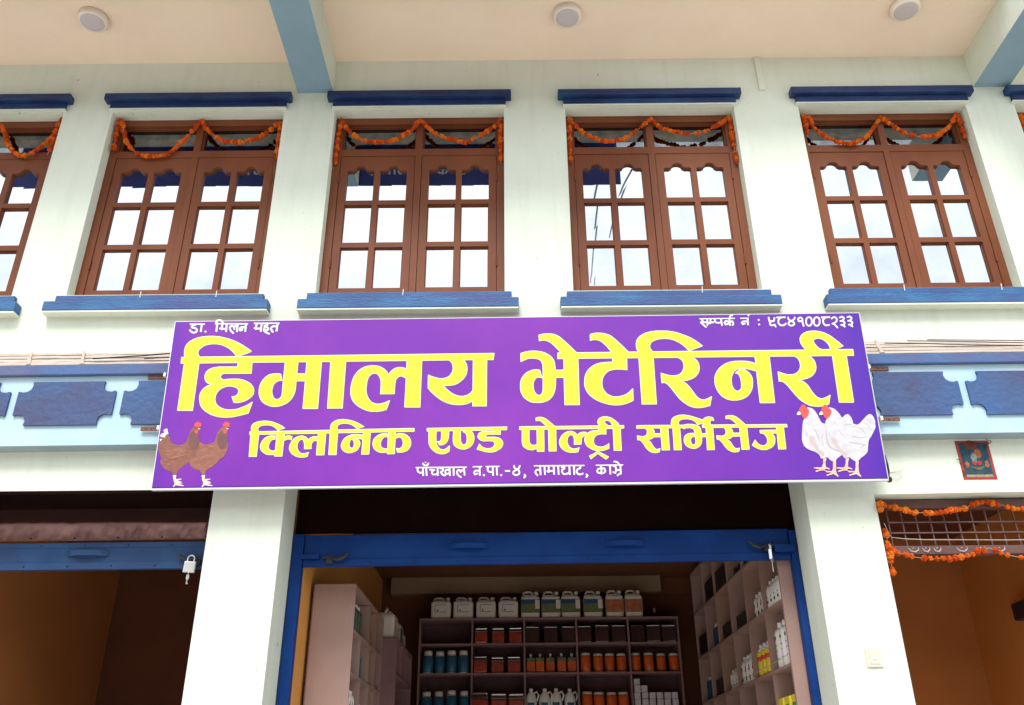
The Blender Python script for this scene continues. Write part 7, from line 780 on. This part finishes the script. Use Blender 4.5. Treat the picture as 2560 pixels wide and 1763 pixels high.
# ------------------------------------------------------------ banner on the balcony rail (seen mirrored in the panes)
bn = thing('balcony_banner', 'dark blue cloth banner hanging from the balcony edge, mirrored in the window panes', 'banner', (-1.2, -0.93, 6.6))
MB().plate([(-3.2, -0.265), (2.15, -0.30), (2.15, 0.9), (-3.2, 0.9)], [], 0.0, 0.003).build('cloth', mat('blue banner cloth', (0.05, 0.065, 0.28), (0.06, 0.08, 0.32), 5, 0.8), bn)
for xx_ in (-3.1, -0.5, 2.05):
    MB().tube([(xx_, 0.004, 0.75), (xx_, 0.239, 0.75)], 0.012, 8).build('bracket', M_darkiron, bn)
def bx(p): return ((p[0] + 0.0) * 1.7 - 0.2, (p[1] + 0.46) * 1.7 - 0.14)
bl = MB()
for g_ in ART['small_face']:
    ls = [[bx(p) for p in l] for l in loops(g_)]
    if max(p[1] for l in ls for p in l) > 0.6 or max(abs(p[0]) for l in ls for p in l) > 1.8: continue
    tri = tessellate_polygon([[Vector((p[0], p[1], 0)) for p in l] for l in ls]); fl = [p for l in ls for p in l]
    bl.add([(p[0], 0.0045, p[1]) for p in fl], [tuple(t) for t in tri])
bl.build('banner_lettering', M_whitep, bn)
for i, (P) in enumerate([[(0.824, -1.2, 6.621), (0.974, -3.0, 7.564), (1.297, -7.0, 9.485), (1.901, -14.0, 13.069)], [(1.095, -1.2, 6.664), (1.211, -3.0, 7.674), (1.56, -7.0, 9.799)]]):
    Q_ = [Vector(p) for p in P]; P = []
    for a_ in range(len(Q_) - 1):
        p0, p1, p2, p3 = Q_[max(a_ - 1, 0)], Q_[a_], Q_[a_ + 1], Q_[min(a_ + 2, len(Q_) - 1)]
        for b_ in range(8):
            u = b_ / 8; P.append(0.5 * ((2 * p1) + (-p0 + p2) * u + (2 * p0 - 5 * p1 + 4 * p2 - p3) * u * u + (-p0 + 3 * p1 - 3 * p2 + p3) * u ** 3))
    cable(P, 0.011, ['power cable crossing above the street, mirrored in the third window', 'thinner power cable above the street beside the first one'][i], None, 'power_cable')

# ------------------------------------------------------------ ceiling lamps, wall fittings
for i, (x, y, lb) in enumerate([(-3.004, -0.453, 'round flush ceiling lamp near the upper left corner'), (0.414, -0.453, 'round flush ceiling lamp above the third window, middle of the ceiling'), (2.836, -0.486, 'round flush ceiling lamp by the right balcony beam')]):
    t = thing('ceiling_lamp', lb, 'ceiling lamp', (x, y, 6.5995), 'round lamps on the balcony ceiling')
    MB().lathe([(0.100, -0.002), (0.104, -0.008), (0.103, -0.036), (0.098, -0.048), (0.086, -0.052)], seg=32).build('lamp_body', M_lightbody, t, smooth=True)
    MB().lathe([(0.083, -0.0522), (0.080, -0.055), (0.05, -0.057)], seg=32).build('diffuser', M_lightface, t, smooth=True)
sw = thing('bell_switch', 'cream wall switch plate on the pillar left of the right doorway', 'switch', (1.949, 0, 2.216))
MB().box(-0.043, 0.043, -0.010, -0.0002, -0.050, 0.050, bev=0.004).build('plate', M_switch, sw)
MB().box(-0.026, 0.026, -0.0125, -0.0102, -0.034, 0.034, bev=0.001).build('inner_plate', M_switch, sw)
MB().box(-0.009, 0.009, -0.0160, -0.0127, -0.011, 0.011, bev=0.001).build('button', M_plastic, sw)
cable([(2.185, -0.030, 3.455), (2.200, -0.034, 3.41), (2.222, -0.030, 3.36), (2.232, -0.022, 3.31), (2.235, -0.012, 3.262), (2.232, 0.01, 3.235)], 0.0085, 'thick black cable hanging beside the lower right corner of the purple sign')
MB().lathe([(0.020, 0), (0.016, 0.003), (0.006, 0.004)], seg=12).build('cable_hole', M_gap, BLD, loc=(2.234, -0.0005, 3.224)).rotation_euler = (math.pi / 2, 0, 0)
for k in range(4):
    cable([(2.236, -0.014, 3.262), (2.245 + .012 * k, -0.03, 3.25 + .004 * k), (2.27 + .012 * k, -0.028, 3.236 + .012 * k), (2.30 + .01 * k, -0.012, 3.25 + .012 * k)], 0.0011, ['lowest', 'second lowest', 'second highest', 'highest'][k] + ' frayed hair-thin wire strand at the end of the hanging black cable', M_string, 'wire_strand')
pic = thing('devotional_picture', 'small red bordered picture print stuck on the wall above the right doorway', 'picture', (2.779, 0, 3.34))
PR = [mat('picture red', (0.32, 0.034, 0.026)), mat('picture teal', (0.014, 0.062, 0.080), (0.008, 0.025, 0.045), 30), mat('picture orange', (0.38, 0.12, 0.04), (0.2, 0.05, 0.02), 30), mat('picture dark', (0.09, 0.025, 0.02), (0.16, 0.03, 0.02), 30), mat('picture cream', (0.34, 0.26, 0.15), (0.2, 0.14, 0.08), 60), mat('picture grey', (0.22, 0.25, 0.26), (0.08, 0.12, 0.14), 40)]
MB().box(-0.100, 0.100, -0.0030, -0.0004, -0.122, 0.122).build('red_border', PR[0], pic)
MB().box(-0.084, 0.084, -0.0036, -0.0031, -0.104, 0.110).build('painted_field', PR[1], pic)
MB().box(-0.080, 0.080, -0.0042, -0.0037, -0.108, -0.092).build('caption_strip', PR[4], pic)
def disc(cx, cz, rx, rz, y, name, m, n=18, wob=0.0, a0=0):
    b = MB(); P = [(cx + rx * (1 + wob * math.sin(5 * 2 * math.pi * k / n + a0)) * math.cos(2 * math.pi * k / n), cz + rz * math.sin(2 * math.pi * k / n)) for k in range(n)]
    b.plate(P, [], y, y + 0.0004); return b.build(name, m, pic)
disc(-0.012, 0.094, 0.040, 0.030, -0.0048, 'canopy_shape', PR[3], wob=.15); disc(0.020, 0.040, 0.020, 0.030, -0.0044, 'halo_shape', PR[2]); disc(-0.010, 0.010, 0.018, 0.036, -0.0052, 'figure_shape', PR[5], wob=.2)
disc(-0.014, -0.022, 0.014, 0.012, -0.0060, 'robe_shape', PR[0], wob=.3); disc(0.016, -0.020, 0.014, 0.014, -0.0060, 'robe_shape', PR[0], wob=.3); disc(-0.060, -0.030, 0.012, 0.022, -0.0044, 'flank_shape', PR[2], wob=.3); disc(0.060, -0.026, 0.012, 0.022, -0.0044, 'flank_shape', PR[2], wob=.3, a0=2)
for r_ in (0.034, 0.026, 0.018):
    MB().tube([(0.002 + r_ * math.cos(a), -0.0055, -0.042 - 0.55 * r_ * math.sin(a)) for a in [math.pi * k / 10 for k in range(11)]], 0.0016, 5).build('ripple_line', PR[4], pic)
tw = MB()
for k in range(9):
    a = random.uniform(0, 6); x0_, z0_ = random.choice([(-0.03, 0.12), (0.0, 0.118), (0.098, 0.10), (-0.10, -0.02), (-.1, -.1)])
    tw.tube([(x0_, -0.006, z0_), (x0_ + .018 * math.cos(a), -0.012, z0_ + .018 * math.sin(a)), (x0_ + .03 * math.cos(a + .6), -0.009, z0_ + .03 * math.sin(a + .6))], 0.0022, 5)
tw.build('dried_flowers', PR[3], pic)

# ------------------------------------------------------------ shop interior: shelving
def shelving(name, label, loc):
    return thing(name, label, 'shelving', loc)
T = 0.008
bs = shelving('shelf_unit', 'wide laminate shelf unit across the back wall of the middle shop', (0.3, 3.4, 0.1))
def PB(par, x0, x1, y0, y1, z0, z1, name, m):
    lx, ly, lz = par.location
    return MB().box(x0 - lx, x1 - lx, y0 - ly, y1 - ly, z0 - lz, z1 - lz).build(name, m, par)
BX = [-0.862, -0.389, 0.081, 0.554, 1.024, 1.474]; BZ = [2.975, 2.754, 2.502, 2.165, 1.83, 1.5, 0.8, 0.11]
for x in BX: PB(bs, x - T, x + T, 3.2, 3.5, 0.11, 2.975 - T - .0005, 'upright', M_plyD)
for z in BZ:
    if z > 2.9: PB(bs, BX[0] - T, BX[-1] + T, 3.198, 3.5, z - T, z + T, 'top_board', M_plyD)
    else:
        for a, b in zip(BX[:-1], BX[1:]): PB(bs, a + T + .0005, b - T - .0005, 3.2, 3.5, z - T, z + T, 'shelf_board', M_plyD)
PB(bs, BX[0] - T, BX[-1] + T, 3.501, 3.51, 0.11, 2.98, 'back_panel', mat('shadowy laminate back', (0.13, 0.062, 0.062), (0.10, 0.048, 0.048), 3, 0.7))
ls1 = shelving('shelf_unit', 'tall pink laminate shelf unit just inside the shop on the left', (-1.12, 1.2, 0.1))
PB(ls1, -1.262, -1.002, 0.585, 0.600, 0.1, 2.758, 'end_panel', M_ply); PB(ls1, -1.262, -1.002, 1.86, 1.875, 0.1, 2.758, 'end_panel', M_ply)
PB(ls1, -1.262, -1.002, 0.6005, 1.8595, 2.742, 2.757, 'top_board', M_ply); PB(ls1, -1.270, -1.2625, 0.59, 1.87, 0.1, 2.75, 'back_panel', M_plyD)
LZ = [2.478, 2.228, 1.97, 1.7, 1.2, 0.5]
for z in LZ: PB(ls1, -1.262, -1.002, 0.6005, 1.8595, z - T, z + T, 'shelf_board', M_ply)
zz = [2.742] + LZ
for i, (dv) in enumerate([(1.22, 1.52), (0.90, 1.28, 1.56), (0.98, 1.33, 1.6), (1.2,), (1.2,)]):
    for y in dv: PB(ls1, -1.262, -1.003, y - T, y + T, zz[i + 1] + T + .0005, zz[i] - T - .0005, 'divider', M_ply)
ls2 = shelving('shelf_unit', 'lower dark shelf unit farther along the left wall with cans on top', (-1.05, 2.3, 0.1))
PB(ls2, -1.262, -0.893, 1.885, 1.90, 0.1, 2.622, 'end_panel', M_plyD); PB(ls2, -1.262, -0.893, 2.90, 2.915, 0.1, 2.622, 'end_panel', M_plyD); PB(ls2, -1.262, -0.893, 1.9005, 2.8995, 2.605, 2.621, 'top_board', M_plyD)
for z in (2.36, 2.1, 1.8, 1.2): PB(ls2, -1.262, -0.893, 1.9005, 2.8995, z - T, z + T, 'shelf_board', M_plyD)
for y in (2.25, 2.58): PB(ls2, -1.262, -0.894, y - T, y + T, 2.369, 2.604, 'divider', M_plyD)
rs = shelving('shelf_unit', 'tall pink pigeonhole shelf unit along the right wall of the middle shop', (1.76, 1.8, 0.1))
XF, XB = 1.612, 1.93; RY = [0.368, 0.81, 1.26, 1.73, 2.20, 2.64, 3.10]; RZ = [3.33, 2.975, 2.60, 2.232, 1.88, 1.5, 0.9]
for i, y in enumerate(RY): PB(rs, XF if i else XF - .006, XB, y - (T if i else .012), y + (T if i else .012), 0.1, 3.345, 'end_panel' if i in (0, 6) else 'upright', M_ply)
for z in RZ:
    for a, b in zip(RY[:-1], RY[1:]): PB(rs, XF, XB, a + .0125, b - T - .0005, z - T, z + T, 'shelf_board', M_ply)
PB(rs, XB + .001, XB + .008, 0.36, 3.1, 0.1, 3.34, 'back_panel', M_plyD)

# ------------------------------------------------------------ stock on the shelves
ORD = ['first', 'second', 'third', 'fourth', 'fifth', 'sixth', 'seventh', 'eighth', 'ninth', 'tenth']
def proto(name, cat, parts):
    t = thing(name, 'x', cat); t.location = (0, -50, -50)
    for nm, mb, m, sm in parts: mb.build(nm, m, t, smooth=sm)
    return t
PROT = {}
def place(kind, x, y, z, label, group, rz=0.0, s=1.0):
    p, used = PROT[kind]
    o = p if not used else copy_tree(p)
    PROT[kind] = (p, True)
    o.location = (x, y, z); o.rotation_euler = (0, 0, rz); o.scale = (s, s, s); o['label'] = label; o['group'] = group
    return o
def cyl(r, h, z=0, c=.006, seg=20): return MB().lathe([(r - c, z), (r, z + c), (r, z + h - c), (r - c, z + h)], seg=seg)
def can(wd, dp, h, labelm, label_rect, big):
    b = MB().box(-wd / 2, wd / 2, -dp / 2, dp / 2, 0.0, h * 0.80, bev=0.022)
    b.box(-wd / 2 + .02, wd * 0.22, -dp / 2 + .02, dp / 2 - .02, h * 0.78, h * 0.86, bev=0.012)
    hd = MB().tube([(-wd * .38, 0, h * .80), (-wd * .36, 0, h * .93), (-wd * .26, 0, h * .985), (0.0, 0, h * .985), (wd * .12, 0, h * .93), (wd * .15, 0, h * .82)], 0.011, 8)
    cp_ = MB().lathe([(0.016, h * .80), (0.016, h * .90), (0.019, h * .90), (0.019, h * .985), (0.014, h)], (wd * .32, 0, 0), 14)
    return [('body', b, M_canw, False), ('handle', hd, M_canw, True), ('cap', cp_, M_plastic, True)]
pa = can(0.185, 0.13, 0.20, None, None, 0)
lab = MB()
for q in ((-.052, .052, .058, .062), (-.052, .052, .122, .126), (-.056, -.051, .062, .122)): lab.box(q[0], q[1], -.0662, -.0652, q[2], q[3])
lab.box(-.036, -.024, -.0662, -.0652, .068, .084)
PROT['can_s'] = (proto('jerrycan', 'jerrycan', pa + [('label_print', lab, M_blackp, False)]), False)
pa = can(0.172, 0.13, 0.245, None, None, 1)
lab = MB().box(-.0862, .0862, -.0668, -.0652, .045, .125, M_greenlab); lab.box(-.0862, .0862, -.0668, -.0652, .1252, .165, M_navylab); lab.box(.045, .0865, -.0672, -.0669, .08, .160, M_canw)
PROT['can_g'] = (proto('jerrycan', 'jerrycan', pa + [('printed_label', lab, None, False)]), False)
pa = can(0.160, 0.13, 0.25, None, None, 1)
lab = MB().box(-.0805, .0805, -.0668, -.0652, .045, .160, M_brownlab); lab.box(-.02, .02, -.0672, -.0669, .095, .125, M_redp)
PROT['can_b'] = (proto('jerrycan', 'jerrycan', pa + [('printed_label', lab, None, False)]), False)
PROT['blue'] = (proto('bottle', 'bottle', [('body', cyl(.049, .150), M_bluelab, True), ('shoulder', MB().lathe([(.047, .150), (.036, .156), (.035, .158)], seg=20), M_canw, True), ('cap', cyl(.038, .038, .158, .005), M_canw, True), ('base', cyl(.0495, .008, 0, .001), M_canw, True)]), False)
PROT['sqr'] = (proto('jar', 'jar', [('contents', MB().box(-.058, .058, -.055, .055, .004, .100, bev=.010), M_redjar, False), ('glass', MB().box(-.062, .062, -.059, .059, .1005, .128, bev=.006), M_darkjar, False), ('lid', MB().box(-.055, .055, -.052, .052, .1285, .143, bev=.005), M_silver, False)]), False)
PROT['sqd'] = (proto('jar', 'jar', [('body', MB().box(-.062, .062, -.055, .055, .002, .140, bev=.008), M_darkjar, False), ('lid', MB().box(-.058, .058, -.052, .052, .1405, .148, bev=.002), M_silver, False)]), False)
PROT['org'] = (proto('bottle', 'bottle', [('body', MB().box(-.038, .038, -.03, .03, .012, .100, bev=.006), M_redor, False), ('base', MB().box(-.040, .040, -.032, .032, .0, .0115, bev=.003), M_darkjar, False), ('upper_label', MB().box(-.038, .038, -.03, .03, .1005, .132, bev=.006), M_greenlab, False), ('neck', cyl(.008, .012, .132, .002, 12), M_canw, True), ('cap', cyl(.012, .025, .144, .003, 14), M_canw, True)]), False)
PROT['rnd'] = (proto('jar', 'jar', [('body', MB().lathe([(.040, .012), (.044, .020), (.044, .130), (.038, .142)], seg=20), M_redor, True), ('base', cyl(.044, .011, 0, .002), M_cream, True), ('lid', cyl(.041, .020, .143, .003), M_cream, True)]), False)
jg = MB().lathe([(.040, 0), (.050, .006), (.050, .11), (.038, .155), (.020, .175), (.018, .185)], seg=18, sy=.7)
PROT['jug'] = (proto('bottle', 'bottle', [('body', jg, M_plastic, True), ('handle', MB().tube([(.020, 0, .165), (.050, 0, .180), (.066, 0, .150), (.050, 0, .105)], .009, 8), M_plastic, True), ('cap', cyl(.018, .02, .186, .003, 14), M_plastic, True), ('label_print', MB().box(-.03, .03, -.0365, -.0355, .03, .09), M_bluelab, False)]), False)
PROT['box'] = (proto('box', 'box', [('carton', MB().box(-.027, .027, -.03, .03, 0, .054, bev=.004), mat('white carton', (0.62, 0.56, 0.58), (0.5, 0.44, 0.47), 30), False)]), False)
PROT['whs'] = (proto('bottle', 'bottle', [('body', MB().lathe([(.030, 0), (.034, .005), (.034, .105), (.026, .125), (.014, .132)], seg=16), M_plastic, True), ('cap', cyl(.014, .022, .133, .003, 12), M_plastic, True), ('label_print', MB().box(-.0345, -.0335, -.012, .012, .03, .045, M_blackp).box(-.0345, -.0335, -.014, .010, .06, .064, M_blackp), None, False)]), False)
PROT['wht'] = (proto('bottle', 'bottle', [('body', MB().lathe([(.036, 0), (.041, .006), (.041, .185), (.034, .205), (.016, .214)], seg=20), M_plastic, True), ('cap', cyl(.019, .032, .215, .003, 14), M_plastic, True), ('label_print', MB().box(-.0418, -.0405, -.010, .010, .150, .168, M_blackp).box(-.0418, -.0405, -.014, .012, .118, .121, M_blackp).box(-.0418, -.0405, -.014, .008, .09, .093, M_blackp).box(-.0418, -.0405, -.014, .012, .05, .053, M_blackp), None, False)]), False)
PROT['yel'] = (proto('bottle', 'bottle', [('body', MB().lathe([(.034, 0), (.036, .004), (.036, .155), (.030, .165)], seg=16), M_yellow, True), ('label_band', cyl(.0367, .03, .10, .001, 16), M_redp, True), ('base_band', cyl(.0367, .012, .004, .001, 16), M_redp, True), ('shoulder', MB().lathe([(.030, .165), (.020, .180), (.015, .183)], seg=16), M_plastic, True), ('cap', cyl(.016, .026, .183, .003, 12), M_plastic, True)]), False)
PROT['wrb'] = (proto('bottle', 'bottle', [('body', MB().lathe([(.030, 0), (.033, .004), (.033, .115), (.026, .14), (.014, .150)], seg=16), M_plastic, True), ('label_print', MB().box(-.0342, -.0325, -.014, .004, .02, .045, M_blackp).box(-.0342, -.0325, -.006, .014, .07, .085, M_redp).box(-.0342, -.0325, -.013, .000, .078, .105, M_blackp), None, False), ('cap', cyl(.016, .024, .15, .003, 12), M_plastic, True)]), False)
PROT['pkt'] = (proto('packet', 'packet', [('pouch', MB().box(-.045, .045, -.05, .05, 0, .17, bev=.010), M_yellow, False), ('print', MB().box(-.0458, -.0452, -.03, .03, .09, .13, M_green).box(-.0458, -.0452, -.02, .025, .04, .07, M_redp), None, False)]), False)
PROT['boxd'] = (proto('box', 'box', [('carton', MB().box(-.05, .05, -.09, .09, 0, .17, bev=.003), M_black, False)]), False)
PROT['blk'] = (proto('box', 'box', [('carton', MB().box(-.02, .02, -.035, .035, 0, .085, bev=.002), mat('dark carton', (0.03, 0.02, 0.02)), False)]), False)
PROT['bkb'] = (proto('bottle', 'bottle', [('body', MB().lathe([(.028, 0), (.032, .006), (.032, .150), (.026, .165), (.013, .170)], seg=16), M_navylab, True), ('front_label', MB().box(.0, .033, -.016, .016, .01, .14), M_greenlab, False), ('cap', cyl(.015, .03, .171, .003, 12), M_plastic, True)]), False)

yt = 3.30
for i, x in enumerate((-0.678, -0.474, -0.266, -0.062)): place('can_s', x * 1.006 + .0, 3.285, 2.984, ORD[i] + ' small white jerrycan from left on top of back shelf', 'small jerrycans on the back shelf', s=.98)
for i, x in enumerate((0.139, 0.328, 0.507, 0.711)): place('can_g', x * 1.01, 3.285, 2.984, ORD[i] + ' tall green-labelled jerrycan from left on top of back shelf', 'tall green-label jerrycans')
for i, x in enumerate((0.908, 1.083)): place('can_b', x * 1.01, 3.285, 2.984, ['left', 'right'][i] + ' tall jerrycan with brown label at the right of the back shelf top', 'brown-label jerrycans')
ROWN = ['top', 'second', 'third']
def fill(kind, col_, row, n, what, group, mz=0.0, x0=0.06, x1=0.06, s=1.0, y=3.27):
    a, b = BX[col_] + x0, BX[col_ + 1] - x1; z = BZ[row + 1] + T
    for k in range(n):
        x = a + (b - a) * (k / (n - 1) if n > 1 else .5)
        place(kind, x + random.uniform(-.007, .007), y + random.uniform(-.02, .02), z, '%s %s from left, %s row, %s bay of back shelf' % (ORD[k], what, ROWN[row], ORD[col_]), group, random.uniform(-.14, .14) if kind not in ('blue', 'rnd') else random.uniform(-.6, .6), s * random.uniform(.965, 1.02))
fill('sqr', 1, 0, 3, 'square jar with red contents', 'square red jars', s=.98, x0=.08, x1=.075); fill('sqd', 2, 0, 3, 'dark square jar', 'dark square jars', x0=.075, x1=.075); fill('sqd', 3, 0, 3, 'dark square jar', 'dark square jars', x0=.08, x1=.08); fill('sqd', 4, 0, 3, 'dark square jar', 'dark square jars', x0=.08, x1=.075)
fill('blue', 0, 1, 4, 'blue bottle with white cap', 'blue bottles', x0=.075, x1=.075); fill('sqr', 1, 1, 3, 'square jar with red contents', 'square red jars', x0=.08, x1=.10); fill('org', 2, 1, 5, 'orange bottle with green top label', 'orange bottles', x0=.055, x1=.05); fill('rnd', 3, 1, 4, 'round red jar with cream lid', 'round red jars', x0=.075, x1=.065); fill('rnd', 4, 1, 4, 'round red jar with cream lid', 'round red jars', x0=.065, x1=.055)
fill('blue', 0, 2, 4, 'blue bottle with white cap', 'blue bottles', x0=.075, x1=.075, s=1.0); fill('sqr', 1, 2, 3, 'square jar with red contents', 'square red jars', x0=.08, x1=.075, s=1.2); fill('jug', 2, 2, 4, 'white handled bottle', 'white handled bottles', x0=.06, x1=.08); fill('rnd', 3, 2, 4, 'round red jar with cream lid', 'round red jars', x0=.075, x1=.075, s=1.1)
for cx in range(6):
    for r in range(3 if cx > 1 else 4 + (cx == 0)):
        place('box', BX[4] + .048 + cx * .066 + random.uniform(-.003, .003), 3.25 + random.uniform(-.01, .01), BZ[3] + T + r * .0565, 'small white carton, %s stack from left, %s from bottom, lower right bay' % (ORD[cx], ORD[r]), 'small white cartons')
# left unit
for k in range(4): place('bkb', -1.055, 0.70 + .098 * k, 2.478 + T, ORD[k] + ' dark green labelled bottle from front, top row, left shelf unit', 'dark label bottles', s=1.0)
place('blue', -1.06, 1.03, 2.228 + T, 'single bright blue bottle in the second row of the left shelf unit', 'blue bottles', s=.95)
place('org', -1.04, 1.33, 2.478 + T, 'single small red bottle behind the divider, top row of the left shelf unit', 'orange bottles', rz=1.57, s=.8)
place('wrb', -1.06, 0.70, 2.228 + T, 'small bottle with red and black print at the front of the left shelf unit', 'printed white bottles', rz=3.14, s=.6)
for k in range(4): place('wrb', -1.05, 0.66 + .075 * k, 1.97 + T, ORD[k] + ' red printed white bottle from front, third row, left shelf unit', 'printed white bottles', rz=3.14)
place('whs', -1.05, 1.10, 1.97 + T, 'white bottle behind the divider in the third row of the left shelf unit', 'small white bottles', rz=3.14)
for k, (y, s_) in enumerate(((2.02, 1.15), (2.28, .95), (2.50, .95), (2.72, .9))): place('can_s' if k != 2 else 'can_g', -1.00, y, 2.622, '%s plastic can from the front standing on the lower dark shelf unit' % ORD[k], 'cans on the lower unit', rz=1.57, s=s_)
# right unit (bay 0 nearest the street)
def rbay(kind, bay, z, n, rows, what, group, x=1.665, s=1.0, y0=.05, y1=.05, dx=.075):
    a, b = RY[bay] + y0, RY[bay + 1] - y1
    for r in range(rows):
        for k in range(n):
            place(kind, x + r * dx, a + (b - a) * (k / (n - 1) if n > 1 else .5), z + T, '%s %s, counted from the street%s' % (ORD[k], what, '' if rows == 1 else [', outer row', ', inner row'][r]), group, 0, s)
rbay('whs', 0, 2.60, 5, 2, 'small white bottle, top front bay, right shelves', 'small white bottles', s=1.15, y0=.06, y1=.06)
rbay('wht', 0, 2.232, 3, 1, 'tall white bottle, front bay, right shelves', 'tall white bottles', y0=.085, y1=.14, s=1.1)
rbay('yel', 1, 2.232, 4, 1, 'red banded yellow bottle, right shelves', 'yellow bottles', y0=.07, y1=.08, s=1.0)
rbay('wrb', 2, 2.232, 4, 1, 'red and black printed bottle, right shelves', 'printed white bottles', y0=.08, y1=.08, s=1.1)
rbay('pkt', 0, 1.88, 3, 1, 'yellow packet below the tall white bottles', 'yellow packets', y0=.08, y1=.08, s=1.1)
rbay('boxd', 1, 2.975, 1, 1, 'black carton high in second bay, right shelves', 'black cartons', s=1.2)
0 and rbay('blk', 1, 2.60, 2, 1, 'small dark carton in second bay, right shelves', 'small dark cartons', y0=.12, y1=.2)
rbay('boxd', 0, 2.975, 1, 1, 'black carton high in front bay, right shelves', 'black cartons', s=1.1)
rbay('blk', 2, 2.60, 3, 1, 'small dark carton in third bay, right shelves', 'small dark cartons', y0=.08, y1=.1, s=1.3)
0 and rbay('blk', 3, 2.232, 3, 1, 'small dark carton low in fourth bay, right shelves', 'small dark cartons', y0=.08, y1=.1, s=1.5)
rbay('blk', 3, 2.60, 4, 1, 'small dark carton high in fourth bay, right shelves', 'small dark cartons', y0=.08, y1=.1, s=1.4)
rbay('blk', 4, 2.232, 3, 1, 'small dark carton in fifth bay, right shelves', 'small dark cartons', y0=.08, y1=.1, s=1.5)
cable([(1.600, 0.38, 2.285), (1.603, 0.8, 2.275), (1.603, 1.26, 2.268), (1.60, 1.73, 2.275)], 0.002, 'thin retaining string along the white and yellow bottles of the right shelf unit', M_string, 'retaining_string')
for bay, zz_, n_, kd, tx in ((1, 1.88, 4, 'whs', 'small white bottle low in second bay, right shelves'), (3, 1.88, 4, 'bkb', 'dark labelled bottle low in fourth bay, right shelves'), (1, 2.60, 4, 'wrb', 'red and black printed bottle above the yellow bottles, right shelves'), (3, 2.232, 4, 'whs', 'small white bottle, fourth bay, right shelves'), (4, 1.88, 4, 'sqr', 'square red jar low in fifth bay, right shelves'), (2, 2.975, 3, 'blk', 'small dark carton high in third bay, right shelves'), (3, 2.975, 3, 'boxd', 'black carton high in fourth bay, right shelves'), (4, 2.60, 4, 'bkb', 'dark labelled bottle high in fifth bay, right shelves'), (5, 2.60, 3, 'boxd', 'black carton in sixth bay, right shelves'), (5, 2.232, 4, 'bkb', 'dark labelled bottle low in sixth bay, right shelves'), (2, 1.88, 3, 'sqr', 'square jar low in third bay, right shelves'), (4, 2.975, 3, 'boxd', 'black carton high in fifth bay, right shelves')):
    rbay(kd, bay, zz_, n_, 1, tx, 'assorted stock on the right shelves', y0=.09, y1=.09, x=1.68)
swp = thing('switch_plate', 'small square switch plate on the dark back wall of the middle shop', 'switch', (1.335, 3.62, 3.11))
MB().box(-.036, .036, -.012, -.001, -.036, .036, bev=.003).build('plate', M_switch, swp); MB().box(-.012, .012, -.016, -.0125, -.02, .02, bev=.001).build('rocker', M_plastic, swp)
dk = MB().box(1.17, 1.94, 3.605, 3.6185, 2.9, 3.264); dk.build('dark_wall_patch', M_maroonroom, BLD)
